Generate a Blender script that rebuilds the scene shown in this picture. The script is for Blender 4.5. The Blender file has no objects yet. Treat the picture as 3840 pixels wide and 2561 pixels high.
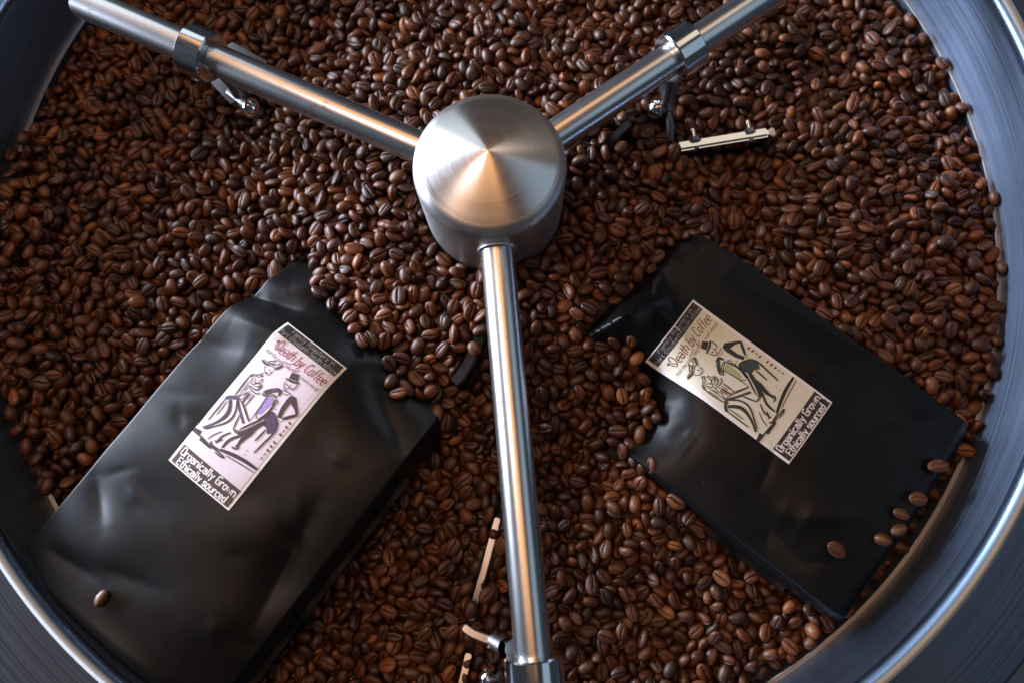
import bpy, bmesh, math, random, base64, zlib
import numpy as np
from mathutils import Vector, Matrix, Quaternion
from mathutils.geometry import tessellate_polygon
PI = math.pi
scene = bpy.context.scene
COL = scene.collection
rnd = random.Random(7)

# ------------------------------------------------------------------ camera
CAM = np.array([.0175, -.171, .4588]); F = 2741.4; PITCH = .1919; ROLL = .0139
_c, _s = math.cos(PITCH), math.sin(PITCH)
_c2, _s2 = math.cos(ROLL), math.sin(ROLL)
ROT = np.array([[_c2, 0, _s2], [0, 1, 0], [-_s2, 0, _c2]]) @ np.array([[1, 0, 0], [0, _c, -_s], [0, _s, _c]])
cam = bpy.data.cameras.new('camera'); cam_o = bpy.data.objects.new('camera', cam); COL.objects.link(cam_o)
m4 = Matrix.Identity(4)
for i in range(3):
    for j in range(3): m4[i][j] = ROT[i, j]
    m4[i][3] = CAM[i]
cam_o.matrix_world = m4
cam.sensor_width = 36; cam.lens = F / 3840 * 36; cam.clip_start = .01; cam.clip_end = 50
cam.dof.use_dof = True; cam.dof.focus_distance = .425; cam.dof.aperture_fstop = 4.5
scene.camera = cam_o
scene.render.resolution_x = 1024; scene.render.resolution_y = 682

# ------------------------------------------------------------------ light
vs = scene.view_settings
vs.view_transform = 'Standard'; vs.look = 'None'; vs.gamma = 1; vs.exposure = 0; vs.use_curve_mapping = False
world = bpy.data.worlds.new('World'); scene.world = world; world.use_nodes = True
world.node_tree.nodes['Background'].inputs[0].default_value = (.55, .62, .80, 1)
world.node_tree.nodes['Background'].inputs[1].default_value = .03

def area(name, loc, target, sx, sy, col, watts):
    l = bpy.data.lights.new(name, 'AREA'); l.shape = 'RECTANGLE'; l.size = sx; l.size_y = sy
    l.color = col; l.energy = watts
    o = bpy.data.objects.new(name, l); COL.objects.link(o); o.location = loc
    o.rotation_euler = (Vector(target) - Vector(loc)).to_track_quat('-Z', 'Y').to_euler()
    return o
#LIGHTS
world.node_tree.nodes['Background'].inputs[0].default_value = (.66, .82, 1.0, 1)
world.node_tree.nodes['Background'].inputs[1].default_value = .045
area('low_window_light', (-1.85, .75, .42), (.10, 0, .06), 2.0, .38, (.74, .82, 1.0), 215)
area('upper_window_light', (-1.25, 1.25, 1.15), (0, 0, .06), 1.7, .85, (.78, .90, 1.0), 6)
area('ceiling_light', (-.45, .45, 2.1), (-.45, .45, 0), 1.65, 2.2, (1.0, .47, .18), 18)
area('skylight', (-.58, .05, 1.65), (.05, .05, .03), .40, .50, (.98, .97, 1.0), 3.0)
area('far_window_light', (1.75, -.10, 1.8), (0, 0, .03), 2.0, 1.2, (.58, .80, 1.0), 3.8)
area('back_lamp_light', (.85, 1.25, 2.0), (.1, .05, .02), .75, .9, (1.0, .84, .66), 2.2)
#ENDLIGHTS
scene.cycles.max_bounces = 7; scene.cycles.glossy_bounces = 5; scene.cycles.diffuse_bounces = 3
scene.cycles.sample_clamp_indirect = 4; scene.cycles.caustics_reflective = False; scene.cycles.caustics_refractive = False
scene.cycles.use_denoising = True

# ------------------------------------------------------------------ helpers
def wpt(x, y, z):
    d = ROT @ np.array([(x - 1920) / F, -(y - 1280.5) / F, -1.0]); t = (z - CAM[2]) / d[2]
    return CAM + d * t
def mesh(name, verts, faces, mat, parent=None, smooth=True, uvs=None, sharp=None):
    me = bpy.data.meshes.new(name); me.from_pydata([tuple(v) for v in verts], [], faces)
    if mat is not None: me.materials.append(mat)
    if smooth:
        me.shade_smooth()
        if sharp: me.set_sharp_from_angle(angle=math.radians(sharp))
    if uvs is not None:
        ul = me.uv_layers.new(name='UVMap')
        li = np.empty(len(me.loops), dtype=np.int32); me.loops.foreach_get('vertex_index', li)
        ul.data.foreach_set('uv', np.asarray(uvs, dtype=np.float32)[li].ravel())
    o = bpy.data.objects.new(name, me); COL.objects.link(o)
    if parent is not None: o.parent = parent
    return o
def empty(name, loc=(0, 0, 0), rz=0):
    o = bpy.data.objects.new(name, None); COL.objects.link(o); o.location = loc; o.rotation_euler = (0, 0, rz)
    o.empty_display_size = .02
    return o
def tag(o, label, cat=None, group=None, kind=None):
    if label: o['label'] = label
    if cat: o['category'] = cat
    if group: o['group'] = group
    if kind: o['kind'] = kind
    return o
def lathe(prof, segs=128, closed=False):
    """profile [(r,z)] round the z axis; returns verts, faces, uvs (u = angle, v = length)"""
    V, Fc, U = [], [], []
    ln = [0]
    for a, b in zip(prof, prof[1:]): ln.append(ln[-1] + math.dist(a, b))
    for j, (r, z) in enumerate(prof):
        for i in range(segs + 1):
            a = 2 * PI * i / segs
            V.append((r * math.cos(a), r * math.sin(a), z)); U.append((i / segs, ln[j]))
    n = segs + 1
    for j in range(len(prof) - 1):
        for i in range(segs):
            Fc.append((j * n + i, j * n + i + 1, (j + 1) * n + i + 1, (j + 1) * n + i))
    return V, Fc, U
def weld(o, d=1e-6):
    bm = bmesh.new(); bm.from_mesh(o.data); bmesh.ops.remove_doubles(bm, verts=bm.verts, dist=d)
    bmesh.ops.recalc_face_normals(bm, faces=bm.faces); bm.to_mesh(o.data); bm.free()
def frame(d):
    d = Vector(d).normalized(); a = Vector((0, 0, 1)) if abs(d.z) < .9 else Vector((1, 0, 0))
    x = a.cross(d).normalized(); y = d.cross(x)
    return Matrix((x, y, d)).transposed().to_4x4()
def turned(name, prof, p0, d, mat, parent, segs=48, sharp=40):
    """lathe profile [(r, t)] turned round an axis from p0 along d"""
    V, Fc, U = lathe(prof, segs)
    M = Matrix.Translation(Vector(p0)) @ frame(d)
    o = mesh(name, [M @ Vector(v) for v in V], Fc, mat, parent, True, U)
    weld(o); o.data.set_sharp_from_angle(angle=math.radians(sharp))
    return o
def prism(name, pts, z0, z1, mat, parent, bev=.0006):
    bm = bmesh.new()
    a = [bm.verts.new((x, y, z0)) for x, y in pts]; b = [bm.verts.new((x, y, z1)) for x, y in pts]
    bm.faces.new(a); bm.faces.new(b); n = len(pts)
    for i in range(n): bm.faces.new((a[i], a[(i + 1) % n], b[(i + 1) % n], b[i]))
    bmesh.ops.recalc_face_normals(bm, faces=bm.faces)
    if bev: bmesh.ops.bevel(bm, geom=bm.edges[:], offset=bev, segments=2, affect='EDGES', profile=.6)
    me = bpy.data.meshes.new(name); bm.to_mesh(me); bm.free(); me.materials.append(mat)
    me.shade_smooth(); me.set_sharp_from_angle(angle=math.radians(35))
    o = bpy.data.objects.new(name, me); COL.objects.link(o); o.parent = parent
    return o

# ------------------------------------------------------------------ materials
class NT:
    def __init__(s, name):
        s.m = bpy.data.materials.new(name); s.m.use_nodes = True; s.t = s.m.node_tree
        s.b = s.t.nodes['Principled BSDF']
    def n(s, typ, **kw):
        x = s.t.nodes.new(typ)
        for k, v in kw.items(): setattr(x, k, v)
        return x
    def l(s, a, b): s.t.links.new(a, b)
    def set(s, **kw):
        for k, v in kw.items():
            s.b.inputs[k.replace('_', ' ')].default_value = v
def ramp(nt, fac, stops):
    r = nt.n('ShaderNodeValToRGB'); nt.l(fac, r.inputs[0]); e = r.color_ramp.elements
    while len(e) < len(stops): e.new(.5)
    for x, (p, c) in zip(e, stops):
        x.position = p; x.color = (*c, 1) if len(c) == 3 else c
    return r.outputs[0]
def mrange(nt, v, a, b, c, d):
    r = nt.n('ShaderNodeMapRange'); nt.l(v, r.inputs[0])
    for i, x in enumerate((a, b, c, d)): r.inputs[i + 1].default_value = x
    return r.outputs[0]
def noise(nt, vec, scale, detail=3, rough=.5):
    x = nt.n('ShaderNodeTexNoise'); x.inputs['Scale'].default_value = scale
    x.inputs['Detail'].default_value = detail; x.inputs['Roughness'].default_value = rough
    if vec is not None: nt.l(vec, x.inputs['Vector'])
    return x.outputs[0]
def steel(name, col, r0, r1, su, sv, bump=.15, aniso=0., arot=0., dirt=0., cont=.82):
    """brushed steel; streaks run along u of the UV map"""
    nt = NT(name); nt.set(Metallic=1.0, Anisotropic=aniso)
    uv = nt.n('ShaderNodeUVMap'); mp = nt.n('ShaderNodeMapping'); nt.l(uv.outputs[0], mp.inputs[0])
    mp.inputs['Scale'].default_value = (su, sv, 1)
    f = noise(nt, mp.outputs[0], 1.0, 4, .6)
    tc = nt.n('ShaderNodeTexCoord'); g = noise(nt, tc.outputs['Object'], 22, 4, .6)
    g2 = noise(nt, tc.outputs['Object'], 160, 3, .6)
    mx = nt.n('ShaderNodeMath', operation='MULTIPLY_ADD'); nt.l(g, mx.inputs[0]); mx.inputs[1].default_value = .45
    nt.l(f, mx.inputs[2])
    nt.l(mrange(nt, mx.outputs[0], .45, 1.05, r0, r1), nt.b.inputs['Roughness'])
    c0 = tuple(x * cont for x in col)
    cr = ramp(nt, f, [(.30, c0), (.72, col)])
    if dirt:
        mm = nt.n('ShaderNodeMix', data_type='RGBA'); nt.l(cr, mm.inputs['A'])
        mm.inputs['B'].default_value = (.16, .085, .045, 1)
        gg = nt.n('ShaderNodeMath', operation='MULTIPLY'); nt.l(g, gg.inputs[0]); nt.l(g2, gg.inputs[1])
        nt.l(mrange(nt, gg.outputs[0], .36, .46, 0, dirt), mm.inputs['Factor']); cr = mm.outputs['Result']
    nt.l(cr, nt.b.inputs['Base Color'])
    bp = nt.n('ShaderNodeBump'); bp.inputs['Strength'].default_value = bump; bp.inputs['Distance'].default_value = .0002
    nt.l(f, bp.inputs['Height']); nt.l(bp.outputs[0], nt.b.inputs['Normal'])
    if aniso:
        tg = nt.n('ShaderNodeTangent', direction_type='RADIAL', axis='Z'); nt.l(tg.outputs[0], nt.b.inputs['Tangent']); nt.b.inputs['Anisotropic Rotation'].default_value = arot
    return nt.m
M_wall_sky = steel('brushed steel wall sky tint', (.17, .225, .32), .34, .50, 7, 1300, .5, .75, .25, cont=.45)  # blue of the reflected sky is put into the steel's base colour
M_flange_sky = steel('brushed steel flange sky tint', (.115, .155, .225), .36, .52, 7, 900, .5, .6, .25, cont=.5)  # base colour carries a painted navy sky reflection, the steel itself is grey
M_rim_sky = steel('rolled rim steel sky tint', (.25, .35, .49), .24, .34, 9, 1500, .1)  # pale blue window reflection painted into the rim's base colour
M_floor = steel('tray floor steel', (.62, .58, .52), .18, .34, 3, 400, .08)
M_ledge = steel('ledge steel', (.66, .63, .60), .30, .5, 40, 900, .1, dirt=.9)
M_tube = steel('satin tube steel', (.76, .76, .76), .22, .31, 260, 5, .05, dirt=.55)
M_cap = steel('spun cap steel', (.74, .74, .74), .21, .29, 2, 700, .02, .72, .25, cont=.92)
M_hub = steel('hub side steel', (.58, .58, .59), .30, .42, 2, 1200, .2, .6, .25)
M_chrome = steel('collar steel', (.80, .80, .81), .10, .18, 30, 30, .02, dirt=.15)
M_bracket = steel('dark bracket steel', (.10, .10, .105), .35, .5, 12, 12, .1, dirt=.4)
M_dark = steel('dull bracket steel', (.30, .30, .31), .28, .45, 12, 12, .1, dirt=.4)
def rubber():
    nt = NT('black rubber'); nt.set(Base_Color=(.008, .008, .009, 1), Roughness=.6); nt.b.inputs['Specular IOR Level'].default_value = .25
    return nt.m
M_rubber = rubber()
def bagfilm():
    nt = NT('black bag film'); tc = nt.n('ShaderNodeTexCoord')
    a = noise(nt, tc.outputs['Object'], 38, 4, .55); b = noise(nt, tc.outputs['Object'], 1400, 2, .5)
    nt.l(mrange(nt, a,   .3, .7, .34, .46), nt.b.inputs['Roughness']); nt.b.inputs['Specular IOR Level'].default_value = .23
    sp = nt.n('ShaderNodeTexVoronoi'); sp.inputs['Scale'].default_value = 130; nt.l(tc.outputs['Object'], sp.inputs['Vector'])
    sz = nt.n('ShaderNodeMath', operation='MULTIPLY'); nt.l(a, sz.inputs[0]); sz.inputs[1].default_value = .045
    dl = nt.n('ShaderNodeMath', operation='LESS_THAN'); nt.l(sp.outputs['Distance'], dl.inputs[0]); nt.l(sz.outputs[0], dl.inputs[1])
    sel = nt.n('ShaderNodeSeparateColor'); nt.l(sp.outputs['Color'], sel.inputs[0])
    gt = nt.n('ShaderNodeMath', operation='GREATER_THAN'); nt.l(sel.outputs[0], gt.inputs[0]); gt.inputs[1].default_value = .88
    mu = nt.n('ShaderNodeMath', operation='MULTIPLY'); nt.l(dl.outputs[0], mu.inputs[0]); nt.l(gt.outputs[0], mu.inputs[1])
    mm = nt.n('ShaderNodeMix', data_type='RGBA'); nt.l(mu.outputs[0], mm.inputs['Factor'])
    mm.inputs['A'].default_value = (.0045, .0045, .005, 1); mm.inputs['B'].default_value = (.22, .18, .14, 1)
    nt.l(mm.outputs['Result'], nt.b.inputs['Base Color'])
    bp = nt.n('ShaderNodeBump'); bp.inputs['Strength'].default_value = .12; bp.inputs['Distance'].default_value = .0001
    nt.l(b, bp.inputs['Height']); nt.l(bp.outputs[0], nt.b.inputs['Normal'])
    return nt.m
M_bag = bagfilm()
def paper(name, c0, c1, sc=60, rough=.55):
    nt = NT(name); tc = nt.n('ShaderNodeTexCoord'); a = noise(nt, tc.outputs['Object'], sc, 5, .6)
    nt.l(ramp(nt, a, [(.35, c0), (.65, c1)]), nt.b.inputs['Base Color']); nt.set(Roughness=rough)
    return nt.m
def ink(name, c, rough=.5):
    nt = NT(name); tc = nt.n('ShaderNodeTexCoord'); a = noise(nt, tc.outputs['Object'], 900, 3, .6)
    nt.l(ramp(nt, a, [(.35, c), (.75, tuple(min(1, x * 1.7 + .012) for x in c))]), nt.b.inputs['Base Color']); nt.set(Roughness=rough)
    return nt.m

# ------------------------------------------------------------------ cooling tray
tray = tag(empty('cooling_tray', (0, 0, -.014)), 'round brushed steel cooling tray filled with roasted beans', 'cooling tray')
def tpart(name, prof, mat, segs=220):
    V, Fc, U = lathe([(r, z + .014) for r, z in prof], segs)
    o = mesh(name, V, Fc, mat, tray, True, U); weld(o); o.data.set_sharp_from_angle(angle=math.radians(35)); return o
tpart('tray_floor', [(.0005, -.014), (.10, -.014), (.20, -.014), (.30, -.014), (.3265, -.014)], M_floor)
tpart('lower_wall', [(.3266, -.0155), (.3266, -.0105), (.3266, -.006), (.3266, -.0006)], M_wall_sky)
tpart('ledge_ring', [(.3264, -.0012), (.3264, -.0002), (.3266, 0), (.3290, 0), (.3300, 0)], M_ledge)
arc = [(.3405 - .0072 * math.cos(a), .0475 + .0072 * math.sin(a)) for a in np.linspace(.0, PI / 2 - .10, 10)]
tpart('wall', [(.3291, -.003), (.3291, .001), (.3300, .012), (.3312, .024), (.3322, .036), (.3330, .0462)], M_wall_sky)
tpart('rolled_rim', [(.33305, .0464)] + arc, M_rim_sky)
tpart('flange', [(.3399, .0548), (.352, .0538), (.366, .0526), (.3800, .0512)], M_flange_sky)
tpart('outer_edge', [(.3800, .0513), (.3815, .0508), (.3826, .0495), (.3830, .0470), (.3830, .0100)], M_rim_sky)

# ------------------------------------------------------------------ stirrer
ZA, RT, RC = .0665, .0095, .0425
st = tag(empty('stirrer', (0, 0, -.014)), 'polished steel stirrer with domed hub and three tubular arms', 'stirrer')
def S(p): return (p[0], p[1], p[2] + .014)
hubprof = [(.0424, -.012), (.0424, .02), (.0425, .05), (.0425, .0812)]
hubprof += [(.0335 + .0090 * math.cos(a), .0815 + .0090 * math.sin(a)) for a in np.linspace(0, PI / 2 - .36, 14)]
capprof = [(.03667 * q, .08993 + .0126 * (1 - q ** 1.22)) for q in (1, .97, .93, .88, .82, .75, .66, .56, .45, .34, .23, .13, .06, .02, .005)]
V, Fc, U = lathe([(r, z + .014) for r, z in hubprof], 128); hub = mesh('hub', V, Fc, M_hub, st, True, U); weld(hub)
V, Fc, U = lathe([(r, z + .014) for r, z in capprof], 128); cap = mesh('hub_cap', V, Fc, M_cap, st, True, U); weld(cap)
def polar(az, r, z, off=0):
    a = math.radians(az)
    return (r * math.cos(a) - off * math.sin(a), r * math.sin(a) + off * math.cos(a), z)
def make_arm(az, rend, rc0, rc1):
    d = Vector(polar(az, 1, 0))
    prof = [(RT, .0405), (RT, .08), (RT, .13), (RT, .18), (RT, .23), (RT, rend - .0008), (RT - .0008, rend), (RT - .0025, rend), (RT - .0025, rend - .01)]
    arm = turned('arm', prof, S((0, 0, ZA)), d, M_tube, st, 56)
    turned('weld_bead', [(RT + .0001, .0412), (RT + .0016, .0420), (RT + .0013, .0432), (RT + .0001, .0440)], S((0, 0, ZA)), d, M_hub, arm, 48, 80)
    L = rc1 - rc0; ro = .0150
    col = turned('collar', [(RT + .0003, 0), (ro - .0008, 0), (ro, .0008), (ro, L - .0008), (ro - .0008, L), (RT + .0003, L)], S(polar(az, rc0, ZA)), d, M_chrome, arm, 64, 30)
    return arm, d
def bolt(name, p, d, r, h, mat, parent, dome=True):
    pr = [(.0001, h * 1.0), (r * .45, h * .92), (r * .8, h * .66), (r, h * .25), (r, 0), (r * 1.25, 0), (r * 1.25, -h * .25), (r * .5, -h * .25), (r * .5, -h * 2.2)] if dome else \
         [(.0001, h), (r * .86, h), (r, h * .88), (r, 0), (r * 1.3, 0), (r * 1.3, -h * .2), (r * .5, -h * .2), (r * .5, -h * 2)]
    return turned(name, pr, S(p), d, mat, parent, 24 if dome else 6, 30)
def rod(name, pts, r, mat, parent, segs=16):
    V, Fc = [], []
    for k, p in enumerate(pts):
        a = pts[max(k - 1, 0)]; b = pts[min(k + 1, len(pts) - 1)]
        M = frame(Vector(b) - Vector(a)); rr = r[k] if isinstance(r, (list, tuple)) else r
        for i in range(segs):
            t = 2 * PI * i / segs; V.append(Vector(S(p)) + M.to_3x3() @ Vector((rr * math.cos(t), rr * math.sin(t), 0)))
    for k in range(len(pts) - 1):
        for i in range(segs): Fc.append((k * segs + i, k * segs + (i + 1) % segs, (k + 1) * segs + (i + 1) % segs, (k + 1) * segs + i))
    Fc.append(tuple(range(segs - 1, -1, -1))); Fc.append(tuple((len(pts) - 1) * segs + i for i in range(segs)))
    return mesh(name, V, Fc, mat, parent, True, [(i % segs / segs, i // segs) for i in range(len(V))], 45)
def plate(name, top, h, th, mat, parent, lean=0., bev=.0006):
    """upright blade: its top edge runs along the points, it hangs down by h"""
    V, Fc = [], []; n = len(top)
    for k, p in enumerate(top):
        a = top[max(k - 1, 0)]; b = top[min(k + 1, n - 1)]
        t = Vector((b[0] - a[0], b[1] - a[1], 0)).normalized(); q = Vector((-t.y, t.x, 0))
        P = Vector(S(p))
        for s, z in ((-1, 0), (1, 0), (1, -h), (-1, -h)):
            V.append(P + q * (s * th / 2 + (lean if z else 0)) + Vector((0, 0, z)))
    for k in range(n - 1):
        for i in range(4): Fc.append((k * 4 + i, k * 4 + (i + 1) % 4, k * 4 + 4 + (i + 1) % 4, k * 4 + 4 + i))
    Fc.append((3, 2, 1, 0)); Fc.append(tuple((n - 1) * 4 + i for i in range(4)))
    o = mesh(name, V, Fc, mat, parent, True, [(v.x * 3, v.z) for v in V])
    bm = bmesh.new(); bm.from_mesh(o.data); bmesh.ops.recalc_face_normals(bm, faces=bm.faces)
    if bev: bmesh.ops.bevel(bm, geom=[e for e in bm.edges if e.calc_face_angle(0) > .7], offset=bev, segments=2, affect='EDGES')
    bm.to_mesh(o.data); bm.free(); o.data.set_sharp_from_angle(angle=math.radians(40))
    return o
# arm to the upper right, its collar, hanger and the flat paddle bar with two bolts
armR, dR = make_arm(35.1, .275, .1285, .1450)
rod('hanger', [(.1085, .0715, .054), (.1088, .0688, .044), (.1096, .0660, .036), (.1102, .0640, .031)], [.0062, .0055, .0042, .0050], M_dark, armR)
bolt('bolt', (.1010, .0600, .0345), (-.80, -.40, .45), .0046, .0036, M_chrome, armR)
rod('hinge_pin', [(.1010, .0600, .0340), (.1110, .0640, .0285)], .0036, M_dark, armR)
rod('link_rod', [(.1105, .0600, .0300), (.1128, .0530, .0255), (.1135, .0470, .0190)], [.0018, .0026, .0020], M_dark, armR)
padR = plate('paddle', [(.1180, .0412, .0205), (.1500, .0466, .0205), (.1775, .0512, .0205)], .030, .0062, M_chrome, armR, .004, .0016)
plate('paddle_tip', [(.1779, .0513, .0195), (.1812, .0519, .0195)], .026, .0058, M_ledge, armR)
for x, y in ((.1295, .0490), (.1650, .0546)):
    bolt('paddle_nut', (x, y - .0035, .0190), (-.17, .98, .10), .0034, .0026, M_chrome, armR, False)
    rod('paddle_stud', [(x, y - .003, .019), (x - .0013, y + .0045, .0198)], .0016, M_chrome, armR)
plate('scraper', [(.0860, .0525, .0320), (.0785, .0455, .0300), (.0715, .0385, .0270)], .030, .0058, M_rubber, armR, 0, .001)
# arm to the upper left
armL, dL = make_arm(155.1, .2755, .1825, .1990)
prism('bracket', [(-.1905, .0905), (-.1680, .1075), (-.1445, .0935), (-.1500, .0720), (-.1660, .0640), (-.1730, .0715)], .0485, .0510, M_bracket, armL)
rod('hanger', [(-.1625, .0755, .058), (-.1615, .0735, .045), (-.1600, .0700, .032), (-.1590, .0680, .018)], [.0060, .0050, .0050, .0050], M_dark, armL)
rod('hinge_pin', [(-.1680, .0740, .0340), (-.1530, .0625, .0345)], .0042, M_dark, armL)
bolt('bolt', (-.1535, .0628, .0345), (.80, -.48, .30), .0048, .0034, M_chrome, armL)
plate('paddle', [(-.1760, .0660, -.0040), (-.1640, .0560, -.0040), (-.1500, .0450, -.0050)], .020, .0030, M_chrome, armL)
bolt('set_screw', (polar(155.1, .1905, ZA - .0066, .0140)), (polar(155.1, 0, -.4, 1)), .0022, .0006, M_chrome, armL, False)
# arm towards the viewer
armB, dB = make_arm(275.1, .3000, .2570, .2735)
plate('paddle', [(.0026, -.1910, .0080), (-.0035, -.2140, .0100), (-.0105, -.2390, .0088), (-.0130, -.2500, .0060)], .025, .0036, M_ledge, armB)
rod('hanger', [(.0130, -.2560, .052), (.0080, -.2575, .040), (.0010, -.2560, .0320)], [.0052, .0046, .0040], M_dark, armB)
plate('bracket', [(-.0155, -.2490, .0310), (-.0100, -.2525, .0315), (-.0020, -.2555, .0315), (.0030, -.2562, .0310)], .006, .0036, M_ledge, armB)
turned('hinge_ring', [(.0020, 0), (.0052, 0), (.0052, .0014), (.0020, .0014), (.0020, 0)], S((-.0012, -.2562, .0310)), (1, -.25, 0), M_chrome, armB, 6, 30)
plate('lower_paddle', [(-.0140, -.2680, .0068), (-.0160, -.2770, .0085), (-.0190, -.2890, .0088)], .022, .0038, M_ledge, armB)
bolt('bolt', (-.0030, -.2760, .0300), (-.95, 0, .3), .0042, .0032, M_chrome, armB)
plate('scraper', [(.0005, -.0700, .0370), (-.0068, -.0840, .0355), (-.0130, -.0990, .0345), (-.0185, -.1085, .0335), (-.0225, -.1125, .0330)], .030, .0066, M_rubber, armB, 0, .001)

# ------------------------------------------------------------------ coffee bags
def smooth01(x): x = np.clip(x, 0, 1); return x * x * (3 - 2 * x)
class Bag:
    def __init__(s, cx, cy, deg, uc, W, v0, v1, zc, ze, tl, zd, creases, dents, sag, seed):
        s.__dict__.update(locals()); s.a = math.radians(deg)
        r = np.random.RandomState(seed)
        extra = []
        for _ in range(26):
            side = r.choice([-1, 1]); v = r.uniform(v0 + .012, .095); u = uc + side * W * r.uniform(.45, .97); an = r.uniform(-.9, .9) + (PI if side > 0 else 0); ln = r.uniform(.008, .030)
            if abs(u) < .034 and abs(v) < .060: continue
            extra.append((u, v, u + ln * math.cos(an), v + ln * math.sin(an), r.uniform(.002, .005), r.uniform(.0003, .0010) * r.choice([-1, 1])))
        s.creases = list(creases) + extra
        s.w = [(r.uniform(20, 75), r.uniform(0, 2 * PI), r.uniform(0, 2 * PI), r.uniform(.25, 1)) for _ in range(9)]
    def half(s, v):
        t = (v - s.v0) / (s.v1 - s.v0)
        return s.W * (1 - .05 * smooth01((t - .6) / .4) - .05 * (1 - smooth01(t / .05)))
    def z(s, u, v):
        u = np.asarray(u, float); v = np.asarray(v, float)
        q = np.clip(np.abs(u - s.uc) / s.half(v), 0, 1)
        cross = (1 - .32 * q ** 2.2) * np.clip((1 - q) / .055, 0, 1) ** .33
        tb = np.clip((v - s.v0) / .010, 0, 1) ** .35 * (1 - .16 * np.exp(-(v - s.v0) / .035)); tt = np.clip((s.v1 - v) / s.tl, 0, 1)
        endp = tb * (1 - (1 - tt) ** 1.5)
        ze = s.ze - .018 * smooth01((v - s.zd) / .06)
        z = ze + (s.zc - s.ze) * cross * endp + s.sag * (v / .1)
        on = smooth01((1 - q) / .15)
        for (u0, w0, u1, w1, wd, am) in s.creases:
            dx, dy = u1 - u0, w1 - w0; L2 = dx * dx + dy * dy
            t = ((u - u0) * dx + (v - w0) * dy) / L2; tc = np.clip(t, 0, 1)
            d = np.hypot(u - u0 - tc * dx, v - w0 - tc * dy)
            z = z + am * np.exp(-(np.sqrt(d * d + 2.2e-6) - 1.48e-3) / (wd * .85)) * (.35 + .65 * np.sin(PI * np.clip(t, .0, 1)))
        for (u0, w0, ru, rv, am) in s.dents:
            z = z + am * np.exp(-(((u - u0) / ru) ** 2 + ((v - w0) / rv) ** 2) ** 1.5)
        lab = 1 - .85 * np.exp(-((u / .030) ** 2 + (v / .056) ** 2) ** 3)
        for k, p1, p2, am in s.w:
            z = z + .00033 * am * lab * np.sin(k * (u * math.cos(p1) + v * math.sin(p1)) * 1.6 + p2 + 1.3 * np.sin(k * .6 * v + p1))
        return z
    def world(s, u, v, off=0):
        z = s.z(u, v) + off; c, n = math.cos(s.a), math.sin(s.a)
        u = np.asarray(u, float); v = np.asarray(v, float)
        return np.stack([s.cx + u * c - v * n, s.cy + u * n + v * c, z], -1)
BAGS = [
 Bag(-.132, -.1317, -37., .012, .0740, -.1535, .108, .0478, .020, .062, .030,
     [(-.066, .046, -.022, .060, .0085, -.0080), (-.050, .032, -.012, .044, .007, .0030), (-.040, .066, -.020, .092, .008, .0045), (-.064, .008, -.030, .022, .010, -.0035),
      (-.052, -.085, -.028, -.100, .006, -.0022), (-.046, -.128, -.010, -.122, .006, -.0028), (-.018, -.118, .022, -.104, .008, -.0022), (.040, .050, .080, .030, .010, -.005),
      (.030, .060, .060, .085, .010, .004), (-.03, -.142, .05, -.140, .007, .0022), (.058, -.02, .072, -.09, .010, -.004)],
     [(-.066, .050, .018, .010, -.006), (.02, -.02, .09, .14, .0015), (.058, .06, .030, .030, -.006)], -.0006, 3),
 Bag(.146, -.111, 51.7, -.0045, .0730, -.1300, .108, .0287, .004, .036, .060,
     [(.006, .066, -.030, .084, .0090, .0210), (-.026, .083, -.060, .096, .0090, .0170), (.004, .068, .000, .040, .0075, .0050), (.014, .058, .034, .085, .010, -.003),
      (.050, .05, .062, -.05, .012, -.0025), (-.05, -.03, -.064, -.09, .010, -.003), (-.02, -.112, .04, -.118, .007, -.002), (.03, -.08, .055, -.105, .008, .002), (-.045, -.07, -.02, -.10, .008, .0018)],
     [(-.050, .050, .030, .034, -.026), (.02, -.02, .09, .14, .001)], -.0005, 8),
]
def grid_faces(nu, nv, off=0, flip=False):
    f = []
    for j in range(nv - 1):
        for i in range(nu - 1):
            a = off + j * nu + i; q = (a, a + 1, a + nu + 1, a + nu)
            f.append(q[::-1] if flip else q)
    return f
def bag_body(b, parent):
    nu, nv = 111, 161
    ss = np.sin(np.linspace(-1, 1, nu) * PI / 2 * .96) / math.sin(PI / 2 * .96); vv = np.linspace(b.v0, b.v1, nv)
    Vg, Sg = np.meshgrid(vv, ss, indexing='ij'); Ug = b.uc + Sg * b.half(Vg)
    top = b.world(Ug, Vg).reshape(-1, 3)
    Ub = b.uc + Sg * (b.half(Vg) - .006); bot = b.world(Ub, Vg).reshape(-1, 3)
    bot[:, 2] = b.ze - .006 - .014 * (np.maximum(1 - np.abs(Sg) ** 4, 0)).ravel()
    V = np.vstack([top, bot]); n = nu * nv
    Fc = grid_faces(nu, nv) + grid_faces(nu, nv, n, True)
    for j in range(nv - 1):
        a = j * nu; Fc.append((a, a + nu, n + a + nu, n + a)); a += nu - 1; Fc.append((a, n + a, n + a + nu, a + nu))
    for i in range(nu - 1):
        Fc.append((i, n + i, n + i + 1, i + 1)); a = (nv - 1) * nu + i; Fc.append((a, a + 1, n + a + 1, n + a))
    return mesh('bag_body', V, Fc, M_bag, parent, True, None, 50)
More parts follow.
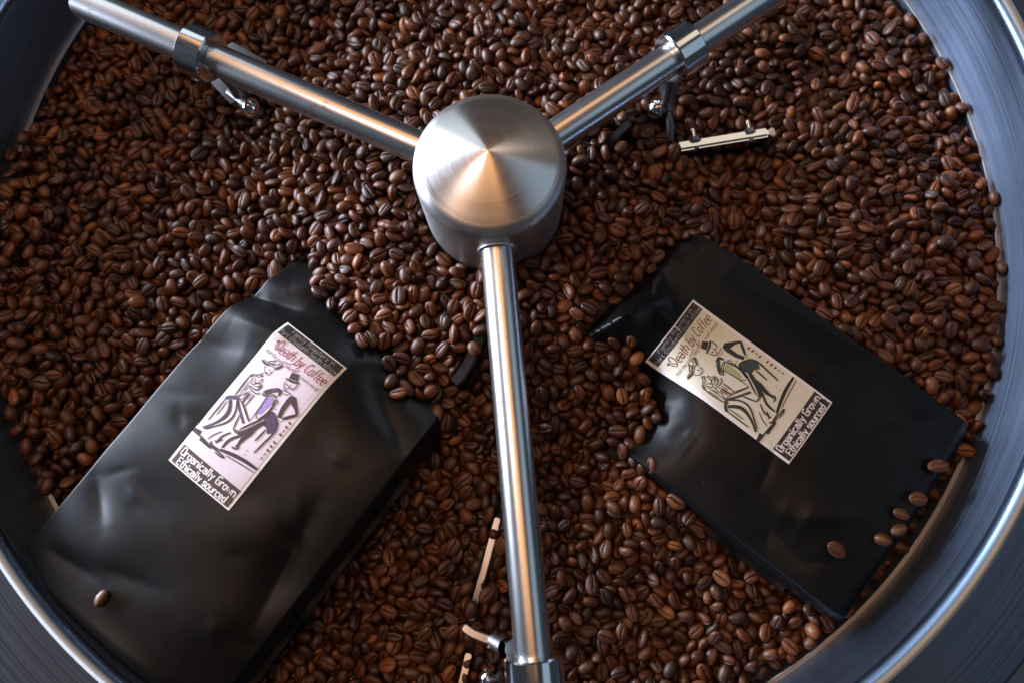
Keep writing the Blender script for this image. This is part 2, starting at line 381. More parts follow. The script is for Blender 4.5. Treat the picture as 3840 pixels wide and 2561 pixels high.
def bag_fin(b, side, va, vb, parent, wd=.0036):
    n = 40; vv = np.linspace(va, vb, n); V = []
    for lift in (0, -.0007):
        for k, wdt in enumerate((-.0015, wd)):
            u = b.uc + side * b.half(vv); P = b.world(u, vv); off = side * wdt
            P[:, 0] += off * math.cos(b.a); P[:, 1] += off * math.sin(b.a)
            P[:, 2] = b.ze + .0022 + lift + (.0012 if k else 0) + .0009 * np.sin(vv * 90 + side) + .0005 * np.sin(vv * 230) - (.0022 if k else 0) + b.sag * vv / .1
            V.append(P)
    V = np.vstack(V); Fc = []
    for j in range(n - 1):
        Fc += [(j, j + 1, n + j + 1, n + j), (2 * n + j, 3 * n + j, 3 * n + j + 1, 2 * n + j + 1), (n + j, n + j + 1, 3 * n + j + 1, 3 * n + j)]
    o = mesh('seal_fin', V, Fc, M_bag, parent, True, None, 40); weld(o); return o

# --- label print: strokes traced in 0.1 mm on the label
STROKES = [('s','k',4.1,1,[(-179,243),(-169,254),(-146,258),(-122,256),(-95,269),(-78,288),(-56,295),(-55,281),(-69,259),(-81,246),(-83,259),(-108,253),(-129,240),(-149,237),(-167,239),(-179,242)]),
('s','k',9.7,1,[(-170,243),(-154,244),(-133,244)]),
('s','k',6.5,1,[(-80,258),(-68,277),(-58,290)]),
('s','k',4.9,1,[(-137,255),(-136,266),(-123,278),(-109,279),(-107,292),(-118,288)]),
('s','k',4.9,1,[(-132,249),(-117,264),(-100,272)]),
('s','k',2.8,1,[(-143,234),(-132,214),(-113,202),(-88,198),(-80,221),(-84,245)]),
('s','k',5.3,1,[(-106,229),(-101,228)]),
('s','k',2.4,1,[(-103,213),(-94,215),(-85,219)]),
('s','k',2.4,1,[(-112,207),(-99,204)]),
('s','k',3.7,1,[(-87,224),(-86,228)]),
('s','p',4.1,1,[(-132,224),(-131,230)]),
('s','k',4.1,1,[(-119,197),(-129,182),(-124,169),(-110,174),(-113,186),(-127,180)]),
('s','k',3.7,1,[(-129,175),(-143,170),(-141,157),(-125,157),(-123,169)]),
('s','k',4.5,1,[(-146,163),(-160,157),(-170,147),(-174,135),(-167,131),(-159,147),(-141,157)]),
('s','k',3.7,1,[(-150,142),(-126,140),(-132,121),(-113,125),(-102,144),(-106,166),(-94,164),(-93,140),(-80,139)]),
('s','k',4.1,1,[(-147,132),(-141,105),(-121,109),(-112,131),(-87,134),(-93,114),(-116,103)]),
('s','k',6.5,1,[(-115,92),(-86,94),(-76,115),(-76,134)]),
('s','k',3.7,1,[(-99,109),(-82,122),(-82,137)]),
('s','k',3.2,1,[(-132,101),(-127,80),(-114,94)]),
('s','k',4.9,1,[(-119,80),(-88,77),(-66,81)]),
('s','k',2.8,1,[(-75,81),(-59,89),(-54,96)]),
('s','k',2.4,1,[(-69,88),(-62,98)]),
('s','k',6.1,1,[(-173,134),(-174,92),(-171,40),(-167,-4)]),
('s','k',3.2,1,[(-151,136),(-152,92),(-147,39),(-152,5)]),
('s','k',2.4,1,[(-165,108),(-164,68),(-158,28)]),
('s','k',3.7,1,[(-156,-1),(-135,27),(-111,71)]),
('s','k',2.8,1,[(-132,96),(-134,59),(-133,39)]),
('s','k',2.8,1,[(-145,92),(-143,57)]),
('s','k',8.1,1,[(-107,57),(-107,22),(-103,-6)]),
('s','k',5.7,1,[(-79,68),(-78,33),(-80,-9)]),
('s','k',4.1,1,[(-118,50),(-118,8)]),
('s','k',3.2,1,[(-95,66),(-94,26)]),
('s','d',15.4,1,[(-197,-40),(-179,-19),(-153,-8)]),
('s','d',8.1,1,[(-159,-22),(-158,0)]),
('s','k',6.1,1,[(-199,-41),(-197,-96),(-198,-154),(-197,-195)]),
('s','k',4.9,1,[(-181,-49),(-178,-98),(-178,-146)]),
('s','d',12.2,1,[(-172,-36),(-144,-73),(-133,-111),(-141,-161),(-162,-203),(-190,-243)]),
('s','k',10.6,1,[(-167,-33),(-135,-72),(-125,-106),(-133,-150),(-161,-197)]),
('s','k',8.9,1,[(-139,-12),(-101,-62),(-91,-112),(-106,-154),(-142,-199),(-174,-242)]),
('s','d',11.4,1,[(-145,-3),(-99,-39),(-60,-63),(-23,-87)]),
('s','k',4.9,1,[(-146,9),(-84,-18),(-37,-45),(-3,-64)]),
('s','k',3.7,1,[(-97,-2),(-48,-33),(-6,-59)]),
('s','k',6.9,1,[(-69,-69),(-57,-112),(-47,-146)]),
('s','k',5.7,1,[(-47,-146),(-28,-153),(-6,-153)]),
('s','k',3.7,1,[(-36,-143),(-16,-144)]),
('s','k',4.9,1,[(-87,-195),(-113,-233),(-125,-276)]),
('s','k',8.1,1,[(-45,-173),(-73,-218),(-72,-265)]),
('s','k',12.2,1,[(17,-144),(-25,-203),(-28,-261)]),
('s','k',7.3,1,[(-57,-228),(-75,-257),(-85,-259)]),
('f','k',0.0,1,[(12,293),(52,309),(72,275),(20,259)]),
('s','k',10.6,1,[(9,248),(34,253),(61,260),(80,272)]),
('s','k',4.1,1,[(16,236),(21,212),(32,199),(50,205)]),
('s','k',4.9,1,[(81,269),(86,244),(77,216)]),
('s','k',5.7,1,[(32,225),(38,224)]),
('s','k',3.2,1,[(50,236),(55,223),(48,205)]),
('s','k',4.1,1,[(51,218),(71,223)]),
('s','k',3.2,1,[(31,188),(59,193),(87,199)]),
('s','k',2.8,1,[(45,178),(67,173),(84,197)]),
('s','k',2.4,1,[(39,192),(56,197)]),
('s','k',5.7,1,[(7,178),(-18,155),(-44,124),(-42,100),(-31,96),(-2,119),(36,135)]),
('s','d',13.8,1,[(-35,118),(-10,146),(16,167)]),
('s','k',12.2,1,[(7,174),(32,177),(37,150)]),
('s','k',4.9,1,[(-30,106),(-4,133),(31,138)]),
('f','k',0.0,1,[(94,195),(123,199),(151,175),(192,138),(185,123),(162,142),(118,156),(119,100),(130,58),(109,52),(93,102),(88,159)]),
('s','k',14.6,1,[(190,127),(166,95),(145,66)]),
('s','k',2.4,1,[(124,56),(129,65),(144,62),(149,51),(142,41),(128,48)]),
('s','k',2.8,1,[(34,129),(54,124),(63,106),(51,90)]),
('s','k',2.4,1,[(51,71),(65,79),(85,81)]),
('s','k',2.4,1,[(48,125),(55,110)]),
('f','p',0.0,1,[(-13,105),(24,121),(38,92),(25,5),(-1,-5)]),
('s','k',10.6,1,[(36,121),(53,82),(51,25),(33,-22)]),
('s','k',3.7,1,[(-13,105),(-1,-4),(-3,-62)]),
('s','k',3.7,1,[(-1,-4),(21,-24)]),
('f','d',0.0,1,[(52,37),(68,59),(92,55),(121,35),(150,-9),(143,-36),(125,-55),(100,-31),(66,-31)]),
('s','k',5.7,1,[(51,39),(67,59),(93,56),(133,29),(156,-16)]),
('s','k',9.7,1,[(63,43),(44,-17),(14,-72),(-11,-120)]),
('s','k',23.6,1,[(68,-20),(43,-80),(19,-124),(-2,-144)]),
('s','k',4.1,1,[(-10,-122),(-17,-147)]),
('s','k',21.9,1,[(51,-63),(48,-112),(35,-148),(34,-180)]),
('s','k',12.2,1,[(30,-162),(36,-201)]),
('s','k',8.9,1,[(16,-227),(37,-225),(46,-212)]),
('s','k',5.7,1,[(27,-211),(46,-207)]),
('s','k',8.1,1,[(97,-122),(101,-83),(104,-42)]),
('s','k',8.9,1,[(136,-175),(144,-107),(156,-16),(135,31)]),
('s','k',7.2,1,[(-222,-292),(-157,-290),(-85,-297)]),
('s','k',14.4,1,[(-158,-301),(-81,-301)]),
('s','k',7.2,1,[(-85,-297),(-32,-294),(26,-297),(0,-307),(-41,-306)]),
('s','k',8.6,1,[(-99,-275),(-94,-290),(-22,-282)]),
('s','k',17.2,1,[(-24,-277),(46,-256),(123,-241),(203,-237)]),
('s','k',4.3,1,[(19,-283),(117,-269),(204,-260)]),
('s','k',18.7,1,[(-223,-284),(-189,-277)]),
('s','r',8.9,0,[(183,70),(195,66)]),
('s','r',8.9,0,[(183,42),(195,38)]),
('s','r',8.9,0,[(182,-10),(194,-14)]),
('s','r',8.9,0,[(184,-63),(196,-67)]),
('s','r',8.9,0,[(183,-91),(195,-95)]),
('s','r',8.9,0,[(183,-119),(195,-123)]),
('s','r',4.9,0,[(190,22),(189,7)]),
('s','r',4.9,0,[(189,-140),(188,-155)]),
('s','r',4.9,0,[(189,-167),(188,-182)]),
('s','g',2.8,1,[(89,-198),(98,-189)]),
('s','g',2.8,1,[(93,-221),(102,-212)])]
GLYPH = {  # polylines on a grid: x to the right, baseline 0, x height 6, cap height 10
 'a': (5, ['0,6 4,6 5,5 5,0', '5,3.4 1,3.4 0,2.6 0,.8 .8,0 4,0 5,1']), 'b': (5, ['0,10 0,0', '0,.4 4,0 5,1 5,5 4,6 0,5.6']), 'c': (4.4, ['4.4,6 1,6 0,5 0,1 1,0 4.4,0']),
 'd': (5, ['5,10 5,0', '5,.4 1,0 0,1 0,5 1,6 5,5.6']), 'e': (5, ['0,3 5,3 5,5 4,6 1,6 0,5 0,1 1,0 4.6,0']), 'f': (3.4, ['3.6,10 2,10 1.3,9 1.3,0', '0,6 3.2,6']),
 'g': (5, ['5,6 5,-2 4,-3 .6,-3', '5,5.6 1,6 0,5 0,1 1,0 5,.6']), 'h': (5, ['0,10 0,0', '0,5.4 1,6 4,6 5,5 5,0']), 'i': (1, ['.5,6 .5,0', '.5,8.2 .5,9']),
 'l': (1.2, ['.5,10 .5,0']), 'm': (7, ['0,6 0,0', '0,6 3,6 3.5,5 3.5,0', '3.5,6 6.4,6 7,5 7,0']), 'n': (5, ['0,6 0,0', '0,6 4,6 5,5 5,0']), 'o': (5, ['1,0 0,1 0,5 1,6 4,6 5,5 5,1 4,0 1,0']),
 'r': (3.4, ['0,6 0,0', '0,5 1,6 3.6,6']), 's': (4.6, ['4.6,6 1,6 0,5.2 0,3.8 .8,3.1 4,2.9 4.7,2.2 4.7,.8 4,0 0,0']), 't': (3.4, ['1.2,9 1.2,1 2,0 3.6,0', '0,6 3.4,6']), 'u': (5, ['0,6 0,1 1,0 5,0', '5,6 5,0']),
 'w': (7, ['0,6 1.6,0 3.5,5 5.4,0 7,6']), 'y': (5, ['0,6 2.6,.4', '5,6 2.2,-1.6 1.2,-3']), 'z': (4.6, ['0,6 4.6,6 0,0 4.6,0']), 'v': (5, ['0,6 2.5,0 5,6']), "'": (1, ['.5,10 .5,8.4']),
 'F': (5, ['0,0 0,10 5,10', '0,5.4 4,5.4']), 'R': (5.4, ['0,0 0,10 4,10 5.2,9 5.2,6.4 4,5.3 0,5.3', '2.4,5.3 5.4,0']), 'P': (5.2, ['0,0 0,10 4,10 5.2,9 5.2,6 4,5 0,5']),
 'E': (5, ['5,10 0,10 0,0 5,0', '0,5.2 4,5.2']), 'S': (5.4, ['5.2,10 1,10 0,9 0,6.4 1,5.4 4.4,4.8 5.4,4 5.4,1 4.4,0 0,0']), 'A': (6, ['0,0 3,10 6,0', '1.2,3.6 4.8,3.6']),
 'C': (6, ['5.8,8.6 4.6,10 2.4,9.8 .6,7.6 0,4.4 .8,1.4 2.8,0 5.2,.8']), 'H': (6, ['0,0 .4,10', '5.4,10 5,0', '-1,4.6 5.4,5.6']), 'O': (5.4, ['1,0 0,1 0,9 1,10 4.4,10 5.4,9 5.4,1 4.4,0 1,0']),
 'G': (5.6, ['5.4,10 1,10 0,9 0,1 1,0 5.4,0 5.4,5 3,5']),
 'D': (9.5, ['-2.6,7.6 -3.4,6.6 -2.6,5.8 -1.2,6.8 -1.2,8.8 -.2,6 1.2,2.2 4,-.6 7.6,.2 9.4,3.6 8.8,7.6 6,10.6 3,10.4 2,7.6 3.2,4 6.2,1.4 8.6,1.6'])}
class Ribbons:
    """flat printed strokes laid on a bag's label"""
    def __init__(s): s.V, s.F = [], []
    def stroke(s, pts, w, smooth=1, taper=False):
        P = [np.array(p, float) for p in pts]
        for _ in range(2 if smooth else 0):
            if len(P) > 2:
                Q = [P[0]]
                for a, b in zip(P, P[1:]): Q += [a * .75 + b * .25, a * .25 + b * .75]
                P = Q + [P[-1]]
        R = [P[0]]
        for a, b in zip(P, P[1:]):
            n = max(1, int(np.hypot(*(b - a)) / 14)); R += [a + (b - a) * k / n for k in range(1, n + 1)]
        P = R; n0 = len(s.V); n = len(P); d0 = None
        for k, p in enumerate(P):
            t = P[min(k + 1, n - 1)] - P[max(k - 1, 0)]; L = np.hypot(*t); t = t / L if L > 1e-9 else np.array((1., 0))
            q = np.array((-t[1], t[0])); f = 1
            if taper: f = .55 + .45 * math.sin(PI * min(1, (k + .6) / n))
            ext = -t * w * .28 if k == 0 else (t * w * .28 if k == n - 1 else 0)
            s.V += [p + ext + q * w / 2 * f, p + ext - q * w / 2 * f]
        for k in range(n - 1): a = n0 + 2 * k; s.F.append((a, a + 1, a + 3, a + 2))
    def fill(s, pts):
        n0 = len(s.V); s.V += [np.array(p, float) for p in pts]
        for t in tessellate_polygon([[Vector((x, y, 0)) for x, y in pts]]): s.F.append(tuple(n0 + i for i in t))
    def rect(s, x0, y0, x1, y1, nx, ny, rag=None):
        n0 = len(s.V)
        for j in range(ny + 1):
            for i in range(nx + 1):
                x = x0 + (x1 - x0) * i / nx; y = y0 + (y1 - y0) * j / ny
                if rag and i == nx: x += rag * rnd.uniform(-1, 1)
                s.V.append(np.array((x, y)))
        s.F += grid_faces(nx + 1, ny + 1, n0)
    def text(s, txt, u0, u1, y, hgt, w, smooth=0, jit=0., slant=0., gap=2.0, wid=1., rise=0.):
        adv = sum((GLYPH[c][0] + gap) if c != ' ' else 4.2 for c in txt) - gap
        sx = (u1 - u0) / adv; sy = hgt / 10.; x = u0; r = random.Random(len(txt))
        for c in txt:
            if c == ' ': x += 4.2 * sx; continue
            a, ls = GLYPH[c]; dy = r.uniform(-jit, jit)
            for l in ls:
                pts = [tuple(float(k) for k in p.split(',')) for p in l.split(' ')]
                yb = y + dy + rise * (x - u0) / (u1 - u0)
                s.stroke([(x + px * sx + slant * py * sy, yb + py * sy) for px, py in pts], w, smooth)
            x += (a + gap) * sx
    def build(s, name, b, mat, parent, off):
        P = np.array(s.V) * 1e-4; W = b.world(P[:, 0], P[:, 1], off)
        fc = []
        for f in s.F:
            p = [P[i] for i in f]; ar = sum(p[i][0] * p[(i + 1) % len(p)][1] - p[(i + 1) % len(p)][0] * p[i][1] for i in range(len(p)))
            fc.append(f if ar > 0 else f[::-1])
        return mesh(name, W, fc, mat, parent, False)
def make_label(b, parent, pal):
    n, k = 25, 49
    R = Ribbons(); R.rect(-228, -500, 228, 500, n, k); lab = R.build('label', b, pal['paper'], parent, .00022)
    sm = lab.modifiers.new('t', 'SOLIDIFY'); sm.thickness = .0002; sm.offset = -1
    R = Ribbons(); R.rect(-206, -378, 207, 416, 14, 24, 2); R.build('picture_panel', b, pal['panel'], lab, .00032)
    R = Ribbons(); R.rect(-212, 420, 213, 492, 20, 4, 3); R.build('header_band', b, pal['band'], lab, .00034)
    R = Ribbons(); R.rect(-212, -492, 213, -380, 20, 6, 5); R.build('footer_band', b, pal['foot'], lab, .00034)
    R = Ribbons(); R.text('Family Roastery in', -152, 165, 463, 25, 2.5, 1, 1.5); R.text('Port Elizabeth South Africa', -208, 205, 429, 25, 2.5, 1, 1.2)
    R.build('header_lettering', b, H_ink, lab, .00046)
    R = Ribbons(); R.text('Organically Grown', -196, 200, -430, 43, 8.2, 0, 0, 0, 2.3); R.text('Ethically sourced', -180, 178, -484, 41, 8.2, 0, 0, 0, 2.3)
    R.build('footer_lettering', b, pal['white'], lab, .00046)
    R = Ribbons(); R.text('Death by Coffee', -172, 196, 338, 62, 5.2, 1, 2.5, .18, 2.0); R.stroke([(-20, 335), (-34, 318), (-70, 316)], 4, 1); R.stroke([(40, 330), (22, 312), (-2, 310)], 4, 1)
    R.build('title_lettering', b, pal['red'], lab, .00046)
    R = Ribbons(); R.text("Hold the sugar baby you're sweet enough", -196, 196, 297, 20, 2.6, 1, 1.2, .2, 2.0); R.build('motto_lettering', b, pal['grey'], lab, .00046)
    for key, nm in (('p', 'tinted_drawing'), ('d', 'shaded_drawing'), ('k', 'ink_drawing'), ('r', 'dotted_line'), ('g', 'faint_marks')):
        R = Ribbons()
        for kd, c, w, smf, pts in STROKES:
            if c != key: continue
            if kd == 'f': R.fill(pts)
            else: R.stroke(pts, w * 1.2 + .4, smf, key == 'k' and len(pts) > 2)
        if R.V: R.build(nm, b, pal[key], lab, {'p': .00040, 'd': .00046, 'k': .00052, 'r': .00052, 'g': .00052}[key])
    return lab
W_ink = ink('white lettering', (.66, .60, .58)); H_ink = ink('chalky lettering', (.34, .31, .30))
PAL = [dict(paper=paper('label paper warm', (.86, .80, .72), (.90, .86, .80)), panel=paper('pink panel', (.74, .63, .70), (.82, .73, .76), 34), band=ink('black band', (.020, .016, .016)), foot=ink('brown footer band', (.050, .026, .022)),
            white=W_ink, red=ink('dark red lettering', (.20, .022, .030)), grey=ink('grey lettering', (.21, .17, .16)), k=ink('plum ink', (.030, .018, .024)), d=ink('violet ink', (.050, .032, .075)),
            p=ink('violet wash', (.26, .19, .42)), r=ink('maroon marks', (.12, .03, .03)), g=ink('faint marks', (.30, .22, .22))),
       dict(paper=paper('label paper pale', (.86, .84, .83), (.90, .88, .87)), panel=paper('straw panel', (.76, .74, .54), (.82, .79, .70), 26), band=ink('dark band', (.024, .020, .022)), foot=ink('aubergine footer band', (.022, .018, .026)),
            white=W_ink, red=ink('wine lettering', (.13, .028, .035)), grey=ink('olive grey lettering', (.24, .21, .15)), k=ink('dark ink', (.014, .018, .018)), d=ink('green ink', (.026, .050, .045)),
            p=ink('green wash', (.33, .36, .18)), r=ink('russet marks', (.14, .05, .03)), g=ink('pale marks', (.40, .36, .26)))]
BLAB = ['black coffee bag on the left with pink label, wide end towards the rim', 'black coffee bag on the right with yellowish label, loose beans on its end']
for b, pal, lb in zip(BAGS, PAL, BLAB):
    bo = tag(empty('coffee_bag'), lb, 'coffee bag', 'black bags of coffee lying on the beans')
    bag_body(b, bo)
    bag_fin(b, -1, b.v0 + .035, .035, bo); bag_fin(b, 1, b.v0 + .03, .02, bo)
    lo = make_label(b, bo, pal)
    lo['label'] = 'pink illustrated paper label' if b is BAGS[0] else 'yellowish illustrated paper label'

#BEANS
# ------------------------------------------------------------------ coffee beans
def bean_shape(seed, hull=False):
    """one roasted bean, about 1 long, flat face with its crease towards +z; returns verts, faces, crease mask"""
    r = random.Random(seed)
    L, Wd, Hh = 1.0, r.uniform(.66, .82), r.uniform(.29, .37)   # length, width, dome height
    fl = r.uniform(.13, .18)                                     # bulge of the creased face
    bend = r.uniform(-.10, .10); gw = r.uniform(.045, .075); gd = r.uniform(.11, .16); sk = r.uniform(-.05, .05)
    if seed == 12: Wd, Hh, fl = .66, .40, .24
    ring = [(0, 'g'), (.085, 'f'), (.20, 'f'), (.48, 'f'), (.78, 'f'), (.97, 'e'), (.90, 'd'), (.55, 'd'), (0, 'd'), (-.55, 'd'), (-.90, 'd'), (-.97, 'e'), (-.78, 'f'), (-.48, 'f'), (-.20, 'f'), (-.085, 'f')]
    ts = [-.94, -.80, -.58, -.30, 0, .30, .58, .80, .94]
    V = [(-.5 * L, 0, 0)]; C = [0.]
    for t in ts:
        q = (1 - abs(t) ** 2.25) ** .5; yo = bend * math.sin(PI * t) + .035 * math.sin(6.5 * t + seed); lump = 1 + sk * t
        for y, k in ring:
            yy = y * Wd / 2 * q * lump
            if k == 'd': z = -Hh * (max(0, 1 - (y / 1.0) ** 2)) ** .5 * q ** .9
            elif k == 'e': z = .0
            else: z = fl * (1 - abs(y) ** 2.4) * q
            c = 0.
            if k == 'g': z -= gd * q ** .5 * (1.1 if abs(t) < .9 else .6); c = 1.; yy += yo * q * .5
            elif abs(y) < .1: z -= .022; yy += yo * q * .5; c = .55
            elif abs(y) < .25: yy += yo * q * .3
            n = .016 * math.sin(9 * t + 5 * y + seed * 2.1) * (.4 + .6 * math.sin(seed + 3 * t) ** 2) * (1 if k != 'g' else 0)
            V.append((t * .5 * L, yy, z + n)); C.append(c)
    V.append((.5 * L, 0, 0)); C.append(0.)
    n = len(ring); Fc = []
    for j in range(len(ts) - 1):
        for i in range(n):
            a = 1 + j * n + i; b = 1 + j * n + (i + 1) % n; Fc.append((a, b, b + n, a + n))
    for i in range(n):
        Fc.append((0, 1 + (i + 1) % n, 1 + i)); a = 1 + (len(ts) - 1) * n
        Fc.append((len(V) - 1, a + i, a + (i + 1) % n))
    return V, Fc, C

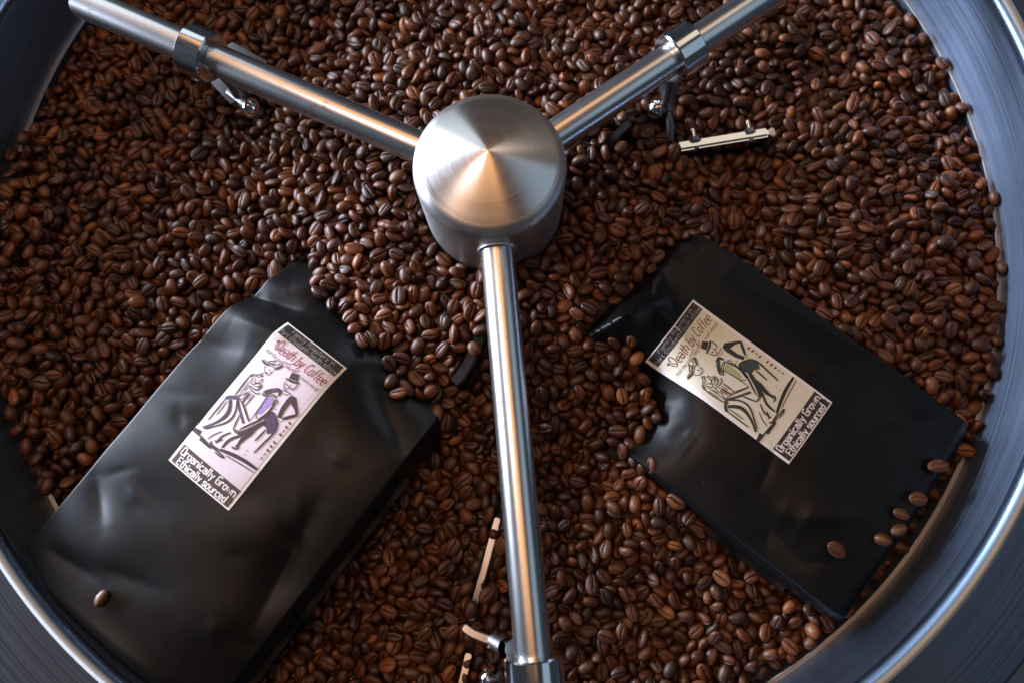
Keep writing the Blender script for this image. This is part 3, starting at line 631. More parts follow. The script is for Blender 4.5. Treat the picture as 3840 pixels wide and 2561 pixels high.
BEANS_TOP = {
(5,98): [-610,-372,54,3,-35,-12],
(1,102): [-732,-37,64,-36,-1,15,231,-34,63,4,4,0,724,-671,3,3,35,9],
(3,102): [188,-639,27,0,-1,-20],
(5,102): [-220,-667,-6,-1,-36,4],
(0,106): [-614,-391,66,0,-35,-6,779,-589,39,-3,-1,24,75,-688,0,2,7,24],
(1,106): [-779,132,56,-30,0,16,139,-62,56,-3,-2,30,122,-204,50,-2,-1,-26,269,-622,-12,-1,2,-19,15,-572,-12,34,-2,17,100,-67,100,-27,1,-2,29,-603,33,0,-1,29,84,-684,7,29,-1,11,22,-672,12,-1,6,18,159,-476,22,-36,0,18,
15,-291,55,-34,2,-15,56,-6,102,2,4,-29,238,-639,14,-2,26,-10],
(2,106): [-677,-264,67,5,2,1],
(3,106): [-100,-643,30,-2,3,-27],
(4,106): [-152,-253,132,0,5,-12,56,-457,23,4,-33,-7,255,-696,14,2,1,-18,173,-586,6,33,-3,-13,364,-180,30,-34,-1,11],
(5,106): [-679,-321,58,34,5,-4,486,-220,145,-1,-2,-11,317,-208,107,-33,1,-11,12,-688,19,-30,-1,5,155,-476,49,-2,2,11],
(0,110): [-107,-569,29,1,4,5],
(1,110): [-542,-251,28,33,6,4,5,-278,43,-9,7,-23,137,-29,37,0,-31,-7,251,-280,130,36,5,12,89,-519,43,-1,-1,12,1,-168,130,2,-1,14,27,-179,149,9,-2,15,2,-458,20,0,4,4,195,-562,25,-5,0,-9,83,174,81,1,-32,-10,62,366,32,
1,-3,7,297,-233,37,-1,-2,-8,57,-214,29,-29,-2,-12],
(2,110): [-607,-223,56,-2,-1,-13,445,-219,123,-3,4,-22,25,-297,141,4,2,-34,102,-651,24,5,-32,-14,280,-629,-7,0,-2,2,132,-549,-15,-33,0,-21,316,-266,38,2,-4,-4],
(3,110): [-251,-131,115,-5,-4,34,160,-292,107,-1,-32,8,60,-606,55,-1,35,16,14,-648,31,3,-35,-7,27,-651,27,-1,-36,8,174,-550,17,33,0,3,203,-563,6,4,0,-30],
(4,110): [-740,-322,56,32,1,-15,28,-333,36,3,-34,-14,20,-118,25,34,0,-17,23,-359,55,-2,4,-10,146,-149,53,6,1,21,311,-551,0,0,-3,23,80,-118,128,-35,-1,-16,28,-494,15,-5,0,34,11,-173,133,6,8,-16,394,-642,-7,-3,-2,9,
462,-84,27,31,-1,21],
(5,110): [-717,-91,67,-35,1,9,24,98,23,-5,4,-8,10,-20,34,-2,-32,-12,59,-342,27,32,2,-18,407,-689,-15,2,-29,-9,19,-652,-5,-1,5,-28,94,-148,121,1,34,13,9,-73,99,-35,-3,13,266,-137,110,33,3,-10,9,-463,32,4,31,-8,149,
-517,5,-1,-2,-18,15,-682,-4,4,-8,-1,213,-36,48,4,-7,0,66,144,21,-2,33,-2,31,-126,39,3,2,-23,64,9,32,-2,35,1,8,-127,28,0,-5,6,4,-171,31,10,-3,-7,9,57,28,0,-1,-12],
(0,114): [-665,-431,67,1,-36,16,14,-175,40,35,5,2,9,-353,60,-31,-2,-14,551,-392,12,-1,-1,20,296,-613,20,1,2,22,14,-650,12,-14,2,14,10,-270,52,-34,3,-7,483,-194,36,2,4,-18],
(1,114): [-681,314,-7,4,4,4,107,213,22,-2,-1,-19,329,-687,4,-2,2,32,89,-614,8,0,2,32,1,-688,9,-7,-4,2,40,-173,123,-31,-1,8,43,-603,18,-6,2,33,4,217,100,4,1,13,23,-422,15,-1,-1,9,151,-627,29,-34,-4,-9,31,-388,13,3,5,
-19,8,-169,119,0,0,-7,57,-662,4,-1,-31,-18,85,-3,61,2,2,-1,40,44,47,-9,-3,18,235,11,41,-5,-4,-4,95,275,2,1,0,33,34,-245,14,-4,0,-31,27,-50,34,-2,-36,7],
(2,114): [-385,-118,51,3,-3,12,63,-677,-35,5,0,-29,50,-615,-24,35,-2,-7,185,-678,3,-1,34,9,304,-242,81,-33,-2,9,499,-378,25,2,-3,-2,46,211,-2,-6,0,21],
(3,114): [-683,-234,59,6,-31,-3,43,-423,55,5,-6,-27,92,-128,50,5,0,9,540,-586,56,4,2,10,293,-620,2,0,34,1,160,3,16,-8,-33,-11,143,-108,42,-5,32,-9,168,-217,32,-35,-1,-4],
(4,114): [-760,1,67,2,34,13,37,-172,54,8,-1,9,10,-13,40,-5,31,12,100,-27,57,2,0,-5,121,-178,41,2,34,-9,329,-645,4,-4,4,-21,19,-583,-8,-5,35,-3,80,-665,14,29,1,12,11,-129,119,4,1,33,64,-518,47,-4,-2,16,99,-359,17,0,
-3,-23,14,-230,98,-1,1,-34,15,-637,25,5,1,35,27,-646,32,2,0,-4,53,-427,53,-3,-9,11,37,-614,6,5,-3,-6,38,-513,15,-36,-4,-13,101,-701,-18,-32,-4,9,7,-642,7,4,5,13,34,-661,7,-2,-3,-8,286,-220,17,35,2,10,26,91,11,6,0,-14],
(5,114): [-751,-233,59,0,-6,-20,138,-320,33,-2,-33,-12,66,-218,58,-1,-2,14,14,-84,58,5,3,17,634,-274,74,-3,-1,26,121,-111,90,0,-29,-16,43,-561,-2,0,29,-16,454,-274,26,8,2,-15,20,-147,25,3,-36,-5,4,-233,19,-28,-1,2,
36,-34,6,-8,32,3],
(0,118): [-650,-328,59,33,1,-9,382,-12,88,-2,-1,4,61,-629,-7,10,7,19,75,-43,115,-4,33,17,242,-58,115,4,-2,2,414,-124,24,-31,-3,-19,16,-147,39,3,3,18,36,-178,37,2,0,12],
(1,118): [-498,39,51,3,-3,27,362,-245,121,8,2,-3,25,-226,118,6,32,12,27,-653,16,5,5,23,68,-434,2,-3,30,13,4,264,82,0,35,-15,265,-81,85,-3,-3,7,6,-693,4,-34,2,11,12,-453,60,-1,2,30,69,-565,13,2,-3,-8,277,-179,45,-1,
2,-10,38,172,-1,5,5,-30,46,130,11,-6,1,-34,62,-161,18,25,3,10,28,-49,11,-7,3,8],
(2,118): [-599,112,31,-5,-2,-27,1,-65,44,1,7,2,462,-683,-3,0,2,-35,325,-349,44,4,-2,-1,369,-70,47,7,-2,4],
(3,118): [-742,-214,66,31,6,-2,565,-82,108,2,2,7,20,-536,11,5,3,22,81,-89,105,-2,0,-8,34,-210,128,33,2,-10,158,-668,16,28,4,14,15,-538,24,-6,5,20,463,-24,42,1,4,29,201,-151,14,2,3,33],
(4,118): [-735,-292,37,26,3,-24,153,-333,27,3,-1,1,132,121,33,-1,-30,-12,72,-100,42,-5,-2,35,243,-547,24,0,-9,-3,25,-676,6,6,-5,34,183,-296,82,-6,-7,20,39,-588,31,21,0,-26,34,205,82,-3,27,14,14,-113,120,1,-1,-33,54,
-458,26,-25,-5,-19,149,-622,-3,-35,-2,3,136,-32,31,-3,32,-5,18,-168,39,-2,2,28,33,296,2,-7,1,29,126,-279,27,-33,1,-19],
(5,118): [-707,-373,61,-31,2,-18,52,-295,36,2,-7,19,93,-148,56,34,10,6,100,-115,66,0,0,9,247,-71,110,4,-2,35,53,-106,116,0,28,24,91,-337,71,5,-2,17,21,-229,121,-36,3,0,14,228,94,4,-27,-20,32,-629,19,0,32,-21,196,
-44,113,0,0,31,26,-78,103,3,-2,-15,2,-587,4,1,4,-28,27,-461,52,-2,-1,19,41,92,84,2,-5,14,72,-666,-3,-2,2,21,27,-581,-4,4,4,20],
(0,122): [101,-647,28,2,5,2,61,-614,10,30,-1,3,62,-355,48,23,-2,16],
(1,122): [-700,-274,56,0,-1,-36,413,-654,-27,-2,-33,-3,136,47,101,36,-2,4,42,-469,10,1,33,17,235,287,59,33,1,8,11,67,121,-1,35,3,120,60,71,-34,4,-15,64,-677,-9,-2,-34,13,275,248,-5,-3,0,12,207,-65,5,-4,-2,12],
(2,122): [-632,-188,45,33,2,13,146,105,51,-4,-2,-27,343,-479,10,-3,6,-23,79,-496,37,0,-3,24,402,-663,6,8,-3,-5],
(3,122): [511,5,34,-25,0,-5,20,146,24,-8,-4,18],
(4,122): [-564,-165,51,1,-6,27,14,-194,44,-8,5,0,144,22,56,-5,-2,14,124,-675,-14,-9,-4,26,207,-569,26,13,3,32,0,-233,135,6,7,-27,272,-138,106,3,-5,33,124,148,45,-10,-9,23,370,-157,32,9,-5,3,67,-266,7,34,-1,2,20,
-107,22,-15,-2,-9],
(5,122): [-672,-271,44,-33,-2,10,12,-212,34,-9,-2,28,396,-140,111,12,0,29,400,-408,18,4,-10,7,8,-456,9,-27,4,-17,16,-660,14,4,0,-15],
(0,126): [146,-573,37,-3,-4,-18,20,-522,33,-8,4,15,245,194,38,15,0,-1],
(1,126): [-113,-272,111,-8,-1,-9,712,195,24,0,-1,14],
(2,126): [131,-96,110,31,0,10,514,-22,39,13,-5,4,109,-125,25,1,35,9],
(3,126): [-251,-598,-31,8,-3,17,486,-567,12,4,-10,-5,413,324,3,8,-3,-12],
(4,126): [-292,-680,-13,-14,-4,-9,680,-10,26,-1,-3,18,156,45,31,-25,-2,9,197,250,-13,6,5,-18],
(5,126): [-548,242,22,0,-3,-13,122,348,22,7,1,17,285,-152,142,3,-2,-17,684,179,11,5,1,-13],
}
BEANS_HEAP = {
(0,90): [-773,109,-5,-4,0,22,123,449,-16,-5,-1,4,182,92,39,1,-3,20,125,211,19,33,2,-14,191,5,102,-9,-1,11,55,-449,-12,6,-2,31,97,-564,11,-8,6,-16,50,482,24,-9,-8,0,41,-229,109,33,-1,2,3,-779,-12,-36,4,-8,225,-593,
-2,-4,-33,17,81,533,-19,-13,4,11,28,565,-15,-4,1,20,19,-597,-43,7,-1,-22,204,205,-33,4,5,30,11,-43,3,-19,-5,17,75,111,-6,-22,7,1],
(1,90): [-664,345,-17,21,1,25,167,495,-26,17,4,1,115,260,-4,-4,-4,10,15,474,12,6,-25,20,8,-18,46,26,6,-10,88,558,-5,2,-8,-14,32,286,29,-32,-3,2,171,-194,144,30,2,-18,216,-629,8,-1,-3,-6,0,521,21,-25,-11,14,89,-771,
-12,13,-5,15,85,358,-2,5,7,-34,205,171,1,-1,10,-11,226,-206,1,-3,1,16,5,-111,4,13,-6,20],
(2,90): [-668,78,9,-20,-7,12,29,5,4,-9,2,20,109,6,21,-6,0,13,89,-144,31,19,-4,-6,37,154,-28,7,1,22,152,632,-1,-3,-33,13,91,-169,119,35,1,-10,99,-706,-21,-6,-1,19,3,214,74,29,0,-5,36,-757,-23,-16,10,-13,33,222,87,5,
3,20,184,-401,37,17,30,0,24,-566,7,-2,-28,-10,49,-5,68,9,1,17,33,-675,5,5,-32,3,93,322,14,-9,6,-34,74,406,-12,16,2,-18],
(3,90): [-667,-222,34,22,-7,-6,194,357,-5,1,-3,9,4,231,6,-6,32,-11,6,627,-7,5,1,-13,24,-32,15,-15,-2,-34,24,397,15,-5,-6,-15,62,266,-7,12,-6,35,14,406,33,-26,-8,-16,21,395,18,8,2,5,6,215,19,4,-7,-5,38,-88,54,-3,-4,
-35,47,301,29,-13,1,18,12,-172,108,7,1,27,36,-40,102,10,7,31,43,27,85,6,1,-5,23,-438,-21,-6,1,-2,26,-166,107,-8,4,6,83,-718,6,-12,-4,14,74,-409,-29,-7,-1,-34,137,-219,106,-5,-9,19,78,16,42,-10,-24,14,202,589,-27,0,5,15],
(4,90): [-613,-127,8,8,-11,4,26,286,-28,0,26,9,15,366,-26,0,-7,26,55,355,-26,11,-27,12,306,310,34,9,3,-3,4,545,-13,35,4,12,73,487,7,4,9,20,556,112,-6,9,7,-18,62,-27,5,4,31,-16,134,-208,-1,-5,-1,-5,14,109,17,-5,-1,
-3,40,-61,29,-3,-34,7,69,-33,11,0,3,-21,17,-166,-6,8,-1,35,12,140,0,2,-3,-17],
(5,90): [-710,383,-49,-35,0,13,66,111,-4,-21,8,-21,254,93,32,10,-3,-1,163,-773,-17,-10,5,-23,8,-647,-8,33,3,-5,42,-724,-19,14,6,4,2,-91,88,-35,0,2,117,296,42,7,8,23,59,408,20,-5,0,-24,91,-89,110,-2,-6,-6,90,269,55,
-3,5,20,271,-666,-26,5,35,-3,63,193,0,-12,-36,5,2,172,-10,10,-10,24,74,351,0,-4,1,-23,12,-152,2,-31,-8,-13,7,-114,19,-8,2,-12,22,9,10,-33,-2,-1,52,363,-24,0,-32,-3,4,110,-30,2,0,5],
(0,94): [-759,-97,51,-7,6,-8,44,165,0,20,3,-5,148,14,41,-31,-6,2,3,31,23,8,-1,-6,1,83,31,-11,-6,25,85,-232,15,-6,-3,22,21,562,-12,0,-29,-15,51,585,-13,16,-2,-5,96,655,0,-11,2,11,2,448,18,15,7,-5,75,350,4,-15,-3,28,
28,-720,-48,-4,-36,11,6,461,-13,7,-3,-4,123,424,14,-5,-34,4,12,632,4,5,-5,11,37,615,13,5,-3,13,18,-345,38,7,3,-29,1,259,68,-6,-2,-26,35,-784,-8,4,35,14,4,-565,4,9,0,5,5,761,-23,-2,-32,-4,61,-408,-16,30,6,-9,4,-702,
-1,0,-29,17,5,-183,108,28,-3,2,52,8,76,-5,0,21,33,-63,91,20,5,-18,9,-495,31,-2,2,20,49,-512,-3,-10,0,-28,31,-509,0,3,1,7,119,184,16,-2,-33,16,29,-58,20,18,-3,-3,94,-612,16,32,-4,8,15,367,-24,-26,-5,-9,7,377,-12,-6,
3,26,28,-50,26,-2,2,8,3,310,-21,-7,1,-9,23,161,13,7,-4,-15,6,-205,13,-33,-2,-15,1,397,-32,32,0,-16,18,342,-48,31,0,10,75,234,-24,34,3,-13,8,87,9,-4,6,27,24,331,-47,6,36,-5],
(1,94): [-736,-351,12,-9,-26,11,114,-111,25,-5,0,-22,35,8,33,-4,-7,12,29,204,-22,-29,-4,-15,48,-21,51,-31,-2,4,103,-86,7,0,1,4,145,88,44,-3,1,-34,21,-705,-42,-1,0,-9,11,-601,-37,-3,-1,35,131,-779,-32,-34,-2,13,24,
726,-20,8,6,11,33,300,52,15,-6,10,86,-172,105,-16,6,-2,62,-62,90,-5,0,30,1,-734,10,-3,-5,-20,21,-302,40,3,-36,7,2,-559,20,-7,2,-6,2,-253,87,0,0,5,21,-275,38,-3,-2,6,7,66,98,-7,8,3,31,-725,-1,-7,-2,-24,50,613,-11,19,
-15,10,42,-479,33,-2,3,-14,7,-565,4,-34,1,-16,65,507,-3,-3,-2,-36,25,-11,-22,3,30,11,3,258,15,-14,-3,-34,63,230,14,-19,-5,-28,9,388,2,3,-10,-7,82,278,-1,3,12,5,11,105,4,6,1,14,12,-172,16,6,8,36,84,270,-27,31,1,-4],
(2,94): [-806,7,3,6,-2,-35,5,12,62,-5,-1,34,73,-259,33,-11,1,36,14,89,-12,17,1,5,69,-421,-11,4,-34,-13,5,294,-24,-15,-1,-18,85,197,6,16,-4,-19,7,415,-18,-2,-3,-13,16,-225,18,-5,0,-8,134,525,-5,7,-30,12,242,622,-35,
-5,-10,-35,3,-546,-19,-9,0,33,5,164,95,-5,0,-12,16,687,-28,34,-5,1,3,340,24,-1,4,-24,8,-425,-19,6,-1,34,11,329,23,33,-2,-7,1,74,89,-7,0,-32,38,-100,83,3,34,-4,9,371,6,0,5,5,4,-403,-6,26,4,18,87,630,5,-8,-9,-20,97,
406,-4,2,-10,-29,2,308,44,5,6,26,15,-103,107,15,6,-21,34,365,15,2,33,-12,27,-486,7,-22,3,-18,9,-598,-25,0,-36,11,51,-703,-11,11,0,-14,81,-687,-27,-7,1,13,67,68,-39,2,-35,-5,44,594,-29,-29,1,-3,8,341,12,-3,1,19,23,
88,15,-12,2,25,187,-262,15,15,-34,3,54,67,3,11,-5,-16],
(3,94): [-679,-368,24,6,0,-29,117,-152,27,-4,33,15,12,-165,45,4,-31,-13,2,-241,50,-1,3,1,140,537,-9,-7,3,11,66,-70,35,14,1,-27,45,393,10,9,0,16,37,96,60,-7,0,-13,31,244,40,-20,-7,20,53,99,86,4,32,-6,52,-209,107,12,
5,21,24,-190,131,4,0,21,3,-95,98,-24,0,-28,71,-196,131,-10,0,-21,41,368,1,3,0,2,6,444,8,13,6,-3,2,517,23,0,-34,-9,7,276,72,7,35,-4,100,118,91,-7,7,-32,4,308,25,0,-6,-16,31,-599,13,-13,0,34,57,513,17,-23,-30,-1,19,
529,12,11,-2,-14,16,-759,-18,-2,-2,-4,50,741,-17,-30,0,11,4,-550,-2,8,34,4,12,581,-42,-22,0,-2,124,305,21,23,11,-3,57,576,-18,-9,9,-31,78,237,-19,-4,7,12,81,332,-26,-8,-7,20,6,-298,-3,-34,-2,10,8,27,19,20,-9,-5,89,
68,7,4,7,-24,20,-190,3,3,-5,5],
(4,94): [-739,122,5,4,2,-13,90,-317,20,-25,-8,-11,20,331,-30,-20,-6,11,37,194,-3,1,1,3,31,341,-29,-17,4,-23,178,300,7,1,1,31,6,-97,16,6,-6,25,21,199,2,7,2,24,48,174,18,4,-8,-1,100,229,48,-9,6,18,44,762,-5,-27,0,-16,
31,412,-2,-29,-3,-6,24,-522,-7,-4,-2,2,21,-767,-7,-20,3,-30,14,-377,11,7,26,17,15,-638,33,0,0,8,11,341,31,-3,-5,-19,35,321,42,-3,-2,9,18,690,3,11,-3,-7,26,533,35,-13,-33,8,50,401,-18,7,0,22,44,-722,-9,-18,-6,-28,6,
-276,43,-10,-4,30,18,-321,25,-1,33,-13,41,352,9,6,-5,5,30,-301,24,-10,-3,18,43,226,35,16,9,-19,7,-20,53,20,2,6,19,-581,-41,-2,35,16,12,657,-23,-30,2,-18,70,-705,-15,3,-32,0,147,91,6,-5,-1,-12,12,152,-10,6,3,18,12,
-26,30,30,-2,-21,83,-246,4,-1,3,2],
(5,94): [-807,42,11,-16,32,3,54,-312,20,-24,0,-14,13,-183,42,-1,36,15,8,51,-10,5,3,27,18,87,50,2,-4,-6,50,-96,19,-2,-5,1,35,-170,4,-6,-4,-29,0,363,-17,5,-5,-14,26,-281,28,18,1,-11,34,-251,30,8,5,32,38,132,19,-6,1,
19,2,557,-16,-23,-3,15,126,303,-7,-9,-1,-35,41,-52,39,-25,0,1,70,183,36,-4,4,8,41,349,21,-35,0,12,83,365,-10,-23,8,23,17,194,91,0,-2,-4,32,637,-22,-28,-7,1,6,-119,114,-6,21,26,77,-683,18,23,10,16,17,-175,123,4,27,
20,16,460,11,-16,-16,18,4,-329,23,27,1,9,3,336,34,-2,32,-14,96,-437,0,-3,12,-22,62,706,-14,28,-3,-7,61,451,6,-2,0,22,13,584,-11,5,0,-6,17,104,85,7,8,1,37,-496,14,11,2,4,59,-516,-30,5,0,-23,77,-596,-35,-24,2,-9,41,
-30,-6,7,34,11,38,493,-16,-2,11,14,93,-126,0,5,-31,2,61,-471,-42,10,31,8,13,71,-21,-5,1,36,37,34,27,-1,9,27],
(0,98): [-788,133,33,1,7,-19,51,9,62,-2,1,-35,23,-34,-6,3,5,7,2,-77,21,21,6,6,50,252,-21,-29,0,14,19,173,-23,-9,-2,-2,6,-44,10,1,1,-23,19,188,-1,9,-6,10,5,93,26,13,3,12,4,51,33,24,0,4,24,-165,7,9,-2,-22,51,425,-23,
4,0,-10,24,207,-5,28,0,10,1,65,38,-6,-4,26,3,-162,44,-4,27,-10,49,117,16,3,0,-36,17,571,-18,-36,-1,6,41,-119,3,-7,-10,27,13,137,14,14,4,-7,4,-135,22,26,8,-7,41,166,32,25,2,27,2,-77,59,1,2,-11,5,-723,-38,5,0,-25,97,
-563,-28,3,36,1,39,33,94,-2,-8,33,9,-157,122,-12,-3,26,12,495,9,-25,-5,9,11,-121,94,8,-1,19,47,486,23,-4,1,-21,8,226,96,-8,0,11,6,-257,94,2,-1,-35,9,356,18,-36,2,-6,24,-212,111,18,-8,11,7,423,-5,-7,3,-20,35,-517,12,
-4,1,-11,34,-607,23,31,5,10,13,-455,-17,-32,3,10,9,-543,11,12,-6,10,0,-478,-7,8,33,-13,15,175,69,-21,28,1,1,526,30,-18,10,5,22,-387,3,3,3,-12,8,-435,-4,1,34,16,16,-288,50,-8,-34,8,18,-488,30,-1,0,8,5,-382,6,3,-25,
-3,4,62,92,-6,1,13,8,271,50,-1,-31,9,7,-387,-8,11,0,6,8,554,22,-4,-6,-8,12,-392,-8,33,-5,-11,3,-307,39,-5,-7,-25,5,420,1,-2,-11,-2,66,-685,-11,-3,-10,-30,1,-553,9,11,-8,-2,2,280,21,3,-4,26,8,-336,52,-9,0,-15,61,687,
-29,7,-30,13,48,722,-21,6,-1,-8,15,19,21,13,-3,28,53,489,-11,8,5,3,2,190,-7,-10,-1,8,3,-627,15,-4,-6,14,7,201,15,25,-5,16,29,-48,-2,1,0,-6,6,359,7,12,-2,-31,15,90,-8,-19,-7,9,4,-652,-37,-10,-24,7,20,527,-25,29,-1,
12,58,36,13,5,0,-16,41,225,-18,10,-32,1,4,-226,13,11,-2,7,21,392,-30,-2,-5,-14,11,451,-23,3,4,16,4,-68,21,2,-1,-2,12,455,-20,-12,6,8,12,26,14,6,-3,20,6,-135,20,-4,31,18,43,149,-37,-6,2,26,5,71,-3,26,-3,-13,4,253,-7,
3,-4,19,8,-146,8,33,3,13,22,271,-20,-10,-13,9,28,112,-17,-6,-1,-16,23,-113,-1,-8,-27,12],
(1,98): [-794,131,-5,6,8,-3,17,-86,-3,11,7,-14,6,40,29,-5,-32,-7,13,-127,67,7,-5,4,39,-5,64,-2,-1,20,4,-324,24,-5,-7,17,9,-122,11,3,-5,34,12,-232,29,3,0,-1,44,-106,7,-7,0,-30,4,138,3,6,30,-10,1,86,19,-28,-7,-8,6,
-206,32,-11,-10,5,15,89,3,2,6,-27,7,-225,23,5,1,14,3,234,-22,13,-4,-4,77,146,33,10,-3,8,45,553,-5,-35,1,11,30,-83,39,30,3,-13,3,331,13,12,-7,-22,38,89,-6,8,8,11,39,394,10,18,-1,9,2,304,-10,4,-1,-6,13,496,9,7,1,17,8,
541,-8,-33,-1,15,9,570,-6,7,2,14,73,589,-12,-3,30,-9,65,412,15,-23,-4,-11,4,-589,-6,14,-2,-22,1,-200,124,34,8,9,6,-685,-46,6,33,2,3,-101,113,2,6,-32,12,-709,-25,1,-34,7,37,-81,110,3,1,-4,27,-727,1,-8,-34,-3,2,-531,
20,33,-1,-1,7,121,110,16,15,1,4,-237,86,3,-26,-18,17,570,15,3,33,15,5,-152,111,-21,9,-24,40,-313,26,-13,8,-28,9,404,-4,1,3,-22,30,-268,62,1,-2,30,22,-606,-4,5,1,-19,14,157,89,-9,5,-12,28,236,81,3,3,0,27,172,68,2,1,
-36,0,443,-6,8,2,-11,19,475,9,-1,-1,-25,26,-72,108,29,-4,-14,4,-98,89,-31,1,-5,1,444,-1,-6,-11,-5,5,-477,-10,-4,-2,-19,19,577,6,-4,-9,30,5,-396,-22,-2,35,0,21,-304,39,-4,12,-27,4,238,70,-31,6,14,3,237,54,7,-8,-27,7,
510,-4,-17,7,-3,8,-743,-12,-1,-33,-3,30,277,56,13,-2,26,6,-566,-20,-7,-3,32,18,-722,-25,6,0,8,2,-573,-4,-8,1,-8,17,102,64,16,0,18,22,-749,-13,18,-5,15,0,526,-4,8,-9,-2,1,565,0,-5,4,17,6,-502,15,9,-7,-2,5,427,30,-12,
2,-11,12,-649,18,1,-7,12,28,575,-8,-16,-2,-20,3,-538,-30,6,2,16,8,517,-12,-2,-5,21,54,-597,-18,2,34,1,13,243,-5,-5,-36,-5,2,7,-4,-8,4,13,0,288,6,-6,2,28,36,483,-8,0,-3,8,11,-47,1,-28,1,-23,22,286,1,-5,4,7,3,70,28,
-7,2,-10,51,315,-39,16,0,-1,29,554,-30,3,31,-14,38,83,-4,33,4,-3,24,233,-21,5,7,10,1,221,-33,2,2,27,19,136,-7,7,-6,-17,43,-92,20,-1,-5,-8,21,204,-17,-2,25,-12],
(2,98): [-783,-67,27,-2,-4,-33,58,-46,8,-36,1,3,4,122,15,10,-4,32,7,337,-20,26,-2,-18,6,-260,19,-2,5,-10,31,-188,6,6,34,7,15,-293,59,5,33,12,4,-244,7,7,-2,4,11,362,-23,3,2,21,34,222,-10,13,-4,22,8,-408,47,29,-4,-4,
6,245,-16,-31,7,-1,19,-234,32,6,2,-6,23,-110,14,-5,-2,-7,19,-59,25,6,2,7,31,525,-3,3,-2,4,6,190,7,-20,1,26,6,405,0,-9,3,-30,19,349,-25,-10,-3,5,16,-174,25,0,3,-28,46,-71,35,-2,10,5,25,463,16,0,-3,16,13,326,-5,-12,3,
36,12,432,4,3,0,5,1,389,6,-8,-29,-12,15,321,-20,4,35,-1,3,284,-34,32,1,-1,10,304,0,0,0,-8,2,326,6,13,5,-29,45,420,-9,5,-2,-33,24,-84,84,-8,6,16,13,660,-11,4,7,-27,2,-129,86,3,-31,9,64,24,93,-18,31,-3,1,544,0,-2,-5,
22,14,-9,114,-2,-3,9,1,401,9,11,-30,6,6,-681,-10,-1,-6,14,9,-88,91,-5,-1,30,40,422,-20,2,-1,-32,5,-533,11,10,3,-18,12,-704,-19,1,0,-35,30,-405,-31,17,-2,16,1,753,-22,-14,30,5,27,-263,72,8,-4,14,1,-599,31,10,8,12,0,
-584,8,27,-7,4,1,656,2,8,-15,9,77,-280,37,-31,-6,16,18,469,6,2,-12,29,8,-380,20,-4,3,21,8,375,17,12,10,-13,8,150,96,19,-7,-5,12,-631,10,29,-2,-22,11,670,9,3,2,6,14,-699,12,11,3,9,39,26,103,3,-7,18,8,386,11,-8,0,-15,
9,-657,-21,32,2,2,2,-666,2,-17,-2,23,17,134,73,4,-1,-27,5,48,77,-32,-2,-5,18,195,60,-15,-1,-2,16,-39,64,11,-2,-24,5,26,55,6,-1,-34,5,-102,91,-12,-30,8,2,-62,77,32,-2,14,80,446,12,13,9,-25,0,720,-16,5,6,4,27,-615,
-26,3,25,-5,3,-524,-13,33,-6,14,8,-712,15,-31,-1,22,43,-673,7,3,31,3,10,-639,-13,0,-1,-19,31,-629,3,-2,1,-29,41,494,-20,-2,24,-24,1,-108,8,-8,-6,24,13,510,-25,8,33,12,9,87,23,-6,2,-32,9,-65,32,-13,-1,-10,131,5,8,31,
-4,10],
(3,98): [-792,70,61,8,-3,-27,35,169,-20,-30,-2,-17,16,-64,11,-15,0,33,8,-103,-3,-4,32,15,36,-302,62,-1,-7,9,15,410,-36,-22,4,12,9,91,9,3,-29,-21,12,-430,-12,-1,34,12,1,111,-7,-1,-10,16,14,236,-19,-7,-1,7,10,-322,41,
-5,6,-25,7,-374,67,1,-31,11,15,268,-39,16,-6,-18,13,-207,27,33,4,-4,6,454,-31,-12,32,3,40,405,-40,-1,5,-28,26,-30,21,-6,1,-16,16,-126,43,-3,-8,33,15,-63,25,7,3,-25,27,412,4,-3,10,-23,6,603,-10,-1,-8,18,32,627,-10,7,
4,23,15,83,24,-28,1,24,32,197,-9,-22,-8,-23,19,159,-4,7,28,-7,56,509,10,-2,9,30,42,-67,90,4,-34,-15,1,600,-20,24,-3,14,7,623,-23,33,11,5,3,440,-14,-5,1,6,9,622,-8,6,5,22,6,-85,95,0,-2,-14,12,-24,71,-4,-2,-11,3,423,
8,-9,7,9,1,-10,71,-1,7,20,73,-646,-15,-6,4,-24,7,436,13,-10,10,-29,12,-181,117,-13,1,12,35,-662,-14,-7,-5,-36,29,273,64,-9,14,-27,5,778,-20,2,3,-35,20,-294,60,-33,7,4,28,-638,19,6,4,4,9,212,94,4,0,-15,0,479,22,2,6,
15,5,723,-14,-2,-7,-23,20,-593,13,-10,-11,-13,1,-389,-1,-32,4,8,4,610,15,-9,1,-21,18,378,17,8,-4,-12,12,-314,39,12,-4,9,25,330,26,14,-2,12,1,-632,33,-11,9,2,5,629,-16,32,1,-4,2,-335,25,-1,-7,22,14,-169,102,0,0,12,5,
549,15,20,6,21,4,-149,101,4,1,30,23,-292,76,4,3,-14,2,679,5,29,7,5,2,-524,1,-5,5,28,4,-60,91,-12,23,-6,35,-285,44,3,-2,25,17,-427,26,8,-3,-24,26,-619,10,1,6,-31,6,246,58,-1,-5,21,6,-61,78,-24,5,15,13,111,54,-7,-2,
-29,1,-597,17,-2,-1,-9,1,-712,-9,-7,3,-22,23,-39,69,6,-29,3,8,-26,77,5,7,-1,21,510,-5,20,6,22,13,506,2,-5,4,23,2,7,48,-29,2,6,13,362,18,2,3,21,13,494,-4,0,-31,8,3,147,3,27,1,-21,9,117,10,3,-22,8,12,-691,-9,-17,-5,
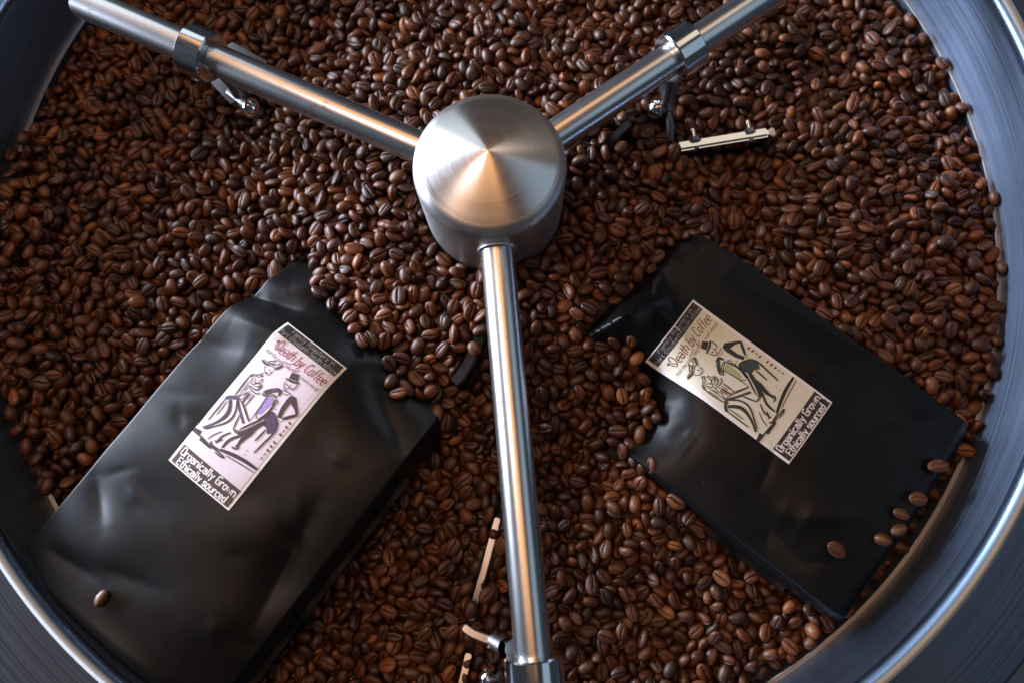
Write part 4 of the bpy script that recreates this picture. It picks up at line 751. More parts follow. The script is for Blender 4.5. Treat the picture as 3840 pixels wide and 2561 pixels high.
-19,9,340,1,2,-25,-8,0,698,-24,-23,-2,-5,11,367,-3,-21,5,13,10,-72,6,33,1,-15,12,-600,-32,5,-1,-25,1,92,-28,-5,-2,23,12,-48,10,19,-3,13,1,185,19,-8,-5,-17,1,306,4,-1,-1,-13,22,423,11,2,2,29,56,-116,25,8,-12,19,47,
-18,52,0,-3,35,15,-574,-31,7,22,-10,46,28,-3,-8,-6,-28,9,-238,14,0,4,31,0,329,-28,24,10,-1,52,-92,20,1,-30,15,9,77,11,-22,3,-19,47,-368,4,-10,-4,0,56,59,-3,7,-14,-25,18,90,-19,0,-36,7,1,133,-1,7,-4,30],
(4,98): [-788,-77,49,-30,3,-6,7,193,-5,11,32,0,5,-107,65,-34,-6,-7,23,284,-40,29,-7,2,8,-130,47,0,-2,10,3,38,52,1,-4,-2,7,61,57,27,3,10,29,-133,28,-7,-1,25,10,-57,22,-2,-3,-26,13,-284,11,3,1,-4,10,-415,51,33,5,-5,0,
324,-42,-6,-1,25,4,107,6,19,-4,-14,8,-300,2,-31,-1,-11,77,212,-8,-17,25,12,3,438,-20,3,-28,23,16,165,25,-9,-9,-19,1,210,-1,11,-1,-28,2,47,46,-6,1,24,31,-193,23,-3,-2,-13,29,381,-23,-32,0,-12,4,-195,47,-5,-3,-8,28,
65,8,-5,-2,31,5,363,-19,-9,3,26,3,235,-1,6,4,-10,18,-55,38,3,-35,11,47,265,0,-8,-2,-28,63,173,21,-8,-3,7,13,-13,58,-8,6,26,8,350,27,35,-3,-8,23,-725,-38,-8,8,-33,54,-20,92,-9,7,-35,29,758,-17,7,-29,-13,8,427,-11,4,
-3,17,6,-668,-29,-33,2,-14,5,648,-10,12,8,10,5,344,6,-17,-13,23,0,468,6,3,-33,-10,32,215,84,3,33,17,7,332,8,7,-7,-21,4,-99,90,-31,-5,13,4,382,8,0,8,-11,13,590,11,7,-7,-27,5,-512,7,-12,1,-24,28,-206,102,-29,-4,6,14,
405,-6,-4,-7,0,14,457,-13,-5,3,-10,9,-188,134,4,1,-29,5,499,20,3,3,16,15,168,102,9,-4,-5,6,318,57,-8,-2,-12,6,594,17,4,-5,-12,34,-686,-21,6,36,4,24,-251,89,-10,29,9,19,-257,86,6,2,16,25,-662,-9,-7,36,-4,0,178,91,
-11,-1,20,8,-655,13,2,3,24,43,-585,5,-8,12,15,24,-588,-7,-5,-36,-10,2,211,69,-3,33,-10,16,458,9,11,5,14,8,-646,8,-4,-1,-1,8,-563,-6,-26,2,13,3,321,35,36,-4,-7,8,427,6,-4,1,6,13,-683,-36,-35,1,6,32,-624,-35,10,-35,
-3,16,-739,-22,4,2,9,16,711,-23,10,1,35,52,-584,-33,-7,-3,12,16,338,19,-4,4,16,18,229,23,-2,33,11,9,27,-14,2,3,-12,23,371,12,3,1,-23,4,-697,-32,-4,1,19,2,170,-15,-6,-3,20,1,-650,-18,-9,22,-15,44,218,17,-3,11,6,22,
248,21,-6,-1,1,40,-107,27,4,-5,1,70,71,2,9,0,24,14,339,-23,11,0,-11,48,308,4,6,3,29,8,-213,26,-15,0,-19,12,-216,14,4,3,32,12,14,13,-32,0,5,3,-2,41,-3,-4,-19,7,-185,0,-4,2,-2,123,45,-11,16,1,11,1,8,7,-7,-1,-28],
(5,98): [-796,-50,41,5,30,1,35,71,16,-10,6,-13,44,-61,52,-6,2,33,29,215,-5,3,0,-1,5,340,-23,-1,25,17,2,-245,11,7,-4,25,40,383,-26,-11,-11,18,1,371,-10,-6,-9,-7,19,-31,13,6,-5,23,1,428,-14,0,-6,-28,14,-308,3,-6,-36,
5,9,-252,21,-32,-5,11,22,11,22,7,1,-25,40,179,29,6,31,13,2,202,2,7,-7,22,3,246,4,-6,-1,-10,119,468,12,-1,-6,-18,6,605,-17,6,2,14,12,-71,36,-1,-3,20,4,128,10,22,-1,27,52,147,27,20,7,2,27,363,9,-12,-1,-14,22,-702,-19,
2,-1,-16,3,379,0,2,-32,-10,34,108,47,8,1,-22,6,-160,118,-3,-5,-16,2,392,-3,-14,34,-5,3,277,41,-8,-33,-2,2,96,67,4,2,-1,7,-121,119,5,1,31,6,27,86,-4,4,-10,12,436,6,3,7,33,2,-702,-38,-6,7,35,8,-164,90,0,-32,-7,6,336,
15,30,1,5,52,-501,-2,28,-23,2,7,-36,104,-6,0,-30,1,-637,-5,5,0,32,0,196,76,6,3,-7,3,-261,120,3,-9,-25,2,-602,-24,4,1,10,8,-456,-13,-6,2,-3,37,-764,-27,7,1,-3,24,547,8,-6,4,35,30,-789,-14,34,-2,-2,2,-704,-1,-6,-14,9,
5,-233,147,-34,0,-10,19,-351,-5,-6,3,-30,9,-483,11,13,14,-20,16,-232,102,-1,35,-8,15,-683,27,8,1,2,10,639,9,2,34,10,38,-516,3,-10,-5,-15,4,495,19,8,12,15,12,-429,-25,-21,3,-25,5,-564,35,-10,0,-16,3,165,75,1,2,23,9,
166,108,-36,-2,-6,28,-440,-5,-33,-1,19,2,-181,100,-4,5,-5,13,-537,6,20,-6,11,14,-384,-11,9,-33,4,16,-526,10,0,-5,-19,17,226,53,9,-4,-35,4,-279,58,-3,5,16,22,688,-13,11,2,-33,4,292,31,-14,-4,-21,5,-307,39,-5,29,0,8,
136,75,-2,2,-1,24,-518,19,-1,-1,-2,15,-751,13,-1,-2,35,41,-659,-28,6,29,10,13,-510,-17,34,1,-7,4,37,27,-33,4,-10,7,633,3,2,1,-15,29,545,6,-4,-5,12,8,351,-1,-9,-5,-33,21,230,3,-3,-6,-21,25,435,-15,-23,-5,1,6,-607,4,
-26,0,-28,13,28,22,22,3,25,21,431,-9,-20,-5,18,10,162,7,3,2,-13,22,-88,32,-11,5,-23,75,-75,24,1,-8,21,4,515,-14,-34,1,-18,5,-117,22,13,6,7,10,292,-7,-25,2,18,4,243,-39,-15,2,-29,102,288,1,-3,1,-18,101,-12,1,0,-35,-10],
(0,102): [-786,-205,36,34,-1,12,8,173,2,-5,3,3,11,81,65,8,29,-4,2,-46,34,28,-3,4,22,-35,9,17,7,-10,10,63,8,-5,-1,22,6,-181,29,-2,36,13,14,52,4,-29,0,-15,2,211,-24,8,-1,0,2,-189,37,34,-7,-1,6,-244,32,2,32,5,2,228,
-33,-9,2,5,5,406,-17,16,6,7,2,12,-10,-26,-3,21,22,-127,29,0,-1,18,27,-387,31,-9,-5,-34,10,-397,12,-5,-36,12,17,-150,3,7,1,-22,12,483,-41,-7,0,-28,38,570,-26,31,-5,-2,25,340,-7,5,7,26,13,45,26,-3,1,1,61,-50,30,-4,-9,
26,3,-27,32,-34,2,18,7,47,6,8,-3,-34,6,427,-20,4,-3,12,4,-116,43,3,-2,36,4,86,-4,-6,-2,-36,6,367,-5,0,-2,-15,5,-15,43,23,-3,-9,8,210,-5,1,8,-33,5,660,-9,3,6,-19,3,267,14,7,1,31,2,50,2,4,1,-32,1,691,-18,-2,-5,-23,12,
383,15,31,9,-6,33,155,-16,-6,-9,-10,12,-68,37,34,5,1,34,-65,26,-6,-5,-2,18,596,0,23,-7,4,12,74,37,8,1,-30,25,-764,7,11,7,20,2,474,6,34,7,-5,9,115,62,12,-2,-10,14,462,-12,-6,0,27,4,334,11,-11,6,-20,8,113,52,-9,-1,10,
9,335,19,14,0,29,9,73,85,6,2,27,2,-618,-39,14,5,-33,23,-149,84,-29,2,3,0,290,26,-4,-1,-29,3,-610,5,8,-6,3,0,410,-7,1,-10,-27,2,621,-7,-2,4,5,2,511,4,-4,-29,14,17,653,-19,-13,2,23,2,-474,-1,7,-3,-35,17,418,8,2,34,
-13,15,-781,-13,4,-3,-26,1,468,18,-11,8,-15,4,390,-1,11,7,-12,12,-27,80,-8,1,-8,5,-750,-1,3,7,6,16,384,1,-10,-7,20,6,545,4,5,-2,4,7,-745,6,-11,1,-10,9,700,-7,4,-1,32,9,151,108,-8,-7,35,8,-494,19,-4,-5,7,14,433,-2,
-13,-7,-11,13,275,72,0,2,-17,5,-703,-21,-8,-1,27,2,425,-10,-29,3,0,3,-207,150,-35,0,3,10,-391,-24,-19,0,34,33,-112,108,-2,-11,2,27,588,20,-14,-4,1,3,207,60,-7,1,6,1,-622,13,8,2,-36,5,-483,16,7,-1,7,3,-271,81,-2,7,
16,8,-560,-5,6,-36,10,5,750,-4,2,-6,20,10,467,22,17,0,8,2,-72,93,32,0,10,5,-603,-9,-2,36,-4,7,-527,26,-8,-5,15,3,460,13,26,4,-19,1,-292,68,14,10,-29,2,797,-19,34,4,12,6,-570,19,1,1,25,7,-620,30,1,-4,-9,1,456,17,-25,
6,-14,6,208,66,-35,-2,-16,12,-670,0,3,11,-17,3,-122,100,6,3,-26,1,-288,50,1,-2,34,7,10,99,5,-9,26,3,-297,55,-18,2,12,3,-505,22,-14,1,13,11,-757,-9,2,27,-17,3,-606,-5,-4,-2,-33,6,-107,90,7,2,7,8,-617,4,5,34,1,20,
-696,-14,-29,-1,-15,1,386,-24,-6,-2,-3,4,-392,45,-21,-4,-16,10,604,-10,18,-1,-12,1,276,43,10,-5,-35,4,383,6,-16,8,-20,6,-87,66,-8,33,5,2,348,6,30,5,-1,27,-535,8,3,1,-22,4,484,-5,-13,27,11,5,298,14,-8,-3,34,2,-703,
-26,2,2,23,3,684,-17,-14,-1,32,6,430,22,29,1,-9,21,580,-20,-6,0,21,12,-582,-41,-30,1,-14,1,-522,-16,3,33,-6,4,54,25,-7,4,-1,9,340,-6,-8,30,-14,8,176,9,6,-14,16,18,179,15,-21,-5,23,9,-583,-28,-5,-1,-34,19,383,16,-1,
-3,33,10,-623,-12,-35,0,-5,0,271,24,3,-35,-1,24,109,-24,-10,1,-16,9,-630,-8,-28,1,24,1,447,-8,5,-7,0,0,686,-33,-7,13,33,13,-675,-44,30,-3,-20,22,-46,19,2,6,-6,15,77,13,4,-2,11,7,183,-17,5,34,-6,7,306,9,19,8,5,5,
-150,36,1,2,-2,0,-50,26,-30,-2,-4,10,68,7,5,-2,23,20,329,-12,-10,-2,-25,23,-582,5,7,0,32,29,378,-21,-8,8,-17,1,514,-38,-8,26,6,8,313,-7,-35,-2,7,38,71,-19,1,-35,-9,8,215,-13,-6,1,19,11,374,-13,-21,7,-18,4,439,-24,
-6,-4,3,16,-271,15,14,13,17,14,246,-39,5,-2,17,19,-121,20,3,-32,13,38,330,-27,-28,2,1,8,52,-6,-6,3,-21,18,226,-47,31,-1,2,10,-13,8,4,-35,9,12,-22,2,23,-2,-1,32,-88,12,21,5,18,5,30,12,16,0,19],
(1,102): [-816,-34,11,-9,-27,13,24,-135,42,-29,1,20,18,157,8,-2,-36,12,8,-266,15,-34,0,13,1,248,-26,31,-2,1,20,209,-7,33,-4,4,11,228,0,8,-4,-12,8,-46,-6,-8,-4,-11,4,358,-19,-6,9,-32,15,133,18,-2,-4,9,3,-350,50,-28,
-2,1,9,-362,22,6,-2,-25,30,-230,11,5,-4,11,8,-248,24,26,-10,18,7,301,-46,6,36,6,4,41,15,2,7,35,10,-166,26,5,-4,6,6,-285,0,32,0,0,7,-258,20,22,-5,-8,11,-50,12,7,0,-1,11,207,-19,30,0,7,21,403,-41,5,2,-9,9,113,17,-2,
-1,-33,4,230,-26,11,9,23,9,-253,8,-7,33,-10,21,-292,0,3,-34,3,1,-231,37,3,0,26,3,275,8,-31,-1,-17,4,89,17,0,-34,6,10,72,23,-1,3,-1,20,105,16,3,-3,-14,6,395,-12,-5,13,11,13,136,27,-2,-2,-35,1,-63,26,-5,0,27,24,641,
-17,-4,-28,-15,9,-37,37,8,3,-6,19,-51,37,-5,4,28,9,-13,24,1,-35,-7,10,343,2,5,-3,21,5,327,12,-1,-4,16,52,-720,-35,4,0,-25,0,634,-2,8,1,10,11,-50,23,-5,-1,15,21,271,6,0,-25,-17,8,-20,34,20,-2,3,0,119,53,-6,2,21,23,
169,30,-1,3,28,3,13,42,0,-2,28,8,-7,47,6,-4,35,7,577,-24,-17,-1,-19,31,-34,87,8,31,-7,12,-166,122,0,6,-28,12,-180,126,-2,1,10,32,65,76,4,2,7,4,34,80,-3,3,-22,8,-607,-20,11,11,1,1,-153,131,4,-6,-30,1,-787,-26,30,-1,
-13,5,-504,-3,4,-1,-23,7,135,93,7,-9,-23,4,-600,-15,-6,-32,-12,0,-161,103,15,0,26,5,404,7,15,1,28,8,-530,-5,26,-12,14,14,-533,8,-3,2,13,0,-47,90,-20,3,-29,2,377,9,-20,-10,21,6,-248,107,-3,-3,10,0,-103,113,-6,4,-13,
2,58,89,-5,3,5,11,649,-12,-23,23,4,14,-541,18,13,-2,-4,8,-442,-7,-31,2,-14,1,196,106,-19,2,-25,0,244,75,3,-30,-10,2,-473,32,-1,10,5,2,-186,113,5,-1,29,8,761,-16,-15,5,-27,4,287,53,-5,-31,-12,5,264,75,7,23,0,1,230,
73,30,-1,-4,1,-360,27,-21,2,5,7,-770,-9,5,-9,-35,2,-99,98,-16,29,-3,9,781,-16,9,0,-22,23,-405,-28,2,-3,34,5,309,55,-30,2,15,6,234,90,3,-5,29,17,-787,6,-6,9,14,1,725,-8,6,-4,12,24,-227,92,0,1,18,3,-323,46,35,-1,-4,0,
559,25,14,-11,24,16,347,10,-2,1,-33,0,661,-5,-7,3,-2,17,354,5,16,-9,-22,12,118,99,25,5,-24,1,369,-5,-5,2,36,1,-705,21,-19,-33,0,5,-238,78,1,0,-33,3,-373,-21,1,33,9,4,205,87,8,16,13,9,-576,0,6,-1,14,14,388,-2,6,-2,
-28,16,184,79,-6,4,23,1,87,100,-25,-5,21,7,108,87,6,2,31,9,-500,-6,-31,-2,-9,9,667,0,16,6,-12,4,-539,11,-16,-7,9,4,437,6,10,-4,-19,5,-351,9,10,3,-28,6,-241,88,35,-1,-15,22,247,58,9,9,-4,3,-67,79,4,-4,3,14,310,45,12,
-1,9,1,45,81,-2,-6,-14,0,158,89,-7,1,-34,4,548,-2,4,-8,-33,11,-10,59,8,-1,22,6,75,59,-12,-6,18,4,124,90,0,-1,-30,3,-730,-13,0,-35,15,0,294,28,-1,0,13,5,132,48,3,-4,-25,7,721,-20,-31,-2,5,1,398,-1,2,-3,4,4,495,-9,-2,
8,-13,12,-682,-30,-5,0,-31,19,319,-8,8,-11,3,3,-566,-8,-15,-7,11,10,-583,-10,8,7,16,19,507,8,11,-6,6,11,20,37,4,-2,-10,1,-542,-5,21,2,8,22,75,37,-1,-35,-1,1,-642,-27,4,0,-27,1,87,22,-33,-1,15,30,-631,-31,-26,-1,25,
14,-663,-18,7,35,7,17,363,17,6,3,27,15,583,-17,1,-6,-25,20,193,-17,-2,36,6,29,619,-17,20,2,7,67,386,-19,2,0,-12,29,400,-20,11,11,-20,5,209,-20,18,11,-15,29,-131,19,-32,3,12,5,167,-9,-5,-34,-9,10,134,4,-5,-15,23,44,
90,-19,7,8,34,0,142,-12,-13,0,14,4,-209,12,0,-35,8,8,-299,24,-36,-6,13,2,-89,30,-8,-4,24,5,341,-18,4,-4,11,4,-210,24,0,-6,-29,13,-65,15,10,-10,14,1,-246,2,-30,6,-1,26,311,-41,-6,1,-11,3,226,-27,30,-3,-9,1,-286,13,
-13,7,-21,2,12,-10,36,1,0,8,112,-25,0,36,-10,14,-235,21,-1,-34,-9,10,-89,-12,5,1,-35,14,53,-10,7,1,10,7,72,-10,-4,-2,33],
(2,102): [-764,149,52,-3,34,14,2,103,7,-20,-3,5,18,14,39,0,-29,-5,10,87,-5,8,-8,-1,17,111,58,-1,-3,-4,4,-101,3,-6,-2,-11,10,27,-19,1,-35,-18,4,-156,20,-6,7,-20,9,20,15,9,-6,34,7,196,16,-3,-3,-3,12,302,-27,14,27,-2,
4,-453,-9,5,6,-23,7,-108,37,-3,34,11,1,-121,23,-11,12,19,1,336,-39,16,5,28,2,160,-1,-1,-7,-22,2,-230,28,5,-5,-34,3,-379,53,33,0,7,7,-369,30,13,-5,33,8,347,-16,-6,6,6,3,75,5,6,-4,34,8,42,27,0,2,-4,2,8,15,5,8,-27,1,
-110,0,31,0,-3,1,161,5,17,-3,0,11,250,-27,-8,-32,-6,11,477,-28,-4,7,-6,6,270,-40,5,1,-3,18,-163,34,-8,9,0,7,559,-2,-1,6,-23,15,-183,43,14,27,-5,18,403,-37,11,-5,-2,13,615,-27,5,21,7,8,124,20,-6,0,23,3,570,-6,-5,0,
17,8,227,-2,-7,2,23,6,473,-13,-19,-27,-2,19,-39,55,1,5,1,5,41,50,-2,6,2,22,19,30,-3,-4,31,15,488,-12,0,1,32,4,-125,36,-12,-2,-23,15,311,12,-30,3,-9,1,95,7,-18,-2,28,31,518,-1,8,-6,-12,46,534,-7,15,-3,-8,10,405,33,
-3,-5,6,3,122,52,7,-1,14,34,311,-5,-3,8,14,5,609,-7,-3,-1,-24,3,-26,47,34,6,0,3,394,9,6,7,-9,30,428,5,-11,1,13,11,212,34,1,33,-9,13,721,-15,-21,4,-8,5,186,55,-7,7,30,4,370,26,-5,0,26,3,-62,85,8,-2,-11,0,-17,106,20,
-1,28,12,353,11,-4,32,10,1,134,77,-9,-6,11,3,600,-3,4,10,17,10,-556,-14,-17,-2,-3,2,673,-15,9,3,16,15,351,2,6,9,-11,2,-555,10,-3,-3,6,3,-580,-29,6,-6,15,0,188,87,28,20,5,2,73,79,4,0,-22,4,148,76,2,2,-2,11,-517,7,6,
-36,2,9,502,-3,4,0,10,3,-453,7,0,-2,-18,18,-70,84,-6,1,-5,14,713,-26,-30,4,-13,3,517,7,-5,4,9,25,-363,3,-14,35,1,17,-622,15,-6,-1,-7,3,-559,10,20,-1,-26,1,-537,9,-8,1,20,19,193,79,5,-2,-36,1,744,-12,35,-2,13,14,145,
115,-2,1,22,4,-534,13,23,1,15,1,-185,155,8,5,-29,26,-544,11,-8,1,-24,9,335,18,-5,-31,3,13,-207,123,-3,0,32,4,477,25,12,-2,-16,10,-390,3,-7,-2,6,4,-301,29,10,8,-10,3,-565,3,-2,1,6,8,-469,-9,0,-27,18,6,246,91,-1,4,17,
8,-124,98,5,0,16,1,273,36,3,-32,15,4,713,-18,9,-15,-25,2,-509,23,-16,2,20,0,-428,16,-11,5,-6,7,-189,100,4,0,35,8,104,91,15,2,17,1,-717,8,16,2,35,2,-257,87,-1,2,34,2,529,22,10,36,-7,6,-383,-30,-1,-32,-19,2,-448,7,14,
32,1,7,484,11,34,7,9,8,471,6,0,31,-7,7,56,111,8,0,30,41,109,115,10,-5,-18,1,241,69,1,-31,-6,3,259,41,1,2,0,4,-17,90,-12,1,4,3,392,14,-1,2,-25,0,667,-4,-5,2,-20,8,-706,1,-22,-2,5,0,588,10,-6,-5,7,2,-589,25,13,1,-12,
11,-298,34,-21,6,-21,13,-41,82,-35,-6,-13,1,-776,-21,7,4,32,18,375,16,-13,21,-9,1,445,-10,8,0,-16,7,-494,25,6,-5,-32,2,528,-32,-35,1,12,21,-594,-11,-6,-1,14,0,599,-19,-7,4,3,11,130,43,-1,5,-29,8,231,29,-13,24,-9,13,
374,21,-4,4,-16,8,194,0,31,4,11,18,-721,-27,6,-36,-12,8,708,-18,-8,3,-25,10,700,-10,-8,-4,5,33,142,-6,9,-5,-5,40,23,-18,-24,15,-3,11,291,16,-35,-6,2,27,247,2,-4,0,-22,5,322,23,8,-1,-17,14,289,-4,3,-3,-28,3,103,7,11,
2,-5,5,374,-3,-7,9,-30,39,404,0,-31,3,-6,25,-32,15,-1,0,-24,40,536,-22,12,36,-2,12,70,15,5,28,1,6,368,-16,-5,-8,20,2,263,-22,-5,-1,21,7,-62,-1,3,31,4,19,231,-14,20,-25,8,14,188,-31,6,-3,-28,7,186,-10,-14,-2,-31,1,
-183,24,-2,1,9,15,-248,8,-1,-36,5,0,221,-16,30,-2,-22,0,377,-25,1,-3,-4,8,-425,-26,8,-34,7,23,217,-5,3,2,20,4,331,-42,6,0,1,16,228,-25,-4,-5,-14,1,-149,-9,29,-1,-14,2,52,-15,-33,0,5,13,174,6,-4,-2,-15,24,-244,7,-7,
2,27,5,92,5,11,-3,-12,18,119,2,0,-3,-29,8,130,-25,6,35,-2],
(3,102): [-793,-60,19,1,-1,10,15,-147,-5,7,35,4,21,178,3,-1,6,26,25,-26,12,3,-28,-4,15,-232,35,35,0,5,26,131,4,33,-3,4,20,-70,3,6,31,11,28,-300,8,16,0,20,26,-193,37,-36,0,-1,17,-18,39,6,-3,23,16,133,26,-10,5,12,18,
528,-16,3,34,-13,18,189,-3,4,-2,-22,3,-148,45,-3,2,25,1,-207,17,-7,2,33,4,57,35,-8,30,8,9,261,-4,9,-3,-1,25,490,-1,7,5,-19,4,356,-24,30,-1,-19,12,448,-8,3,0,23,13,-83,48,-9,-31,-13,8,331,-17,9,-4,-13,3,573,12,-3,-3,
-14,2,-208,17,8,7,-3,9,486,-6,19,-22,9,14,-162,27,0,-30,3,0,61,19,-14,8,3,19,61,9,4,12,21,12,214,-23,5,-5,-34,8,100,21,-2,-12,36,8,250,-16,-30,-9,-6,37,515,17,-1,-1,14,4,321,4,-8,7,36,7,-13,57,-22,2,-10,5,565,-30,4,
32,7,3,424,29,-5,4,32,16,504,20,1,6,24,21,290,-2,9,-8,-30,1,-12,58,-8,2,8,1,-49,48,8,8,15,4,214,35,7,-5,-5,10,186,52,-3,3,7,7,389,19,-11,-33,8,0,673,-3,-11,-1,-16,15,-59,75,4,-35,-7,8,284,15,0,11,-15,0,327,8,-13,0,
21,10,-69,70,-28,1,19,2,-716,-22,22,2,-24,0,-649,-48,-36,0,-4,5,-739,-41,0,0,-5,5,-118,90,1,-30,2,20,35,92,5,-3,22,6,736,-9,6,-1,18,3,105,54,35,-3,-3,27,-602,-37,0,-1,14,8,54,80,6,3,35,10,324,29,-19,4,-2,1,742,-31,
35,-7,-5,2,191,71,8,-1,-21,2,529,8,-33,-2,19,2,-26,89,-10,-28,14,9,-794,-20,-4,-6,-33,3,-717,-25,6,0,20,10,-474,-12,8,34,3,3,-490,-5,25,-11,-9,3,-698,-21,3,1,-25,19,-64,82,17,-5,31,2,-260,114,7,4,0,8,700,-12,28,-8,
6,12,-123,95,-4,0,-26,4,403,15,2,-2,12,2,-251,83,-7,-5,17,1,335,27,2,-3,2,20,-246,89,-7,3,-29,3,-393,-25,5,-5,-25,21,-136,109,-1,4,-21,1,607,20,-6,-30,-17,1,-499,3,-3,1,-33,6,-664,7,9,2,-9,14,342,39,-26,-6,-8,7,292,
44,1,36,-3,0,493,18,-15,4,21,2,595,18,3,-28,-18,5,-392,0,-6,-9,34,4,-197,111,29,-13,7,19,-683,7,-7,-4,26,7,-742,18,-3,-1,18,3,-766,9,-5,-3,17,9,595,6,20,-9,1,2,-371,-11,4,-33,10,8,-366,8,-11,-4,-18,6,-359,14,3,-35,
-7,0,406,1,-2,3,34,2,-192,100,-5,-1,26,0,-155,122,10,30,8,5,365,25,-18,-13,9,15,137,91,6,33,2,2,-466,-15,-8,0,-9,4,-536,27,-8,9,24,4,-470,20,3,31,19,10,751,-24,-6,-33,14,8,-770,0,-8,-1,16,6,524,19,-11,-5,7,11,-41,
102,-2,-1,-6,14,-550,16,22,-1,-18,0,320,39,-34,-3,8,1,-493,20,24,-5,-4,0,67,84,-5,-2,29,2,-370,-3,-8,0,-17,6,545,7,-8,3,-32,12,65,70,29,-1,-21,6,408,-9,-5,33,-2,1,78,89,2,-7,30,8,-622,-18,34,-1,14,15,87,61,-35,2,5,
1,334,-2,-3,-4,14,4,-588,-18,-33,1,8,4,209,55,9,-34,-3,5,-638,-23,2,-6,-29,2,154,69,-1,-1,19,8,-506,27,-6,2,33,2,431,12,1,-8,-10,8,-549,-9,-4,-4,18,2,-536,8,-2,-32,-9,19,-695,-17,1,-3,-34,12,-615,-20,-3,35,3,9,51,
47,7,-6,32,12,65,43,-8,-7,-30,1,760,-10,-17,-19,1,14,430,2,-6,1,-33,1,308,6,20,-31,-1,5,-598,-40,6,-34,-9,4,543,-5,-6,1,-11,1,-660,-36,-3,35,-15,25,-704,-24,-6,1,22,17,131,11,22,28,2,6,391,-1,-7,2,-20,13,-10,22,23,
-8,-16,2,-716,-32,-29,-1,4,0,326,15,-4,-31,-5,7,529,-8,1,4,-35,17,612,-24,2,-33,16,10,178,7,1,-4,-16,8,140,21,-12,4,-35,2,75,-11,8,0,-19,2,35,-33,6,-2,33,25,-33,4,3,36,-10,5,89,18,-1,-2,11,14,-30,19,-4,0,34,23,512,
-27,-1,-26,-8,6,158,25,-1,-3,24,30,212,-20,-6,-1,33,14,581,-43,6,-1,11,14,502,-16,7,1,-28,9,565,-9,-4,-9,-5,5,-4,24,17,-4,-3,10,502,-26,31,-1,21,6,321,-40,5,5,1,11,-35,29,-6,2,11,15,-187,0,-5,0,-8,10,379,-18,1,-5,
-3,3,444,-34,3,-32,4,1,-173,22,-4,4,-3,9,336,-21,20,-27,6,13,-205,-6,-3,-35,-6,4,-261,6,-13,27,8,10,150,-12,4,-2,-14,1,-20,20,0,-2,-19,3,-192,3,17,0,8,5,35,-11,18,-1,-29,8,-442,-30,7,-35,-6,29,-66,3,7,-1,21,45,312,
-22,-4,3,-9,6,-251,24,10,0,4,3,150,-31,5,-2,-2,13,-107,-6,-10,-23,8,24,-174,15,-2,-7,23,13,-5,-19,-29,-1,4],
(4,102): [-795,-28,17,13,-2,-35,34,-91,9,-6,11,-18,1,118,-6,-25,5,14,7,-167,14,-1,-3,24,26,12,9,-9,4,-14,19,175,-21,-34,1,3,13,-246,15,8,0,21,13,-427,-6,7,31,7,19,373,-11,-3,-9,27,1,-147,3,5,-32,1,5,413,-21,-1,-2,
-19,15,-397,63,-31,-2,-4,0,-247,19,-11,29,3,9,308,-25,5,27,-11,3,-264,34,-11,-4,-12,13,374,-24,-21,11,14,36,-377,-6,-4,1,2,7,358,-11,-2,2,-35,2,-208,54,8,-1,-7,28,-10,17,-36,0,-3,20,-20,33,32,2,-16,1,228,-13,31,1,
-5,6,583,-26,8,5,-15,6,246,-5,12,-3,20,3,-122,59,-31,1,-13,1,-189,62,1,-1,1,1,-68,36,26,5,17,5,128,17,5,1,-13,14,482,-5,5,3,29,5,195,-2,-34,1,6,6,492,-6,25,-7,-4,15,164,3,-13,-8,7,1,450,-16,-1,-1,-15,5,-68,20,28,-3,
-6,15,129,20,4,-2,14,2,287,2,7,12,24,7,347,-2,-6,-2,-1,0,606,-15,-2,-2,2,4,556,-12,-19,1,-15,34,165,22,0,29,-9,5,-2,44,14,-5,-29,9,265,-28,31,-2,19,4,450,-1,7,3,30,9,407,2,29,2,-17,1,115,29,2,-3,25,14,612,-13,-2,11,
-1,1,719,-28,4,-33,-13,3,281,-7,14,2,-27,22,92,34,-13,-7,-16,15,385,-8,-1,-4,12,21,-733,-25,-1,30,16,5,440,-12,-2,35,-14,14,434,12,-9,7,7,2,108,44,7,0,-26,4,-27,54,-2,-6,-21,1,210,34,9,4,-35,0,738,-20,11,1,-29,6,4,
72,-26,6,-4,7,169,62,-32,-4,-4,13,257,50,6,27,-12,8,474,22,-33,-1,1,30,-168,116,-9,-2,32,14,725,-20,-1,34,-12,3,-671,-35,-1,7,-26,2,-531,13,6,3,36,10,-550,-19,33,-7,0,7,604,-42,-32,-1,5,2,-748,-4,29,-8,-1,24,144,99,
-1,0,20,16,-479,20,-7,26,-1,18,342,36,-6,-5,-9,10,497,15,-4,33,-14,34,-119,98,7,-2,-18,7,316,49,12,-2,21,5,265,72,-32,-9,1,7,187,102,-2,1,-30,4,-300,36,-9,-6,22,5,-423,-32,34,-4,8,14,-570,22,24,2,16,1,-489,9,34,5,
-9,14,298,68,20,4,7,8,-639,11,-5,-7,-19,2,391,6,4,34,-4,3,-438,0,-1,-32,-14,18,-298,29,-8,-6,23,5,-266,105,6,4,-9,5,-789,0,2,-29,-13,4,-247,74,10,-7,12,7,-763,-15,4,-31,18,6,-507,13,12,-13,-19,5,-420,12,-12,-23,5,
11,384,-10,-4,2,36,25,683,-4,-3,-34,8,10,-242,77,16,2,-17,5,-792,-2,5,-8,6,7,-478,-5,-28,22,-2,12,-353,15,-15,-6,-8,18,54,97,-13,-13,-1,22,-704,-16,-6,7,29,1,-517,0,30,1,14,4,-432,10,-3,0,31,2,-741,-8,-6,31,-2,0,
